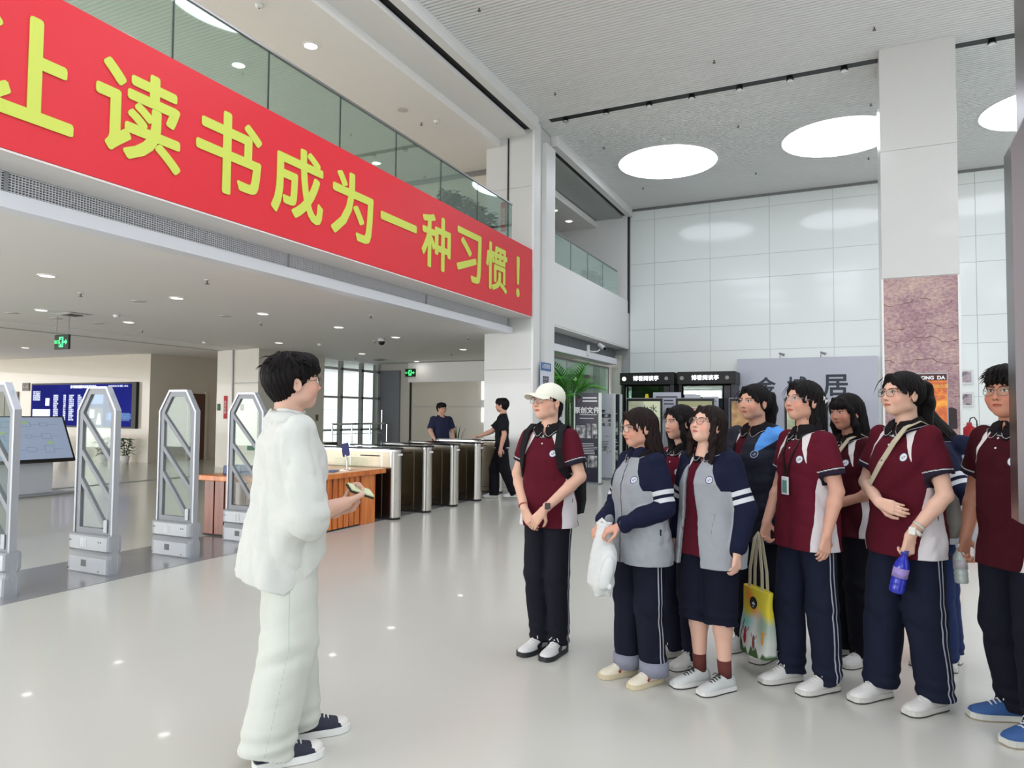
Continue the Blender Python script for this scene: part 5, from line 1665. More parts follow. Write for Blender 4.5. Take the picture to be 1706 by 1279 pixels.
def hair_field(style, seed, hs=1.0, h=0.0034):
    """hair volumes in the head frame"""
    low = {'short': -0.12, 'messy': -0.12, 'cap': -0.16, 'bun': -0.2, 'bob': -0.27, 'long': -0.36, 'half': -0.27, 'pony': -0.36, 'pony_short': -0.34, 'bangs': -0.33}[style]
    F = Field((-0.16, -0.15, low), (0.16, 0.24, 0.17), h)
    r = np.random.RandomState(seed)
    if style in ('short', 'messy'):
        F.ell((0, 0.024, 0.050), (0.096, 0.112, 0.086))
        F.ell((0, 0.040, 0.015), (0.088, 0.096, 0.078), k=0.02)
        F.ell((0, 0.055, -0.035), (0.060, 0.048, 0.055), k=0.03)
        F.ell((0, -0.045, 0.082), (0.072, 0.055, 0.045), k=0.02)
        F.ell((0, -0.075, 0.052), (0.060, 0.030, 0.024), k=0.012)
        for sx in (-1, 1):
            F.cap((sx * 0.077, -0.022, 0.04), (sx * 0.078, -0.018, -0.004), 0.010, 0.005, k=0.01)
        F.ell((0, -0.115, -0.045), (0.078, 0.085, 0.083), k=0.01, mode='sub')
        for sx in (-1, 1):
            F.ell((sx * 0.096, 0.004, -0.022), (0.032, 0.028, 0.045), k=0.008, mode='sub')
            F.ell((sx * 0.085, 0.02, -0.09), (0.035, 0.06, 0.05), k=0.008, mode='sub')
    else:
        F.ell((0, 0.016, 0.040), (0.083, 0.101, 0.087))
        if style != 'cap':
            F.ell((0, 0.03, 0.01), (0.084, 0.088, 0.08), k=0.02)
        F.ell((0, -0.112, -0.030), (0.064, 0.074, 0.094 if style != 'bangs' else 0.072), k=0.008, mode='sub')
        if style == 'bangs':
            F.ell((0, -0.070, 0.048), (0.066, 0.032, 0.034), k=0.012)
            F.ell((0, -0.10, -0.018), (0.052, 0.06, 0.040), k=0.006, mode='sub')
        if style in ('bun', 'pony', 'pony_short', 'half', 'cap'):
            for sx in (-1, 1):
                F.ell((sx * 0.094, 0.006, -0.022), (0.028, 0.026, 0.036), k=0.006, mode='sub')
            F.cutz(z0=-0.085 if style != 'cap' else -0.10) if style in ('bun', 'pony', 'pony_short', 'cap') else None
        if style == 'cap':
            F.cap((0, 0.08, -0.03), (0, 0.075, -0.15), 0.030, 0.018, k=0.02)
            F.ell((0, 0.08, -0.03), (0.05, 0.03, 0.05), k=0.02)
        if style in ('pony', 'pony_short'):
            # side-parted front strands
            F.cap((0.010, -0.078, 0.088), (0.076, -0.045, 0.005), 0.016, 0.010, k=0.012)
            F.cap((-0.010, -0.078, 0.088), (-0.076, -0.045, 0.005), 0.016, 0.010, k=0.012)
            F.chain([(0, 0.10, 0.060), (0, 0.145, 0.050), (0, 0.160, -0.03), (0, 0.150, -0.15), (0, 0.135, -0.30 if style == 'pony' else -0.27)], [0.024, 0.032, 0.040, 0.036, 0.008], k=0.015)
        if style == 'bun':
            F.cap((0.010, -0.078, 0.088), (0.078, -0.040, 0.0), 0.014, 0.010, k=0.012)
            F.cap((-0.010, -0.078, 0.088), (-0.078, -0.040, 0.0), 0.014, 0.010, k=0.012)
            F.ell((0, 0.10, -0.03), (0.055, 0.045, 0.055), k=0.02)
            F.chain([(0.0, 0.13, -0.03), (-0.01, 0.15, -0.10), (0, 0.14, -0.19)], [0.03, 0.03, 0.008], k=0.02)
        if style in ('bob', 'long', 'half', 'bangs'):
            b_ = {'bob': -0.235, 'long': -0.33, 'half': -0.245, 'bangs': -0.30}[style]
            F.loft([(b_, 0, 0.085, 0.095, 0.045), (b_ * 0.6, 0, 0.075, 0.100, 0.060), (-0.03, 0, 0.052, 0.090, 0.072), (0.05, 0, 0.03, 0.080, 0.075)], k=0.02, p=2.2)
            if style != 'half':
                for sx in (-1, 1):
                    F.chain([(sx * 0.030, -0.070, 0.090), (sx * 0.078, -0.040, 0.02), (sx * 0.086, -0.020, -0.08), (sx * 0.092, 0.015, b_ * 0.93)], [0.012, 0.014, 0.022, 0.016], k=0.02)
            else:
                F.cap((0.012, -0.080, 0.088), (0.074, -0.052, -0.01), 0.015, 0.008, k=0.012)
                F.cap((-0.012, -0.080, 0.088), (-0.074, -0.052, -0.01), 0.015, 0.008, k=0.012)
                F.ell((0, 0.09, 0.02), (0.06, 0.03, 0.05), k=0.02)
    ph = r.uniform(0, 6.28, 6)
    def streak(x, y, z):
        a = np.arctan2(x, y - 0.02 + 0 * z)
        w = a * 26 + 3 * np.sin(z * 22 + ph[0]) + 2 * np.sin(a * 5 + ph[1])
        amp = 0.0022 if style not in ('messy',) else 0.004
        lowz = np.clip((-z - 0.05) / 0.12, 0, 1)
        return amp * np.sin(w) + 0.0012 * np.sin(a * 61 + z * 50 + ph[2]) + lowz * 0.003 * np.sin(a * 17 + ph[3])
    F.add(streak)
    if style in ('bob', 'long', 'half', 'bangs'):
        b_ = {'bob': -0.225, 'long': -0.32, 'half': -0.235, 'bangs': -0.29}[style]
        F.add(lambda x, y, z: np.maximum(0, (b_ + 0.012 * np.sin(np.arctan2(x, y) * 13 + ph[4]) + 0.008 * np.sin(x * 260 + ph[5])) - z) * 1.0)
    P, Q = F.mesh()
    return P * hs, Q


def locks(n, seed, spec, hs=1.0):
    """thin tapered hair locks; spec(rnd) -> base, direction, length, radius, droop"""
    rnd = random.Random(seed)
    mb = MB()
    for i in range(n):
        b, d, L, r, dr = spec(rnd)
        p = Vector(b); d = Vector(d).normalized(); pts = [p.copy()]
        for k in range(4):
            d = (d + Vector((0, 0, -dr / 4))).normalized()
            p = p + d * L / 4
            pts.append(p.copy())
        mb.tube([q * hs for q in pts], [r, r * 0.9, r * 0.7, r * 0.45, r * 0.1], n=4)
    return mb


m_hair = layer_mat('black_hair', (17, 13, 13), [], rough=0.55, var=0.35, vscale=60, bump=0.8, bscale=90, spec=0.14, stretch=(6, 6, 0.5))
m_hairbr = layer_mat('dark_brown_hair', (32, 21, 19), [], rough=0.55, var=0.35, vscale=60, bump=0.8, bscale=90, spec=0.14, stretch=(6, 6, 0.5))
m_gframe = mat('glasses_metal', (120, 100, 92), rough=0.25, metal=0.8)
m_gdark = mat('glasses_dark', (46, 36, 36), rough=0.3)
m_lens = glassmat('lens_glass', (244, 246, 246), 0.05)
PZ = mat('shoe_rubber_white', (218, 216, 210), rough=0.5)


def make_shoe(parent, pos, yaw_, L=0.25, style='white', name='shoe', lift=0.0):
    """shoe pointing to -y before the yaw; heel at +y"""
    st = {'white': ((214, 212, 208), (206, 204, 198), (60, 56, 54)), 'canvas': ((30, 34, 52), (228, 228, 226), (228, 228, 226)), 'cream': ((222, 214, 192), (206, 192, 160), (206, 192, 160)),
          'runner': ((196, 198, 196), (216, 216, 212), (36, 36, 38)), 'blackwhite': ((206, 206, 204), (38, 38, 42), (38, 38, 42)), 'blue': ((48, 86, 140), (206, 206, 200), (150, 140, 116))}[style]
    k = L / 0.26
    q = Matrix.Translation((pos[0], pos[1], pos[2] if len(pos) > 2 else 0)) @ Matrix.Rotation(math.radians(yaw_), 4, 'Z')
    # stations along the foot: y, half width, top z, centre shift
    stn = [(0.088, 0.020, 0.066), (0.082, 0.031, 0.088), (0.055, 0.036, 0.100), (0.02, 0.038, 0.104), (-0.02, 0.040, 0.098), (-0.06, 0.045, 0.082), (-0.10, 0.050, 0.066), (-0.135, 0.048, 0.056), (-0.160, 0.038, 0.048), (-0.175, 0.021, 0.036)]
    def loft_(z0, zt, wadd, top=True):
        mb = MB(); rings = []
        for y, w, t in stn:
            w = (w + wadd) * k; y = y * k * (1 + wadd * 1.2)
            zz = t * k if zt is None else zt
            ring = []
            for i in range(12):
                a = PI * i / 11
                cx = -math.cos(a) * w
                cz = z0 + (zz - z0) * (math.sin(a) ** 0.6)
                ring.append((cx, y, cz))
            rings.append([mb.bm.verts.new(p) for p in ring])
        for a, c in zip(rings, rings[1:]):
            for i in range(11):
                mb.bm.faces.new((a[i], a[i + 1], c[i + 1], c[i]))
            mb.bm.faces.new((a[11], a[0], c[0], c[11]))
        mb.bm.faces.new(rings[0]); mb.bm.faces.new(rings[-1][::-1])
        bmesh.ops.transform(mb.bm, matrix=q, verts=mb.bm.verts)
        return mb
    up = loft_(0.012, None, 0.0).build(name, mat('shoe_upper_' + style, st[0], rough=0.6, var=0.05, vscale=40), parent, True)
    mb = MB(); rings = []
    pts = [(w + 0.004, y) for y, w, t in stn]
    out = [(w * k, y * k * 1.03) for w, y in pts] + [(-w * k, y * k * 1.03) for w, y in reversed(pts)]
    mb.prism(out, 'z', 0.002, 0.030 * k)
    bmesh.ops.transform(mb.bm, matrix=q, verts=mb.bm.verts)
    mb.build('sole', mat('shoe_sole_' + style, st[1], rough=0.6), up)
    if st[2] != st[1]:
        mb = MB(); mb.prism([(x * 1.01, y * 1.005) for x, y in out], 'z', 0.0, 0.007)
        bmesh.ops.transform(mb.bm, matrix=q, verts=mb.bm.verts)
        mb.build('outsole', mat('shoe_outsole_' + style, st[2], rough=0.6), up)
    # laces and style details
    mb = MB()
    for i in range(4):
        y = (-0.035 - 0.017 * i) * k; z = (0.099 - 0.0085 * i) * k
        mb.tube([(-0.022 * k, y, z - 0.010), (0, y - 0.004, z + 0.001), (0.022 * k, y, z - 0.010)], 0.0036, n=5)
    mb.tube([(0.0, -0.03 * k, 0.102 * k), (0.02, -0.035 * k, 0.110 * k), (0.034, -0.045 * k, 0.094 * k)], 0.0030, n=5)
    mb.tube([(0.0, -0.03 * k, 0.102 * k), (-0.02, -0.035 * k, 0.110 * k), (-0.034, -0.045 * k, 0.094 * k)], 0.0030, n=5)
    bmesh.ops.transform(mb.bm, matrix=q, verts=mb.bm.verts)
    mb.build('laces', mat('lace_dark', (28, 28, 30)) if style == 'runner' else mat('lace_white', (222, 220, 216), rough=0.7), up)
    if style == 'canvas':
        mb = MB(); mb.lathe([(0.0, 0.0), (0.042 * k, 0.0), (0.044 * k, 0.018), (0.037 * k, 0.034), (0.020 * k, 0.041), (0.0, 0.043)], (0, -0.138 * k, 0.018), 20)
        bmesh.ops.transform(mb.bm, matrix=q, verts=mb.bm.verts)
        mb.build('toe_cap', PZ, up, True)
        mb = MB()
        for sx in (-1, 1):
            mb.cyl((sx * 0.030 * k, -0.02 * k, 0.045), (sx * 0.037 * k, -0.02 * k, 0.045), 0.004, n=8).cyl((sx * 0.030 * k, 0.015 * k, 0.045), (sx * 0.037 * k, 0.015 * k, 0.045), 0.004, n=8)
        bmesh.ops.transform(mb.bm, matrix=q, verts=mb.bm.verts)
        mb.build('eyelet', PZ, up)
    if style == 'cream':
        for sx in (1,):
            mb = MB(); pts = []
            for i in range(10):
                a = PI / 2 + i * PI / 5; r_ = 0.017 if i % 2 == 0 else 0.007
                pts.append((-0.055 * k + r_ * math.cos(a), 0.043 + r_ * math.sin(a)))
            mb.prism(pts, 'x', 0.034 * k, 0.0445 * k)
            bmesh.ops.transform(mb.bm, matrix=q, verts=mb.bm.verts)
            mb.build('red_star', mat('star_red', (150, 36, 44)), up)
    if style == 'blackwhite':
        mb = MB()
        for sx in (-1, 1):
            mb.prism([(-0.02 * k, 0.025), (-0.07 * k, 0.03), (-0.05 * k, 0.055), (0.0, 0.07)], 'x', sx * 0.030 * k, sx * 0.043 * k)
            mb.prism([(0.05 * k, 0.024), (0.08 * k, 0.024), (0.075 * k, 0.06), (0.06 * k, 0.055)], 'x', sx * 0.022 * k, sx * 0.039 * k)
        bmesh.ops.transform(mb.bm, matrix=q, verts=mb.bm.verts)
        mb.build('side_stripe', mat('shoe_black', (36, 38, 46)), up)
    return up


def loft_d(P, levels, p=2.3):
    L = np.array(levels, float)
    z = np.clip(P[:, 2], L[0, 0], L[-1, 0])
    cx, cy, a, b = (np.interp(z, L[:, 0], L[:, j]) for j in (1, 2, 3, 4))
    q = (np.abs((P[:, 0] - cx) / a) ** p + np.abs((P[:, 1] - cy) / b) ** p) ** (1 / p)
    return (q - 1) * np.minimum(a, b)


def torso_levels(w, fem, hem, loose=1.0, belly=0.0):
    if fem:
        L = [(0.86, 0, 0.003, .192, .136), (0.95, 0, 0.003, .186, .130), (1.06, 0, -0.004, .170, .118 + belly), (1.15, 0, -0.008, .166, .118 + belly), (1.24, 0, -0.008, .166, .122), (1.32, 0, 0.0, .164, .105), (1.375, 0, 0.008, .140, .082), (1.415, 0, 0.015, .095, .066), (1.445, 0, 0.018, .066, .060)]
    else:
        L = [(0.86, 0, 0.0, .175, .125), (0.95, 0, 0.0, .172, .120), (1.06, 0, -0.005, .165, .115 + belly), (1.15, 0, -0.006, .170, .116 + belly), (1.24, 0, -0.005, .180, .118), (1.32, 0, 0.0, .182, .108), (1.38, 0, 0.006, .155, .085), (1.42, 0, 0.013, .10, .068), (1.45, 0, 0.018, .070, .062)]
    L = [(z, cx, cy, a * (w * loose if z < 1.34 else 1 + (w * loose - 1) * 0.5), b * (w * loose if z < 1.34 else 1)) for z, cx, cy, a, b in L]
    z0 = L[0]
    if hem < z0[0] - 0.002:
        L = [(hem, z0[1], z0[2], z0[3] * 1.03, z0[4] * 1.04)] + L
    return L


def ray_dir(x, y, theta):
    """heading in the world: theta 0 looks at the photographer, + turns to the left of the picture"""
    a = math.atan2(x, y)                      # direction of the line of sight
    d = Vector((-math.sin(a), -math.cos(a)))
    t = math.radians(theta)
    r = Vector((-math.cos(a), math.sin(a)))
    v = d * math.cos(t) + r * math.sin(t)
    return math.atan2(v.x, -v.y)


ONE = lambda P: np.ones(len(P))


def person(label, xy, theta, H, fem=True, w=1.0, arms=None, legs=None, top='polo', pants='track', shoes='white', hair='pony', hm=None, skin=(214, 172, 150),
           head=(0, 0, 0), fat=0.0, glasses=None, closed=False, seed=1, res=0.004, cres=0.006, foot_yaw=(6, -6), belly=0.0, hem=0.80, hs=1.0, hair_len=None, extra=None, shoeL=0.255,
           pants_rgb=(22, 24, 42), top_rgb=(82, 21, 34), lean=0.0, group=None, neck_c=(0, 0, 0), open_front=False, cuffs=None, leg_w=1.0, no_feet=False, hoff=(0, 0, 0), name='person'):
    s = H / 1.70
    root = thing(name, label, 'person', (xy[0], xy[1], 0), ray_dir(xy[0], xy[1], theta), group)
    root.scale = (s, s, s)
    sw = (0.141 if fem else 0.166) * (1 + (w - 1) * 0.7)
    arms = arms or {}
    A = {}
    for sx in (-1, 1):
        dflt = ((sx * (sw + 0.055), 0.02, 1.10), (sx * (sw + 0.06), -0.03, 0.86), (0, -0.1, -1), (-sx, 0, 0), 0.35)
        A[sx] = arms.get(sx, dflt)
        E_, W_, h_, p_, c_ = A[sx]
        A[sx] = ((E_[0] * 0.93, E_[1], E_[2]), (W_[0] * (0.93 if abs(W_[0]) > 0.15 else 1), W_[1], W_[2]), h_, p_, c_)
    hip = {sx: np.array((sx * 0.080 * w, 0.0, 0.90)) for sx in (-1, 1)}
    legs = legs or {}
    Lg = {sx: legs.get(sx, ((sx * 0.095, -0.015, 0.49), (sx * 0.10, 0.015, 0.09))) for sx in (-1, 1)}
    hc = np.array((0.0, -0.018, 1.585)) + np.array(hoff)
    TL_ = torso_levels(w, fem, hem, 1.0, belly)

    # ---------------- skin body
    alls = [np.array(A[sx][1]) for sx in (-1, 1)] + [np.array(A[sx][0]) for sx in (-1, 1)] + [np.array((0.2, 0.15, 1.5)), np.array((-0.2, -0.15, 1.2))]
    lo = np.min(alls, 0) - 0.22; hi = np.max(alls, 0) + 0.12
    bare = pants == 'shorts'
    lo[2] = 0.02 if bare else max(0.5, lo[2] + 0.0); hi[2] = 1.52
    lo[:2] = np.maximum(lo[:2], -0.62); hi[:2] = np.minimum(hi[:2], 0.62)
    F = Field(lo, hi, res)
    inner = [(z, cx, cy, max(0.02, a - 0.022), max(0.02, b - 0.022)) for z, cx, cy, a, b in TL_ if z >= 1.05]
    F.loft(inner)
    F.cap((0, 0.020, 1.38), (hc[0] * 0.7, hc[1] * 0.6 + 0.02, 1.50), 0.056 if fem else 0.062, 0.050 if fem else 0.056, k=0.02)
    tk = 1.0 if fem else 1.14
    ti = 0.8 if top in ('white_shirt', 'jacket', 'coat') else 1.0
    for sx in (-1, 1):
        E, Wr, hd, pn, curl = A[sx]
        S = (sx * sw, 0.005, 1.37)
        F.cap(S, E, 0.046 * tk * ti, 0.037 * tk, k=0.03)
        m_ = np.array(E) * 0.72 + np.array(Wr) * 0.28
        F.cap(E, m_, 0.037 * tk, 0.038 * tk, k=0.012)
        F.cap(m_, Wr, 0.038 * tk, 0.0245 * tk, k=0.012, sq=None)
        hand_sdf(F, Wr, hd, pn, sx, curl, 0.97 if fem else 1.05)
    if bare:
        for sx in (-1, 1):
            kn, an = Lg[sx]
            kn = np.array(kn); an = np.array(an)
            F.cap(hip[sx], kn, 0.08, 0.055, k=0.02)
            c1 = kn * 0.68 + an * 0.32 + np.array((0, 0.012, 0))
            F.cap(kn, c1, 0.052, 0.056, k=0.02)
            F.cap(c1, an, 0.056, 0.033, k=0.02)
            F.cap(an, (an[0], an[1] - 0.02, 0.05), 0.033, 0.028, k=0.01)
    P1_, Q1_ = F.mesh()
    Ph, Qh, L = head_parts(hs, fat, 0.0026 if res < 0.006 else 0.004, closed=closed, fem=fem)
    R = rotm(*head)
    Ph = Ph @ R.T + hc
    n1 = len(P1_)
    at = {k: np.concatenate([np.ones(n1), v]) for k, v in L.items()}
    mk_mesh('body', [(P1_, Q1_), (Ph, Qh)], skin_mat(skin, closed=closed), root, attrs=at)

    # ---------------- hair
    hm = hm or m_hair
    Pq, Qq = hair_field(hair, seed, hs, 0.0034 if res < 0.006 else 0.005)
    Pq = Pq @ R.T + hc
    ho = mk_mesh('hair', [(Pq, Qq)], hm, root)
    T = Matrix.Translation(hc) @ Matrix(R.tolist()).to_4x4()
    if hair in ('short', 'messy'):
        ms = hair == 'messy'
        def spec(r):
            a = r.uniform(0, 2 * PI); e = r.uniform(0.0 if ms else -0.1, 1.4)
            b = (0.088 * math.cos(a) * math.cos(e), 0.02 + 0.100 * math.sin(a) * math.cos(e), 0.056 + 0.078 * math.sin(e))
            if b[1] < -0.02 and b[2] < 0.06:
                d = (r.uniform(-0.5, 0.5), -0.6, -0.5)
            else:
                d = (math.cos(a) + r.uniform(-.7, .7), math.sin(a) - 0.5 + r.uniform(-.3, .3), (0.6 if ms else 0.15) + r.uniform(-.25, .4))
            return b, d, r.uniform(0.035, 0.07) * (1.15 if ms else 0.75), r.uniform(0.0025, 0.005), 1.6
        mb = locks(190 if res < 0.006 else 40, seed, spec, hs)
    elif hair == 'cap':
        mb = None
    else:
        def spec(r):
            sx_ = r.choice((-1, 1))
            b = (sx_ * r.uniform(0.01, 0.06), r.uniform(-0.085, -0.06), r.uniform(0.07, 0.09))
            return b, (sx_ * 0.9, -0.25, -0.3), r.uniform(0.07, 0.12), r.uniform(0.0015, 0.003), 2.2
        mb = locks(7, seed, spec, hs)
    if mb is not None:
        bmesh.ops.transform(mb.bm, matrix=T, verts=mb.bm.verts)
        mb.build('hair_locks', hm, ho, True)

    # ---------------- glasses
    if glasses:
        gm = {'metal': m_gframe, 'dark': m_gdark, 'clear': mat('glasses_clear', (196, 186, 196), rough=0.2)}[glasses]
        mb = MB(); ml = MB()
        for sx in (-1, 1):
            ring = []
            for i in range(20):
                a = 2 * PI * i / 20
                cx_ = abs(math.cos(a)) ** 0.8 * math.copysign(1, math.cos(a)) * 0.0245
                cz_ = abs(math.sin(a)) ** 0.8 * math.copysign(1, math.sin(a)) * 0.0195
                x_ = sx * 0.0325 + cx_
                ring.append((x_, -0.099 + 0.25 * (abs(x_) - 0.03) ** 1 * 0.5, 0.001 + cz_))
            mb.tube(ring, 0.0013, n=6, closed=True)
            ml.bm.faces.new([ml.bm.verts.new(p) for p in ring])
            mb.tube([(sx * 0.057, -0.094, 0.008), (sx * 0.070, -0.07, 0.008), (sx * 0.079, 0.005, 0.004), (sx * 0.080, 0.022, -0.012)], 0.0013, n=6)
        mb.tube([(-0.009, -0.100, 0.006), (0, -0.103, 0.008), (0.009, -0.100, 0.006)], 0.0013, n=6)
        for q in (mb, ml):
            bmesh.ops.scale(q.bm, vec=(hs, hs, hs), verts=q.bm.verts)
            bmesh.ops.transform(q.bm, matrix=T, verts=q.bm.verts)
        go = mb.build('glasses', gm, root, True)
        ml.build('lens', m_lens, go)

    # ---------------- upper clothing
    def armseg(P):
        out = {}
        for sx in (-1, 1):
            E, Wr = np.array(A[sx][0]), np.array(A[sx][1]); S = np.array((sx * sw, 0.0, 1.375))
            t1, d1, _ = seg_t(P, S, E); t2, d2, _ = seg_t(P, E, Wr)
            l1 = np.linalg.norm(E - S); l2 = np.linalg.norm(Wr - E)
            al = np.where(d1 < d2, t1 * l1, l1 + t2 * l2)
            rad_ = np.interp(al, [0, l1, l1 + l2], [0.064, 0.062, 0.042])
            out[sx] = (np.minimum(d1, d2) - rad_, al, l1, l2, d1 - 0.062)
        return out
    long_ = top in ('jacket', 'coat')
    loose = {'polo': 0.96, 'tee': 0.98, 'jacket': 1.06, 'coat': 1.08, 'white_shirt': 1.12}[top]
    TLv = torso_levels(w, fem, hem, loose, belly)
    if top == 'white_shirt':
        TLv = [(z, cx, cy + 0.03 * max(0, 1.2 - z) / 0.45, a, b * (1 + 0.16 * max(0, 1.3 - z) / 0.5)) for z, cx, cy, a, b in TLv]
    blo = lo.copy(); bhi = hi.copy(); blo[2] = hem - 0.04; blo[1] = min(blo[1], -0.30); bhi[1] = max(bhi[1], 0.34)
    if not long_:
        blo[:2] = np.maximum(blo[:2], -0.42); bhi[:2] = np.minimum(bhi[:2], 0.42)
    F = Field(blo, bhi, cres)
    F.loft(TLv)
    sl_r = {'polo': (0.056, 0.064), 'tee': (0.058, 0.070), 'white_shirt': (0.072, 0.088), 'jacket': (0.064, 0.058), 'coat': (0.066, 0.060)}[top]
    fr_ = {'polo': 0.66, 'tee': 0.78, 'white_shirt': 1.0}.get(top, 1.0)
    ends = {}
    for sx in (-1, 1):
        E, Wr = np.array(A[sx][0]), np.array(A[sx][1]); S = np.array((sx * sw, 0.004, 1.365))
        if long_:
            F.cap(S, E, sl_r[0] * tk, sl_r[1] * tk, k=0.03)
            c_ = E + (Wr - E) * 0.93
            F.cap(E, E + (Wr - E) * 0.86, sl_r[1] * tk, 0.050, k=0.02)
            F.cap(E + (Wr - E) * 0.84, c_, 0.046, 0.036, k=0.012, cut_b=True)
        elif top == 'white_shirt':
            F.cap(S, E, sl_r[0], sl_r[1], k=0.035)
            ee = E + (Wr - E) * 0.22
            F.cap(E, ee, sl_r[1] * 0.98, 0.082, k=0.02, cut_b=True)
            F.cap(E + (Wr - E) * 0.10, ee + (Wr - E) * 0.25, 0.055, 0.066, k=0.0, mode='sub', cut_a=True)
        else:
            ee = S + (E - S) * fr_
            F.cap(S, ee, sl_r[0] * tk, sl_r[1] * tk, k=0.028, cut_b=True)
            F.cap(S + (E - S) * (fr_ - 0.16), ee + (E - S) * 0.2, 0.050 * tk, 0.056 * tk, k=0.0, mode='sub', cut_a=True)
    if top in ('jacket', 'coat'):
        F.ell((0, 0.100, 1.395), (0.115, 0.055, 0.058), k=0.02)
        F.ell((0, 0.120, 1.425), (0.085, 0.04, 0.03), k=0.02)
        if not open_front:
            F.cap((-0.05, -0.03, 1.45), (0.0, -0.06, 1.40), 0.02, 0.022, k=0.02)
            F.cap((0.05, -0.03, 1.45), (0.0, -0.06, 1.40), 0.02, 0.022, k=0.02)
    if top == 'white_shirt':
        F.cap((0, 0.022, 1.41), (0, 0.015, 1.46), 0.078, 0.066, k=0.008, cut_b=True)
        F.cap((0, 0.0, 1.36), (0, 0.024, 1.50), 0.0620, 0.0625, mode='sub', cut_a=False)
        F.ell((0, -0.10, 1.44), (0.028, 0.06, 0.05), k=0.01, mode='sub')
    # neck opening
    if top in ('polo',):
        F.cap((0, 0.022, 1.41), (0, 0.012, 1.455), 0.083, 0.068, k=0.010, cut_b=True)
        F.cap((0, -0.012, 1.39), (0, 0.024, 1.50), 0.0575 if fem else 0.064, 0.0585 if fem else 0.066, mode='sub')
        F.ell((0, -0.095, 1.435), (0.022, 0.055, 0.045), k=0.006, mode='sub')
    elif top == 'tee':
        F.cap((0, -0.008, 1.41), (0, 0.024, 1.50), 0.068, 0.072, mode='sub')
    elif long_:
        F.cap((0, -0.015, 1.385), (0, 0.024, 1.52), 0.060, 0.064, k=0.0, mode='sub')
        F.ell((0, -0.10, 1.43), (0.030, 0.06, 0.06), k=0.006, mode='sub')
    F.add(wrinkle(seed, 0.010 if top != 'white_shirt' else 0.017, 34 if top != 'white_shirt' else 40, dirs=(1, 1, 0.5)))
    F.add(wrinkle(seed + 5, 0.0035 if top != 'white_shirt' else 0.0055, 75))
    if open_front:
        x = F.ax[0][:, None, None]; y = F.ax[1][None, :, None]; z = F.ax[2][None, None, :]
        xm, wd = -0.045, 0.035 + np.clip((1.25 - z), 0, 1) * 0.10 + np.clip(z - 1.3, 0, 1) * 0.15
        d = np.maximum(np.abs(x - xm) - wd, y + 0.0)
        F.f = np.maximum(F.f, (-d).astype(np.float32))
        # hollow inside so that the shirt below shows
        F2 = Field(blo, bhi, cres); F2.loft([(z_, cx, cy, a - 0.018, b - 0.018) for z_, cx, cy, a, b in TLv if z_ < 1.40][:])
        F.f = np.maximum(F.f, -F2.f)
    if top == 'white_shirt':
        x = F.ax[0][:, None, None]; y = F.ax[1][None, :, None]; z = F.ax[2][None, None, :]
        hz = hem + 0.14 * np.clip((0.05 - y) / 0.19, 0, 1) ** 1.3 + 0.05 * np.clip((y - 0.05) / 0.15, 0, 1) + 0 * x
        F.f = np.maximum(F.f, (hz - z).astype(np.float32))
    else:
        F.cutz(z0=hem)
    P, Q = F.mesh()
    x, y, z = P.T; ax = np.abs(x)
    ag = armseg(P)
    dT = loft_d(P, TLv)
    dA = np.minimum(ag[-1][0], ag[1][0])
    side_arm = ag[-1][0] < ag[1][0]
    al = np.where(side_arm, ag[-1][1], ag[1][1])
    front = np.where(y < 0.02, 0.0, 1.0)
    on_t = np.maximum(0, dT - dA) * 0      # placeholder keeps arrays aligned
    tors = (dT - np.maximum(dA, -0.05)) - 0.004      # <0 on the torso
    phi = np.arctan2(x, -(y - 0.01))
    rn = np.sqrt(x ** 2 + (y - 0.015) ** 2)
    zc = 1.412 - 0.035 * np.clip(np.cos(phi), 0, 1) ** 2 - 0.02 * (np.abs(phi) < 0.75)
    collar = np.maximum(zc - z, rn - 0.105)
    Ls = {}
    bx, bz = 0.085 * w, 1.265
    bd = np.sqrt((x - bx) ** 2 + (z - bz) ** 2) + front
    Ls['ring'] = bd - 0.0235; Ls['badge'] = bd - 0.0195; Ls['mark'] = np.maximum(np.sqrt((x - bx) ** 2 + ((z - bz) * 1.4) ** 2) + front - 0.0105, 0.003 - np.abs(z - bz + (x - bx) * 0.5))
    bt = np.minimum(np.sqrt(x ** 2 + (z - 1.372) ** 2), np.sqrt(x ** 2 + (z - 1.325) ** 2)) + front
    Ls['button'] = bt - 0.0055
    Ls['collar'] = collar
    Ls['cline'] = np.maximum(np.abs(collar - (-0.006)) - 0.0017, -collar * 0 + collar)
    isa = np.maximum(np.minimum(ag[-1][4], ag[1][4]) - dT - 0.002, al - ag[1][2] * 0.85)
    if top == 'polo':
        Sx = {sx: np.linalg.norm(np.array(A[sx][0]) - np.array((sx * sw, 0.004, 1.365))) * fr_ for sx in (-1, 1)}
        se = np.where(side_arm, Sx[-1], Sx[1])
        cuff = np.maximum((se - 0.016) - al, -tors * 3 - 0.05)
        Ls['cuff'] = np.maximum((se - 0.018) - al, isa)
        Ls['cufl'] = np.maximum(np.abs(al - (se - 0.011)) - 0.0032, isa - 0.01)
        xc = 0.070 + (1.41 - z) * 0.34
        Ls['raglan'] = np.maximum(np.maximum(np.abs(ax - xc * w) - 0.016 * np.clip((z - 1.235) / 0.11, 0, 1.4), 1.24 - z), y - 0.05)
        wp = 0.026 + (1.20 - z) * 0.13
        Ls['panel'] = np.maximum(np.maximum(np.maximum(np.abs(y + 0.022) - wp, 0.07 - ax), z - 1.20), -isa)
        Ls['slit'] = np.maximum(np.maximum(np.abs(y + 0.01) - 0.004, 0.07 - ax), np.abs(z - 0.97) - 0.014)
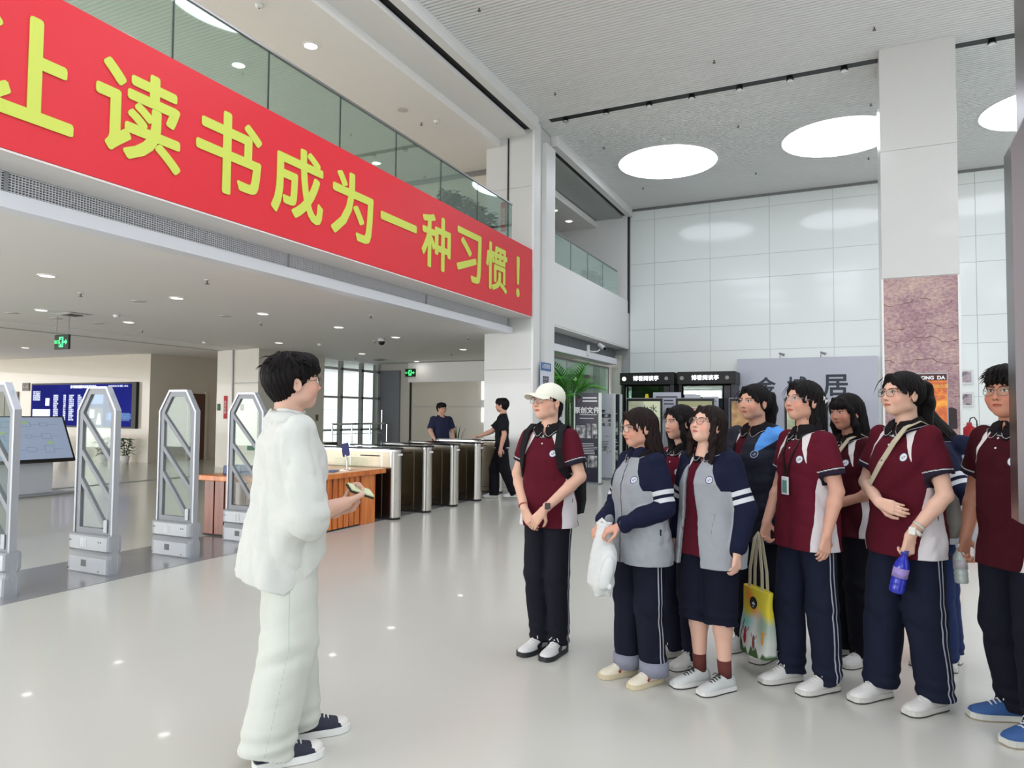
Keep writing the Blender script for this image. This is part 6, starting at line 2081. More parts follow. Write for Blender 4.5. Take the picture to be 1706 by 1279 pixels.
        lays = [('panel', (214, 208, 210)), ('slit', (40, 36, 44)), ('raglan', (214, 208, 206)), ('cuff', (40, 34, 48)), ('cufl', (190, 186, 184)), ('collar', (34, 30, 32)), ('cline', (150, 146, 146)), ('button', (216, 208, 206)), ('ring', (60, 66, 90)), ('badge', (214, 214, 218)), ('mark', (60, 70, 100))]
        mname = 'polo_cloth_%d_%d_%d' % top_rgb
        mt = layer_mat(mname, top_rgb, lays, rough=0.9, var=0.08, vscale=20, bump=0.25, bscale=260, spec=0.12)
        oname = 'polo_shirt'
    elif top == 'tee':
        Ls['cuff'] = z - (hem + 0.018)
        mt = layer_mat('tee_%d_%d_%d%s' % (*top_rgb, '_w' if cuffs else ''), top_rgb, ([('cuff', (220, 220, 222))] if cuffs else []), rough=0.9, var=0.1, bump=0.2, spec=0.12)
        oname = 't_shirt'
    elif top == 'white_shirt':
        Ls['collar'] = collar
        mt = layer_mat('white_linen', top_rgb, [], rough=0.9, var=0.03, vscale=12, bump=1.0, bscale=22, spec=0.15)
        oname = 'white_shirt'
    elif top == 'jacket':
        isarm = dA - dT + 0.002
        xr = 0.060 + (1.415 - z) * 0.42
        yoke = np.maximum(xr - ax, 1.20 - z)
        Ls['navy'] = np.minimum(np.where(ax > 0.05, isarm, 1), yoke)
        Ls['band1'] = np.maximum(np.abs(al - 0.195) - 0.014, isarm)
        Ls['band2'] = np.maximum(np.abs(al - 0.243) - 0.014, isarm)
        Ls['hood'] = np.minimum(np.maximum(1.345 - z, 0.025 - y), np.maximum(1.40 - z, rn - 0.11))
        Ls['zip'] = np.maximum(np.maximum(np.abs(x + 0.012) - 0.0035, y), isarm * 0 - (isarm - 0.0) * 1.0) if not open_front else np.ones(len(x))
        Ls['pocket'] = np.maximum(np.maximum(np.abs(ax - 0.115 - (z - 1.0) * 0.12) - 0.0018, np.abs(z - 1.0) - 0.07), y + 0.03)
        Ls['rib'] = z - (hem + 0.0)
        Ls['tag'] = np.maximum(np.maximum(np.abs(y + 0.015) - 0.006, np.abs(z - 0.95) - 0.02), 0.08 - ax)
        lays = [('navy', (24, 28, 50)), ('band1', (200, 202, 206)), ('band2', (200, 202, 206)), ('hood', (26, 30, 52)), ('zip', (36, 38, 50)), ('pocket', (112, 114, 120)), ('tag', (40, 40, 46)), ('ring', (52, 60, 92)), ('badge', (196, 200, 208)), ('mark', (60, 70, 110))]
        mt = layer_mat('jacket_cloth', (150, 153, 158), lays, rough=0.9, var=0.05, bump=0.25, bscale=200, spec=0.15)
        oname = 'school_jacket'
    else:
        Ls['blue'] = np.maximum(-x, np.maximum(np.maximum(1.295 - z + (ax - 0.12) * 0.8, 0.085 - ax), ag[1][0] * 0 + np.where(al < 0.10, -1, 1) * 0.01))
        Ls['edge'] = np.maximum(np.maximum(np.abs(np.abs(x + 0.045) - (0.035 + np.clip(1.25 - z, 0, 1) * 0.10 + np.clip(z - 1.3, 0, 1) * 0.15)) - 0.012, y), 1.25 - z) if open_front else ONE(P)
        lays = [('blue', (84, 150, 226)), ('edge', (20, 22, 30)), ('ring', (150, 170, 190)), ('badge', (40, 46, 70)), ('mark', (160, 180, 200))]
        mt = layer_mat('coat_cloth', (17, 21, 38), lays, rough=0.7, var=0.1, bump=0.2, spec=0.3)
        oname = 'coat'
    so = mk_mesh(oname, [(P, Q)], mt, root, attrs=Ls)
    # inner polo below an open jacket
    if open_front or long_:
        F = Field((-0.24, -0.2, 0.78), (0.24, 0.2, 1.50), cres)
        tl = torso_levels(w, fem, 0.80, 0.93, belly)
        F.loft(tl)
        F.cap((0, 0.022, 1.41), (0, 0.012, 1.46), 0.079, 0.066, k=0.010, cut_b=True)
        F.cap((0, -0.012, 1.39), (0, 0.024, 1.50), 0.0575, 0.0585, mode='sub')
        F.ell((0, -0.095, 1.435), (0.022, 0.055, 0.045), k=0.006, mode='sub')
        F.add(wrinkle(seed + 2, 0.004, 20))
        P, Q = F.mesh(); x, y, z = P.T
        phi = np.arctan2(x, -(y - 0.01)); rn = np.sqrt(x ** 2 + (y - 0.015) ** 2)
        zc = 1.412 - 0.035 * np.clip(np.cos(phi), 0, 1) ** 2 - 0.02 * (np.abs(phi) < 0.75)
        col = np.maximum(zc - z, rn - 0.105)
        fr2 = np.where(y < 0.02, 0.0, 1.0)
        L2 = {'collar': col, 'button': np.minimum(np.sqrt(x ** 2 + (z - 1.372) ** 2), np.sqrt(x ** 2 + (z - 1.325) ** 2)) + fr2 - 0.0055, 'raglan': np.maximum(np.maximum(np.abs(np.abs(x) - (0.07 + (1.41 - z) * .34)) - 0.014, 1.26 - z), y)}
        mk_mesh('polo_shirt', [(P, Q)], layer_mat('polo_inner', (80, 21, 34), [('raglan', (214, 208, 206)), ('collar', (34, 30, 32)), ('button', (216, 208, 206))], rough=0.9, spec=0.12), root, attrs=L2)

    if top in ('polo', 'white_shirt', 'jacket', 'coat'):
        wsh = top == 'white_shirt'
        tlc = TLv if top in ('polo', 'white_shirt') else torso_levels(w, fem, 0.80, 0.93, belly)
        tlc = np.array(tlc)
        cmt = MATS['white_linen'] if wsh else mat('collar_black', (30, 27, 30), rough=0.9, spec=0.1)
        def surf_r(ph, z):
            cy_, a_, b_ = (np.interp(z, tlc[:, 0], tlc[:, j]) for j in (2, 3, 4))
            q = (abs(math.sin(ph)) / a_) ** 2.3 + (abs(math.cos(ph)) / b_) ** 2.3
            return q ** (-1 / 2.3), cy_
        mb = MB(); rings = []; edge = []
        n_ = 40
        for i in range(n_ + 1):
            ph = 0.13 + (2 * PI - 0.26) * i / n_        # 0 = front
            f_ = math.cos(ph)
            zt = 1.468 - 0.030 * max(0, f_)
            pk = math.exp(-((min(ph, 2 * PI - ph) - 0.42) / 0.28) ** 2)
            zo = zt - (0.052 if not wsh else 0.062) - (0.030 if not wsh else 0.045) * pk + (0.012 if min(ph, 2 * PI - ph) < 0.2 else 0)
            rt = (0.0605 if fem else 0.067)
            r_, cy_ = surf_r(ph, zo)
            ro = max(r_ + 0.009, rt + 0.022)
            sx_, sy_ = math.sin(ph), -math.cos(ph)
            pt = Vector((sx_ * rt, 0.016 + sy_ * rt, zt)); po_ = Vector((sx_ * ro, cy_ + sy_ * ro, zo))
            md = pt.lerp(po_, 0.45) + Vector((sx_ * 0.006, sy_ * 0.006, 0.010))
            rings.append([mb.bm.verts.new(p) for p in (pt, md, po_, po_ + Vector((-sx_ * 0.004, -sy_ * 0.004, -0.002)), md - Vector((sx_ * 0.004, sy_ * 0.004, 0.004)), pt - Vector((0, 0, 0.004)))])
            edge.append(pt.lerp(po_, 0.90) + Vector((sx_ * 0.0035, sy_ * 0.0035, 0.0035)))
        for a, c in zip(rings, rings[1:]):
            for k in range(6):
                mb.bm.faces.new((a[k], a[(k + 1) % 6], c[(k + 1) % 6], c[k]))
        mb.bm.faces.new(rings[0]); mb.bm.faces.new(rings[-1][::-1])
        co = mb.build('collar', cmt, root, True)
        if not wsh:
            MB().tube(edge, 0.0016, n=5).build('collar_piping', mat('piping_grey', (176, 172, 172), rough=0.8), co, True)

    # ---------------- trousers
    zb = 0.40 if pants == 'shorts' else 0.055
    plo = [-0.34, -0.36, zb - 0.03]; phi_ = [0.34, 0.36, 1.02]
    for sx in (-1, 1):
        for q in Lg[sx]:
            plo[0] = min(plo[0], q[0] - 0.14); plo[1] = min(plo[1], q[1] - 0.14); phi_[0] = max(phi_[0], q[0] + 0.14); phi_[1] = max(phi_[1], q[1] + 0.14)
    F = Field(plo, phi_, cres)
    F.loft([(0.86, 0, 0.008, .148 * w, .100), (0.93, 0, 0.008, .154 * w, .104), (1.00, 0, 0.0, .150 * w, .104)])
    rr_ = {'track': (0.088, 0.078, 0.068), 'shorts': (0.094, 0.098, 0.09), 'white': (0.106, 0.100, 0.098), 'black': (0.10, 0.082, 0.075)}[pants]
    for sx in (-1, 1):
        kn, an = np.array(Lg[sx][0]), np.array(Lg[sx][1])
        if pants == 'shorts':
            e_ = kn + np.array((0, 0, -0.075))
            F.cap(hip[sx] - np.array((0, 0, 0.02)), e_, rr_[0] * w, rr_[1], k=0.02, cut_b=True)
        else:
            g_ = leg_w
            F.cap(hip[sx] - np.array((0, 0, 0.02)), kn, rr_[0] * w * (1 + (g_ - 1) * .5), rr_[1] * g_, k=0.02)
            bot = an + np.array((0, 0.0, -0.045 if pants == 'white' else -0.03))
            F.cap(kn, bot, rr_[1] * g_, rr_[2] * g_, k=0.02, cut_b=True)
    F.add(wrinkle(seed + 9, 0.008, 34, dirs=(1, 1, 0.4)))
    lowf = 0.16
    ph_ = seed * 1.7
    F.add(lambda x, y, z: -0.006 * np.clip(1 - (z - zb) / lowf, 0, 1) * np.sin(z * 95 + 6 * x + 5 * y + ph_) + 0.003 * np.exp(-((z - 0.45) / 0.08) ** 2) * np.sin(z * 60 + 30 * x + 14 * y + ph_))
    P, Q = F.mesh(); x, y, z = P.T
    sgn = np.where(x < 0, -1, 1)
    st1 = np.full(len(P), 1.0); st2 = st1.copy()
    for sx in (-1, 1):
        kn, an = np.array(Lg[sx][0]), np.array(Lg[sx][1])
        zz = [an[2] - 0.05, kn[2], hip[sx][2], 1.05]
        cyv = np.interp(z, zz, [an[1], kn[1], hip[sx][1], 0.0]); cxv = np.interp(z, zz, [an[0], kn[0], hip[sx][0], hip[sx][0]])
        m_ = (np.abs(x - cxv) < 0.13) & ((x - cxv) * sx > 0.0)
        q = y - cyv - 0.01
        mine = (x * sx > 0)
        st1 = np.where(m_ & mine, np.abs(q - 0.0125) - 0.0042, st1); st2 = np.where(m_ & mine, np.abs(q + 0.0125) - 0.0042, st2)
    at = {'s1': st1, 's2': st2}
    if pants == 'track':
        mt = layer_mat('track_pants_%d' % pants_rgb[2], pants_rgb, [('s1', (170, 172, 182)), ('s2', (170, 172, 182))], rough=0.85, var=0.1, vscale=15, bump=0.2, spec=0.2)
    elif pants == 'white':
        at['s1'] = np.where(np.isfinite(st1), np.abs(st1 + 0.0042 - 0.0) - 0.0018, 1)
        mt = layer_mat('pale_denim', pants_rgb, [('s1', (176, 184, 172))], rough=0.9, var=0.04, vscale=10, bump=0.4, bscale=120, spec=0.15)
    else:
        mt = layer_mat('trousers_%d_%d_%d' % pants_rgb, pants_rgb, [], rough=0.9, var=0.1, bump=0.2, spec=0.15)
    po = mk_mesh('shorts' if pants == 'shorts' else 'trousers', [(P, Q)], mt, root, attrs=at)
    # socks / turned-up cuffs
    for sx in (-1, 1):
        an = np.array(Lg[sx][1])
        if pants == 'shorts':
            kn = np.array(Lg[sx][0]); u = nrm(kn - an)
            MB().cyl(an + (0, 0, -0.02), an + u * 0.085, 0.040, 0.042, n=20).build('sock', mat('sock_brown', (94, 44, 38), rough=0.9, bump=0.3), root, True)
        if cuffs == 'rolled':
            MB().lathe([(0.076, 0.0), (0.092, 0.0), (0.092, 0.085), (0.076, 0.088)], (an[0], an[1], 0.055), 24, caps=False).build('rolled_cuff', mat('rolled_cuff_grey', (132, 134, 148), rough=0.9, bump=0.3, bscale=30), po, True)
    if not no_feet:
        for i, sx in enumerate((1, -1)):
            an = Lg[sx][1]
            make_shoe(root, (an[0], an[1] - (0.05 if shoes == 'canvas' else 0.03), 0.0 if an[2] < 0.12 else an[2] - 0.09), foot_yaw[i], shoeL, shoes)
    return root, T, s


def attach(name, label, cat, root, group=None):
    """a separate thing placed in the same frame as the person who carries it"""
    t = thing(name, label, cat, root.location[:], root.rotation_euler[2], group)
    t.scale = root.scale
    return t


def bar(mb, pts, w, th, up):
    """flat strap through points"""
    P = [Vector(p) for p in pts]; prev = None
    for i, p in enumerate(P):
        t = (P[min(i + 1, len(P) - 1)] - P[max(i - 1, 0)]).normalized()
        u = Vector(up[i] if isinstance(up, list) else up); u = (u - t * u.dot(t)).normalized(); s_ = t.cross(u)
        r = [mb.bm.verts.new(p + s_ * w / 2 + u * th / 2), mb.bm.verts.new(p - s_ * w / 2 + u * th / 2), mb.bm.verts.new(p - s_ * w / 2 - u * th / 2), mb.bm.verts.new(p + s_ * w / 2 - u * th / 2)]
        if prev:
            for k in range(4):
                mb.bm.faces.new((prev[k], prev[(k + 1) % 4], r[(k + 1) % 4], r[k]))
        else:
            mb.bm.faces.new(r[::-1])
        prev = r
    mb.bm.faces.new(prev)
    return mb


# ================================================================ the people
def place(o, loc):
    o.location = loc
    return o


# --- speaker in white, seen from the side
ARM0 = {-1: ((-0.235, -0.03, 1.03), (-0.13, -0.215, 1.065), (0.45, -0.85, 0.30), (0.35, 0.25, 0.9), 1.15),
        1: ((0.225, -0.02, 1.08), (0.06, -0.215, 1.00), (-0.5, -0.8, 0.25), (0.0, 0.1, 1.0), 0.9)}
p0, T0, s0_ = person('young man in a loose white shirt and pale trousers, facing the group with a booklet', (-2.27, 2.45), -100, 1.75, fem=False, w=1.02, arms=ARM0,
                     legs={-1: ((-0.095, 0.0, 0.49), (-0.10, 0.09, 0.10)), 1: ((0.095, -0.04, 0.49), (0.105, -0.07, 0.10))}, top='white_shirt', top_rgb=(202, 203, 197), pants='white', pants_rgb=(200, 203, 194),
                     shoes='canvas', hair='short', skin=(206, 164, 144), head=(3, 4, 0), glasses='metal', seed=3, hem=0.715, hs=1.04, shoeL=0.275, res=0.0036, cres=0.0055, leg_w=1.08, foot_yaw=(0, 4))
bk = attach('booklet', 'small folded booklet with a pale green cover held in the speaker\'s hand', 'booklet', p0)
mb = MB(); mb.box(-0.030, 0.030, -0.060, 0.060, 0.0, 0.008, 0.002)
bmesh.ops.transform(mb.bm, matrix=Matrix.Translation((-0.085, -0.295, 1.112)) @ Matrix.Rotation(0.45, 4, 'X') @ Matrix.Rotation(-0.35, 4, 'Y') @ Matrix.Rotation(0.3, 4, 'Z'), verts=mb.bm.verts)
bk_ = mb.build('cover', mat('booklet_green', (206, 214, 176), rough=0.5), bk)
mb = MB(); mb.box(-0.032, 0.032, -0.062, 0.062, -0.010, -0.0005, 0.002)
bmesh.ops.transform(mb.bm, matrix=Matrix.Translation((-0.085, -0.295, 1.112)) @ Matrix.Rotation(0.45, 4, 'X') @ Matrix.Rotation(-0.35, 4, 'Y') @ Matrix.Rotation(0.3, 4, 'Z'), verts=mb.bm.verts)
mb.build('phone_case', mat('case_dark', (44, 46, 40), rough=0.4), bk)

# --- student with the cap
ARM1 = {1: ((0.245, -0.01, 1.12), (0.075, -0.205, 0.925), (-0.62, -0.12, -0.78), (-0.1, 1, -0.1), 0.35),
        -1: ((-0.245, 0.0, 1.12), (-0.085, -0.165, 0.915), (0.55, -0.08, -0.83), (0.1, 1, 0.0), 0.4)}
p1, T1, _ = person('student in a white baseball cap and maroon polo, hands clasped, standing apart', (-1.73, 4.20), 27, 1.69, fem=True, w=0.98, arms=ARM1,
                   legs={1: ((0.075, -0.015, 0.49), (0.075, 0.02, 0.09)), -1: ((-0.075, -0.015, 0.49), (-0.06, 0.02, 0.09))},
                   shoes='blackwhite', hair='cap', skin=(212, 168, 146), head=(-20, 7, 0), glasses='metal', seed=11, pants_rgb=(20, 20, 30), foot_yaw=(-4, -14), leg_w=0.95, hs=1.02)
F = Field((-0.12, -0.22, -0.05), (0.12, 0.14, 0.16), 0.003)
F.ell((0, 0.018, 0.042), (0.089, 0.108, 0.090))
F.ell((0, 0.018, 0.030), (0.081, 0.100, 0.080), mode='sub')
F.cut((0, -0.06, 0.032), (0, -0.22, -1))
x = F.ax[0][:, None, None]; y = F.ax[1][None, :, None]; z = F.ax[2][None, None, :]
zc = 0.050 - 7.0 * x ** 2 + 0.22 * (y + 0.09)
d = np.maximum(np.abs(z - zc) - 0.0035, (np.sqrt((x / 0.078) ** 2 + ((y + 0.085) / 0.10) ** 2) - 1) * 0.078)
d = np.maximum(d, y + 0.05)
F.f = np.minimum(F.f, d.astype(np.float32))
P, Q = F.mesh()
x, y, z = P.T
a = np.arctan2(x, y - 0.018)
seam = np.maximum(np.abs(((a / (PI / 3)) % 1.0) - 0.5) * 0.09 * -1 + 0.0435, -(y + 0.085))
R = np.array(T1.to_3x3())
cap_o = mk_mesh('cap', [(P @ R.T + np.array(T1.translation), Q)], layer_mat('cap_cloth', (222, 220, 204), [('seam', (196, 194, 180))], rough=0.85, var=0.03, bump=0.25, bscale=250, spec=0.15), p1, attrs={'seam': np.abs(a * 3 / PI - np.round(a * 3 / PI)) - 0.015 + np.where(y < -0.085, 1, 0)})
mb = MB(); mb.cyl((0, 0.018, 0.131), (0, 0.018, 0.136), 0.008, 0.005, n=10)
bmesh.ops.transform(mb.bm, matrix=T1, verts=mb.bm.verts); mb.build('cap_button', MATS['cap_cloth'], cap_o)
# smart watch and red string
def band(name, root, c, axis, r, wdt, m, face=None, fm=None):
    ax_ = Vector(axis).normalized(); c = Vector(c)
    mb = MB(); mb.cyl(c - ax_ * wdt / 2, c + ax_ * wdt / 2, r, n=20)
    o = mb.build(name, m, root, True)
    if face is not None:
        f = Vector(face).normalized(); q = f.to_track_quat('Z', 'Y')
        mb = MB(); mb.box(-0.017, 0.017, -0.019, 0.019, -0.004, 0.008, 0.004)
        bmesh.ops.transform(mb.bm, matrix=Matrix.Translation(c + f * r) @ q.to_matrix().to_4x4(), verts=mb.bm.verts)
        mb.build('watch_face', fm, o)
    return o
band('watch', p1, (0.089, -0.190, 0.945), (-0.6, -0.65, -0.7), 0.0285, 0.022, mat('watch_pink', (222, 178, 170), rough=0.5), (0.5, -0.8, 0.2), mat('watch_black', (20, 20, 24), rough=0.15))
band('wrist_string', p1, (-0.100, -0.155, 0.935), (0.55, -0.5, -0.7), 0.0285, 0.004, mat('string_red', (150, 40, 40)))
bp = attach('backpack', 'black backpack worn by the student with the white cap', 'backpack', p1)
F = Field((-0.24, 0.02, 0.80), (0.24, 0.40, 1.46), 0.006)
F.loft([(0.86, 0, 0.20, .150, .075), (0.95, 0, 0.205, .165, .09), (1.15, 0, 0.20, .160, .085), (1.30, 0, 0.185, .145, .065), (1.38, 0, 0.17, .11, .045)], p=3.0)
F.ell((0, 0.275, 1.0), (0.12, 0.05, 0.11), k=0.02)
F.add(wrinkle(4, 0.005, 20))
P, Q = F.mesh(); mk_mesh('bag_body', [(P, Q)], layer_mat('backpack_cloth', (22, 22, 24), [], rough=0.8, bump=0.3, spec=0.2), bp)
for sx in (-1, 1):
    bar(MB(), [(sx * 0.085, 0.13, 1.36), (sx * 0.100, 0.07, 1.43), (sx * 0.110, 0.0, 1.445), (sx * 0.118, -0.075, 1.40), (sx * 0.125, -0.118, 1.30), (sx * 0.140, -0.105, 1.18), (sx * 0.172, -0.02, 1.10), (sx * 0.165, 0.09, 1.05)], 0.045, 0.008,
        [(0, 0.2, 1), (0, 0, 1), (0, -0.2, 1), (sx * .2, -0.8, 0.7), (sx * 0.3, -1, 0.1), (sx * 0.7, -0.8, 0), (sx, -0.1, 0), (sx, 0.3, 0)]).build('strap', MATS['backpack_cloth'], bp, False)

# --- girl in grey and navy jacket, glasses, white bag
ARM2 = {1: ((0.245, 0.015, 1.10), (0.09, -0.235, 0.985), (-0.5, -0.75, -0.35), (-0.2, 0.4, -0.9), 0.9),
        -1: ((-0.235, -0.02, 1.10), (-0.08, -0.25, 0.985), (0.45, -0.75, -0.45), (0.2, 0.4, -0.9), 0.9)}
p2, T2, _ = person('student in a zipped grey and navy school jacket holding a white cloth bag', (-1.08, 4.02), 52, 1.53, w=1.06, arms=ARM2, top='jacket', hem=0.74,
                   legs={1: ((0.095, -0.01, 0.49), (0.095, 0.03, 0.10)), -1: ((-0.095, -0.03, 0.49), (-0.095, -0.03, 0.10))},
                   shoes='cream', hair='half', hm=m_hairbr, skin=(208, 156, 134), head=(-10, -4, 0), glasses='dark', seed=21, cuffs='rolled', leg_w=1.15, hs=1.06, pants_rgb=(20, 22, 38), fat=0.004)
wb = attach('white_bag', 'crumpled white cloth bag hanging from two clasped hands', 'bag', p2)
F = Field((-0.2, -0.46, 0.50), (0.2, -0.12, 1.0), 0.006)
F.loft([(0.56, 0.01, -0.29, .035, .02), (0.62, 0.0, -0.29, .085, .045), (0.78, 0.0, -0.285, .085, .05), (0.90, 0.0, -0.28, .045, .03), (0.975, 0.0, -0.275, .02, .018)], p=2)
F.add(wrinkle(8, 0.04, 34, dirs=(1, 1, 0.4)))
P, Q = F.mesh(); mk_mesh('bag_body', [(P, Q)], layer_mat('white_bag_cloth', (214, 216, 214), [], rough=0.8, bump=0.4, bscale=40), wb)
bar(MB(), [(-0.03, -0.28, 0.95), (-0.04, -0.295, 1.0), (0.0, -0.30, 1.02), (0.04, -0.295, 1.0), (0.03, -0.28, 0.95)], 0.02, 0.004, (0, -1, 0)).build('handle', MATS['white_bag_cloth'], wb)

# --- girl behind her in maroon
person('student in a maroon polo half hidden behind the zipped jacket wearer', (-0.93, 4.42), 50, 1.56, arms={1: ((0.24, 0.02, 1.1), (0.2, -0.06, 0.87), (0, -0.1, -1), (-1, 0, 0), 0.4)},
       hair='long', skin=(206, 160, 140), head=(-8, 0, 0), seed=31, top_rgb=(98, 25, 42), hoff=(0, 0, 0))

# --- girl in open jacket and shorts
ARM3 = {1: ((0.262, 0.02, 1.10), (0.245, -0.05, 0.85), (-0.05, -0.12, -1), (-1, 0.1, 0), 0.55),
        -1: ((-0.255, 0.03, 1.10), (-0.275, 0.0, 0.87), (0, -0.1, -1), (1, 0, 0), 0.5)}
p3, T3, _ = person('student in an open grey and navy jacket, dark shorts and brown socks, chin raised', (-0.70, 4.07), 36, 1.55, w=1.06, arms=ARM3, top='jacket', hem=0.74, open_front=True, pants='shorts',
                   pants_rgb=(20, 22, 37), shoes='runner', hair='bob', hm=m_hairbr, skin=(216, 172, 152), head=(-8, 17, 4), glasses='metal', closed=True, seed=41, hs=1.04, fat=0.004, foot_yaw=(-14, -20),
                   legs={1: ((0.085, -0.02, 0.49), (0.085, 0.03, 0.10)), -1: ((-0.085, -0.02, 0.49), (-0.075, 0.0, 0.10))})

# --- girl in dark coat
ARM4 = {1: ((0.25, 0.03, 1.10), (0.24, -0.02, 0.88), (0, -0.1, -1), (-1, 0, 0), 0.5), -1: ((-0.25, 0.03, 1.10), (-0.25, -0.02, 0.88), (0, -0.1, -1), (1, 0, 0), 0.5)}
p4, T4, _ = person('student in an open dark navy coat with a bright blue shoulder patch', (-0.53, 4.78), 38, 1.70, w=1.06, arms=ARM4, top='coat', hem=0.72, open_front=True,
                   shoes='white', hair='pony', skin=(206, 158, 134), head=(-4, 3, 0), seed=51, pants_rgb=(20, 22, 34))

# --- girl with lanyard
ARM5 = {1: ((0.235, 0.02, 1.10), (0.235, -0.05, 0.87), (-0.05, -0.15, -1), (-1, 0.1, 0), 0.45),
        -1: ((-0.225, -0.02, 1.10), (-0.20, -0.13, 0.89), (0, -0.15, -1), (1, 0, 0), 1.0)}
p5, T5, _ = person('student in a maroon polo with glasses, half-tied hair and a card on a lanyard', (-0.21, 4.34), 52, 1.70, w=1.03, arms=ARM5, hair='half', skin=(210, 160, 138), head=(3, 8, 0), glasses='clear',
                   seed=61, hem=0.77, pants_rgb=(22, 26, 45), legs={1: ((0.09, 0.02, 0.49), (0.09, 0.06, 0.09)), -1: ((-0.09, -0.05, 0.49), (-0.09, -0.04, 0.09))}, foot_yaw=(4, 0), leg_w=1.05, top_rgb=(90, 23, 38))
bar(MB(), [(0.055, 0.0, 1.445), (0.06, -0.07, 1.40), (0.045, -0.125, 1.30), (0.012, -0.142, 1.17)], 0.012, 0.003, (0, -1, 0.2)).build('lanyard', m_black, p5)
bar(MB(), [(-0.055, 0.0, 1.445), (-0.06, -0.07, 1.40), (-0.040, -0.125, 1.30), (0.002, -0.142, 1.17)], 0.012, 0.003, (0, -1, 0.2)).build('lanyard', m_black, p5)
cd = MB().box(-0.022, 0.036, -0.150, -0.143, 1.065, 1.165, 0.003).build('id_card', mat('card_white', (214, 216, 216), rough=0.4), p5)
MB().box(-0.012, 0.026, -0.1515, -0.150, 1.075, 1.145).build('card_insert', mat('card_green', (96, 140, 128), rough=0.4), cd)
mb = MB()
mb.prism([(-0.012, 0), (-0.03, 0.016), (-0.03, -0.016)], 'y', -0.004, 0.004).prism([(0.012, 0), (0.03, 0.016), (0.03, -0.016)], 'y', -0.004, 0.004).box(-0.01, 0.01, -0.006, 0.006, -0.01, 0.01)
bmesh.ops.transform(mb.bm, matrix=T5 @ Matrix.Translation((0.078, 0.065, 0.03)) @ Matrix.Rotation(1.3, 4, 'Z') @ Matrix.Rotation(0.6, 4, 'Y'), verts=mb.bm.verts)
mb.build('hair_bow', mat('bow_white', (222, 218, 214)), p5)
tb = attach('tote_bag', 'colourful printed tote bag with a yellow top and a round dark emblem', 'tote bag', p5)
cx, cy = -0.215, -0.17
F = Field((cx - 0.19, cy - 0.10, 0.08), (cx + 0.19, cy + 0.10, 0.55), 0.005)
F.loft([(0.115, cx, cy, .125, .055), (0.20, cx, cy, .135, .052), (0.35, cx, cy, .125, .035), (0.50, cx, cy, .115, .022)], p=4)
F.add(wrinkle(12, 0.006, 16))
F.cutz(z1=0.497)
P, Q = F.mesh(); x, y, z = P.T; u = (x - cx) / 0.13; v = (z - 0.11) / 0.39
at = {}
at['yel'] = 0.62 + 0.06 * np.sin(u * 4) - v
at['org'] = np.sqrt(((u + 0.25 - (1 - v) * 0.4) / 0.45) ** 2 + ((v - 0.76 + u * 0.25) / 0.12) ** 2) - 1
at['teal'] = np.sqrt(((u + 0.45) / 0.45) ** 2 + ((v - 0.5) / 0.13) ** 2) - 1
at['gr'] = np.sqrt(((u - 0.75) / 0.35) ** 2 + ((v - 0.55) / 0.3) ** 2) - 1
at['circ'] = np.sqrt((u * 0.13) ** 2 + ((v - 0.78) * 0.39) ** 2) - 0.035
at['cmk'] = np.maximum(np.abs(v - 0.755) - 0.045 + np.abs(u) * 0.30, 0.01 - np.abs(v - 0.745))
at['gnd'] = v - (0.10 + 0.05 * np.sin(u * 7) + 0.04 * np.sin(u * 17 + 1) + 0.12 * np.clip(-u - 0.6, 0, 1))
def fig(px_, pz_, s_):
    b = np.sqrt(((u - px_) / (0.10 * s_)) ** 2 + ((v - pz_) / (0.085 * s_)) ** 2) - 1
    h = np.sqrt(((u - px_) / (0.05 * s_)) ** 2 + ((v - pz_ - 0.11 * s_) / (0.022 * s_ * 1.6)) ** 2) - 1
    a1 = np.maximum(np.abs((v - pz_ - 0.05 * s_) - np.abs(u - px_) * 0.45) - 0.014 * s_, np.abs(u - px_) - 0.24 * s_)
    return np.minimum(np.minimum(b, h), a1)
at['f1'] = fig(-0.42, 0.24, 1.1); at['f2'] = fig(0.22, 0.20, 0.9); at['f3'] = fig(0.78, 0.30, 0.8)
at['plant'] = np.minimum(np.abs((u + 0.8) - (v - 0.2) * 0.8) - 0.035, 1) + np.where((v < 0.5) & (v > 0.02), 0, 1)
mk_mesh('bag_body', [(P, Q)], layer_mat('tote_print', (204, 206, 202), [('gr', (150, 168, 150), 0.5), ('teal', (140, 200, 196), 0.6), ('yel', (214, 196, 60), 0.06), ('org', (232, 148, 56), 0.5), ('gnd', (66, 92, 52), 0.02), ('plant', (58, 84, 60)),
        ('f1', (156, 40, 50)), ('f2', (120, 60, 60)), ('f3', (206, 146, 66)), ('circ', (34, 36, 36)), ('cmk', (210, 212, 206))], rough=0.85, var=0.04), tb, attrs=at)
for dy in (-0.018, 0.018):
    bar(MB(), [(cx - 0.06, cy + dy, 0.47), (cx - 0.055, cy + dy * 0.9, 0.60), (cx - 0.02, cy + dy * 0.5, 0.78), (cx, cy, 0.815), (cx + 0.025, cy + dy * 0.5, 0.78), (cx + 0.06, cy + dy * 0.9, 0.60), (cx + 0.065, cy + dy, 0.47)], 0.024, 0.004, (0, -1, 0)).build('strap', mat('strap_cream', (196, 188, 160), rough=0.9), tb)

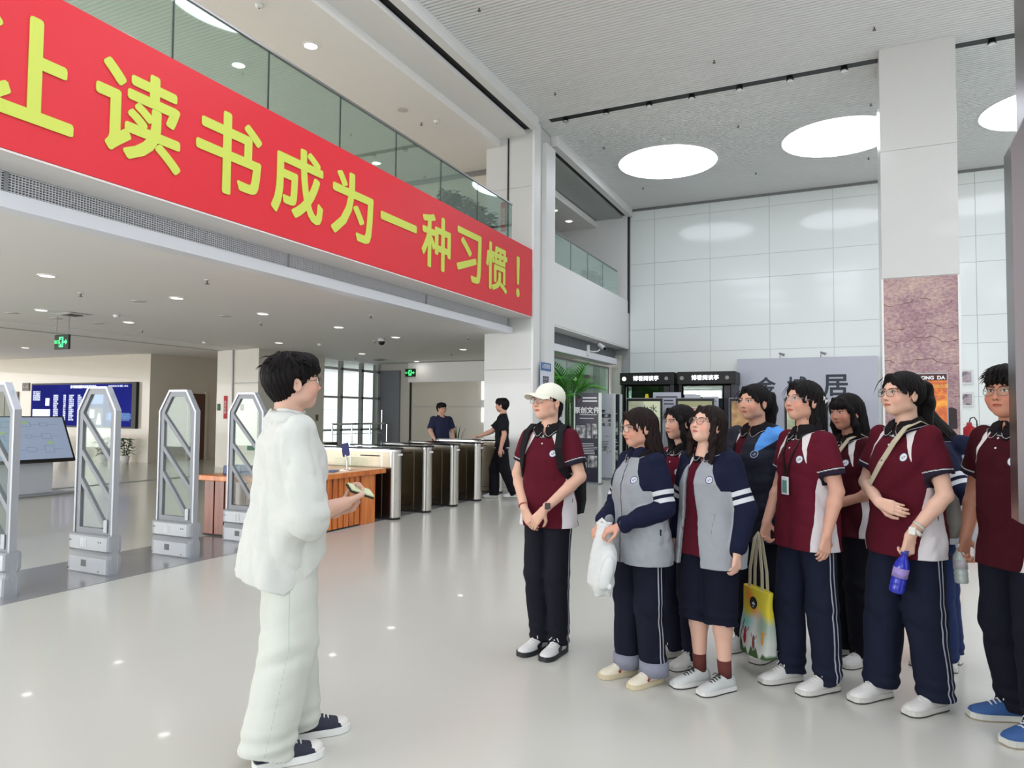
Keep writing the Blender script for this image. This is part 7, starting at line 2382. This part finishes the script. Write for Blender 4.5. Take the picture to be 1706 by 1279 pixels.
def crossbody(root, label, seed, bagrgb, bag=True):
    t = attach('shoulder_bag', label, 'shoulder bag', root)
    m = mat('strap_beige_%d' % seed, (186, 176, 152), rough=0.9, bump=0.2)
    bar(MB(), [(0.06, 0.10, 1.33), (0.085, 0.06, 1.425), (0.088, 0.0, 1.447), (0.072, -0.075, 1.415), (0.04, -0.118, 1.34), (-0.03, -0.140, 1.22), (-0.11, -0.128, 1.11), (-0.165, -0.07, 1.04), (-0.178, 0.02, 1.00)], 0.030, 0.004,
        [(0, 0.6, 1), (0, 0.2, 1), (0, 0, 1), (0, -0.6, 0.8), (0, -1, 0.3), (-0.1, -1, 0), (-0.4, -1, 0), (-1, -0.5, 0), (-1, 0, 0)]).build('strap', m, t)
    if bag:
        F = Field((-0.2, 0.08, 0.78), (0.22, 0.34, 1.14), 0.006)
        F.loft([(0.85, 0.02, 0.19, .10, .045), (0.92, 0.02, 0.195, .125, .055), (1.05, 0.02, 0.185, .115, .045), (1.10, 0.02, 0.175, .09, .03)], p=2.6)
        F.add(wrinkle(seed, 0.006, 20))
        P, Q = F.mesh(); mk_mesh('bag_body', [(P, Q)], layer_mat('bag_cloth_%d' % seed, bagrgb, [], rough=0.85, bump=0.3), t)
        bar(MB(), [(0.06, 0.10, 1.33), (0.06, 0.155, 1.22), (0.05, 0.18, 1.09)], 0.03, 0.004, (0, 1, 0.2)).build('strap', m, t)
    return t

# --- girl with black bangs
ARM6 = {1: ((0.24, 0.01, 1.10), (0.03, -0.19, 0.985), (-0.75, -0.35, -0.5), (0, 1, 0), 0.5), -1: ((-0.24, 0.01, 1.10), (-0.06, -0.18, 0.97), (0.6, -0.2, -0.6), (0, 1, 0), 0.5)}
p6, T6, _ = person('student with long black hair and bangs in a dark maroon polo, behind the others', (0.01, 4.93), 45, 1.64, w=1.10, arms=ARM6, hair='bangs', skin=(196, 142, 120), head=(0, -4, 0), seed=71,
                   top_rgb=(62, 18, 27), pants_rgb=(16, 17, 26), leg_w=1.25, fat=0.006)
crossbody(p6, 'cream strap bag across the chest of the student with black bangs', 6, (150, 142, 130))

# --- girl with ponytail, crossed arm, blue bottle
ARM7 = {1: ((0.245, 0.0, 1.085), (0.165, -0.145, 0.885), (-0.15, -0.10, -1), (-0.9, 0.2, 0.1), 1.25),
        -1: ((-0.245, -0.03, 1.11), (0.02, -0.205, 1.035), (0.93, 0.12, -0.22), (0.1, 1, -0.2), 0.55)}
p7, T7, _ = person('tall student with a high ponytail and glasses holding a blue drink bottle', (0.28, 4.33), 42, 1.74, w=1.06, arms=ARM7, hair='pony', skin=(220, 178, 156), head=(-6, 4, 0), glasses='metal',
                   seed=81, hem=0.76, pants_rgb=(21, 25, 45), leg_w=1.22, fat=0.005, foot_yaw=(2, 2), legs={1: ((0.10, 0.0, 0.49), (0.115, 0.05, 0.09)), -1: ((-0.095, -0.05, 0.49), (-0.10, -0.08, 0.09))})
crossbody(p7, 'beige strap bag across the chest of the tall ponytail student', 7, (146, 144, 138))
band('watch', p7, (0.172, -0.130, 0.905), (-0.4, -0.6, -0.95), 0.0290, 0.018, mat('watch_white', (220, 218, 210), rough=0.4), (0.2, -1, 0.2), mat('watch_white', (220, 218, 210)))
band('bracelet', p7, (0.180, -0.118, 0.935), (-0.4, -0.6, -0.95), 0.031, 0.010, mat('bracelet_grey', (190, 190, 180), rough=0.6))

def bottle(name, label, root, c, axis, body_rgb, liquid, capm, L=0.20):
    t = attach(name, label, 'bottle', root)
    q = Matrix.Translation(c) @ Vector(axis).to_track_quat('Z', 'Y').to_matrix().to_4x4()
    k = L / 0.2
    mb = MB(); mb.lathe([(0.0, 0), (0.026, 0), (0.031, 0.006), (0.032, 0.03), (0.0295, 0.036), (0.032, 0.042), (0.032, 0.055), (0.0295, 0.062), (0.032, 0.07), (0.032, 0.12), (0.030, 0.135), (0.018, 0.158), (0.0135, 0.168), (0.0135, 0.178), (0.0, 0.178)], n=24)
    bmesh.ops.scale(mb.bm, vec=(k, k, k), verts=mb.bm.verts); bmesh.ops.transform(mb.bm, matrix=q, verts=mb.bm.verts)
    mb.build('bottle_body', body_rgb, t, True)
    mb = MB(); mb.lathe([(0.0, 0.176), (0.0155, 0.176), (0.0155, 0.196), (0.0, 0.197)], n=20)
    bmesh.ops.scale(mb.bm, vec=(k, k, k), verts=mb.bm.verts); bmesh.ops.transform(mb.bm, matrix=q, verts=mb.bm.verts)
    mb.build('bottle_cap', capm, t, True)
    mb = MB(); mb.lathe([(0.0325, 0.072), (0.0328, 0.072), (0.0328, 0.115), (0.0325, 0.115)], n=24, caps=False)
    bmesh.ops.scale(mb.bm, vec=(k, k, k), verts=mb.bm.verts); bmesh.ops.transform(mb.bm, matrix=q, verts=mb.bm.verts)
    mb.build('bottle_label', liquid, t, True)
    return t
m_blueb = mat('blue_bottle', (44, 52, 170), rough=0.12, spec=0.6, var=0.25, vscale=40)
m_clearb = mat('clear_bottle', (205, 214, 210), rough=0.12, spec=0.6, var=0.2, vscale=60)
bottle('blue_bottle', 'blue ribbed drink bottle hanging from the ponytail student\'s hand', p7, Vector((0.11, -0.195, 0.60)), (0.15, 0.14, 1), m_blueb, mat('bottle_pink_label', (150, 130, 190), var=0.4, vscale=50), mat('cap_blue', (60, 66, 160)), 0.22)

# --- student seen from the side/back in jacket
ARM8 = {1: ((0.255, 0.13, 1.13), (0.20, -0.03, 0.985), (-0.4, -0.7, -0.5), (-1, 0, 0), 0.6), -1: ((-0.25, 0.02, 1.10), (-0.24, -0.1, 0.93), (0, -0.4, -1), (1, 0, 0), 0.5)}
p8, T8, _ = person('student in a hooded navy and grey jacket seen from behind, head lowered', (0.53, 5.06), 98, 1.62, w=1.12, arms=ARM8, top='jacket', hem=0.80, hair='bob', skin=(206, 160, 140), head=(5, -35, 0), hoff=(0, -0.11, -0.06),
                   seed=91, pants_rgb=(26, 40, 78), res=0.005, cres=0.007)

# --- boy at the right edge
ARM9 = {-1: ((-0.255, 0.02, 1.10), (-0.265, -0.04, 0.865), (0.0, -0.12, -1), (1, 0.1, 0), 1.1), 1: ((0.27, 0.02, 1.1), (0.275, -0.03, 0.86), (0, -0.1, -1), (-1, 0, 0), 0.5)}
p9, T9, _ = person('boy with messy black hair and glasses, clear bottle in hand, at the right edge', (0.74, 4.20), 42, 1.74, fem=False, w=1.0, arms=ARM9, hair='messy', skin=(196, 138, 112), head=(10, 4, 0), glasses='metal', fat=0.010,
                   seed=101, shoes='blue', top_rgb=(60, 17, 25), pants_rgb=(18, 20, 33), hem=0.76, belly=0.012, leg_w=1.1, hs=1.06, legs={1: ((0.11, -0.02, 0.49), (0.12, 0.0, 0.09)), -1: ((-0.10, 0.01, 0.49), (-0.10, 0.09, 0.09))}, foot_yaw=(0, -22), shoeL=0.28)
bottle('clear_bottle', 'clear plastic bottle with a white cap held at the right edge', p9, Vector((-0.238, -0.075, 0.63)), (-0.1, 0.02, 1), m_clearb, mat('bottle_white_label', (206, 200, 204), var=0.3, vscale=50), m_white, 0.20)

# --- staff at the turnstiles
ARM10 = {1: ((0.27, -0.02, 1.11), (0.22, -0.17, 0.93), (-0.1, -0.5, -0.8), (-0.3, 0, -1), 0.4), -1: ((-0.27, -0.02, 1.11), (-0.22, -0.17, 0.93), (0.1, -0.5, -0.8), (0.3, 0, -1), 0.4)}
person('man with glasses in a dark blue T-shirt standing behind the turnstiles', (-7.9, 13.1), -22, 1.72, fem=False, w=1.08, arms=ARM10, top='tee', top_rgb=(44, 46, 70), pants='black', pants_rgb=(30, 30, 36), hair='short', skin=(206, 160, 138), head=(16, 0, 0),
       glasses='metal', seed=111, res=0.007, cres=0.01, hem=0.90, fat=0.004)
ARM11 = {-1: ((-0.20, -0.20, 1.14), (-0.16, -0.40, 1.06), (0.1, -0.95, -0.1), (0, 0.1, -1), 0.4), 1: ((0.235, 0.06, 1.10), (0.24, 0.0, 0.87), (0, -0.1, -1), (-1, 0, 0), 0.5)}
person('man in a black T-shirt walking to the turnstiles with an arm stretched out', (-5.55, 11.3), 96, 1.77, fem=False, w=1.0, arms=ARM11, top='tee', top_rgb=(28, 28, 32), pants='black', pants_rgb=(22, 22, 27), hair='short', skin=(200, 152, 130), head=(-8, 0, 0),
       seed=121, res=0.007, cres=0.01, hem=0.86, cuffs='hem', legs={1: ((0.09, 0.06, 0.50), (0.09, 0.24, 0.13)), -1: ((-0.09, -0.14, 0.50), (-0.09, -0.14, 0.09))}, leg_w=1.1)
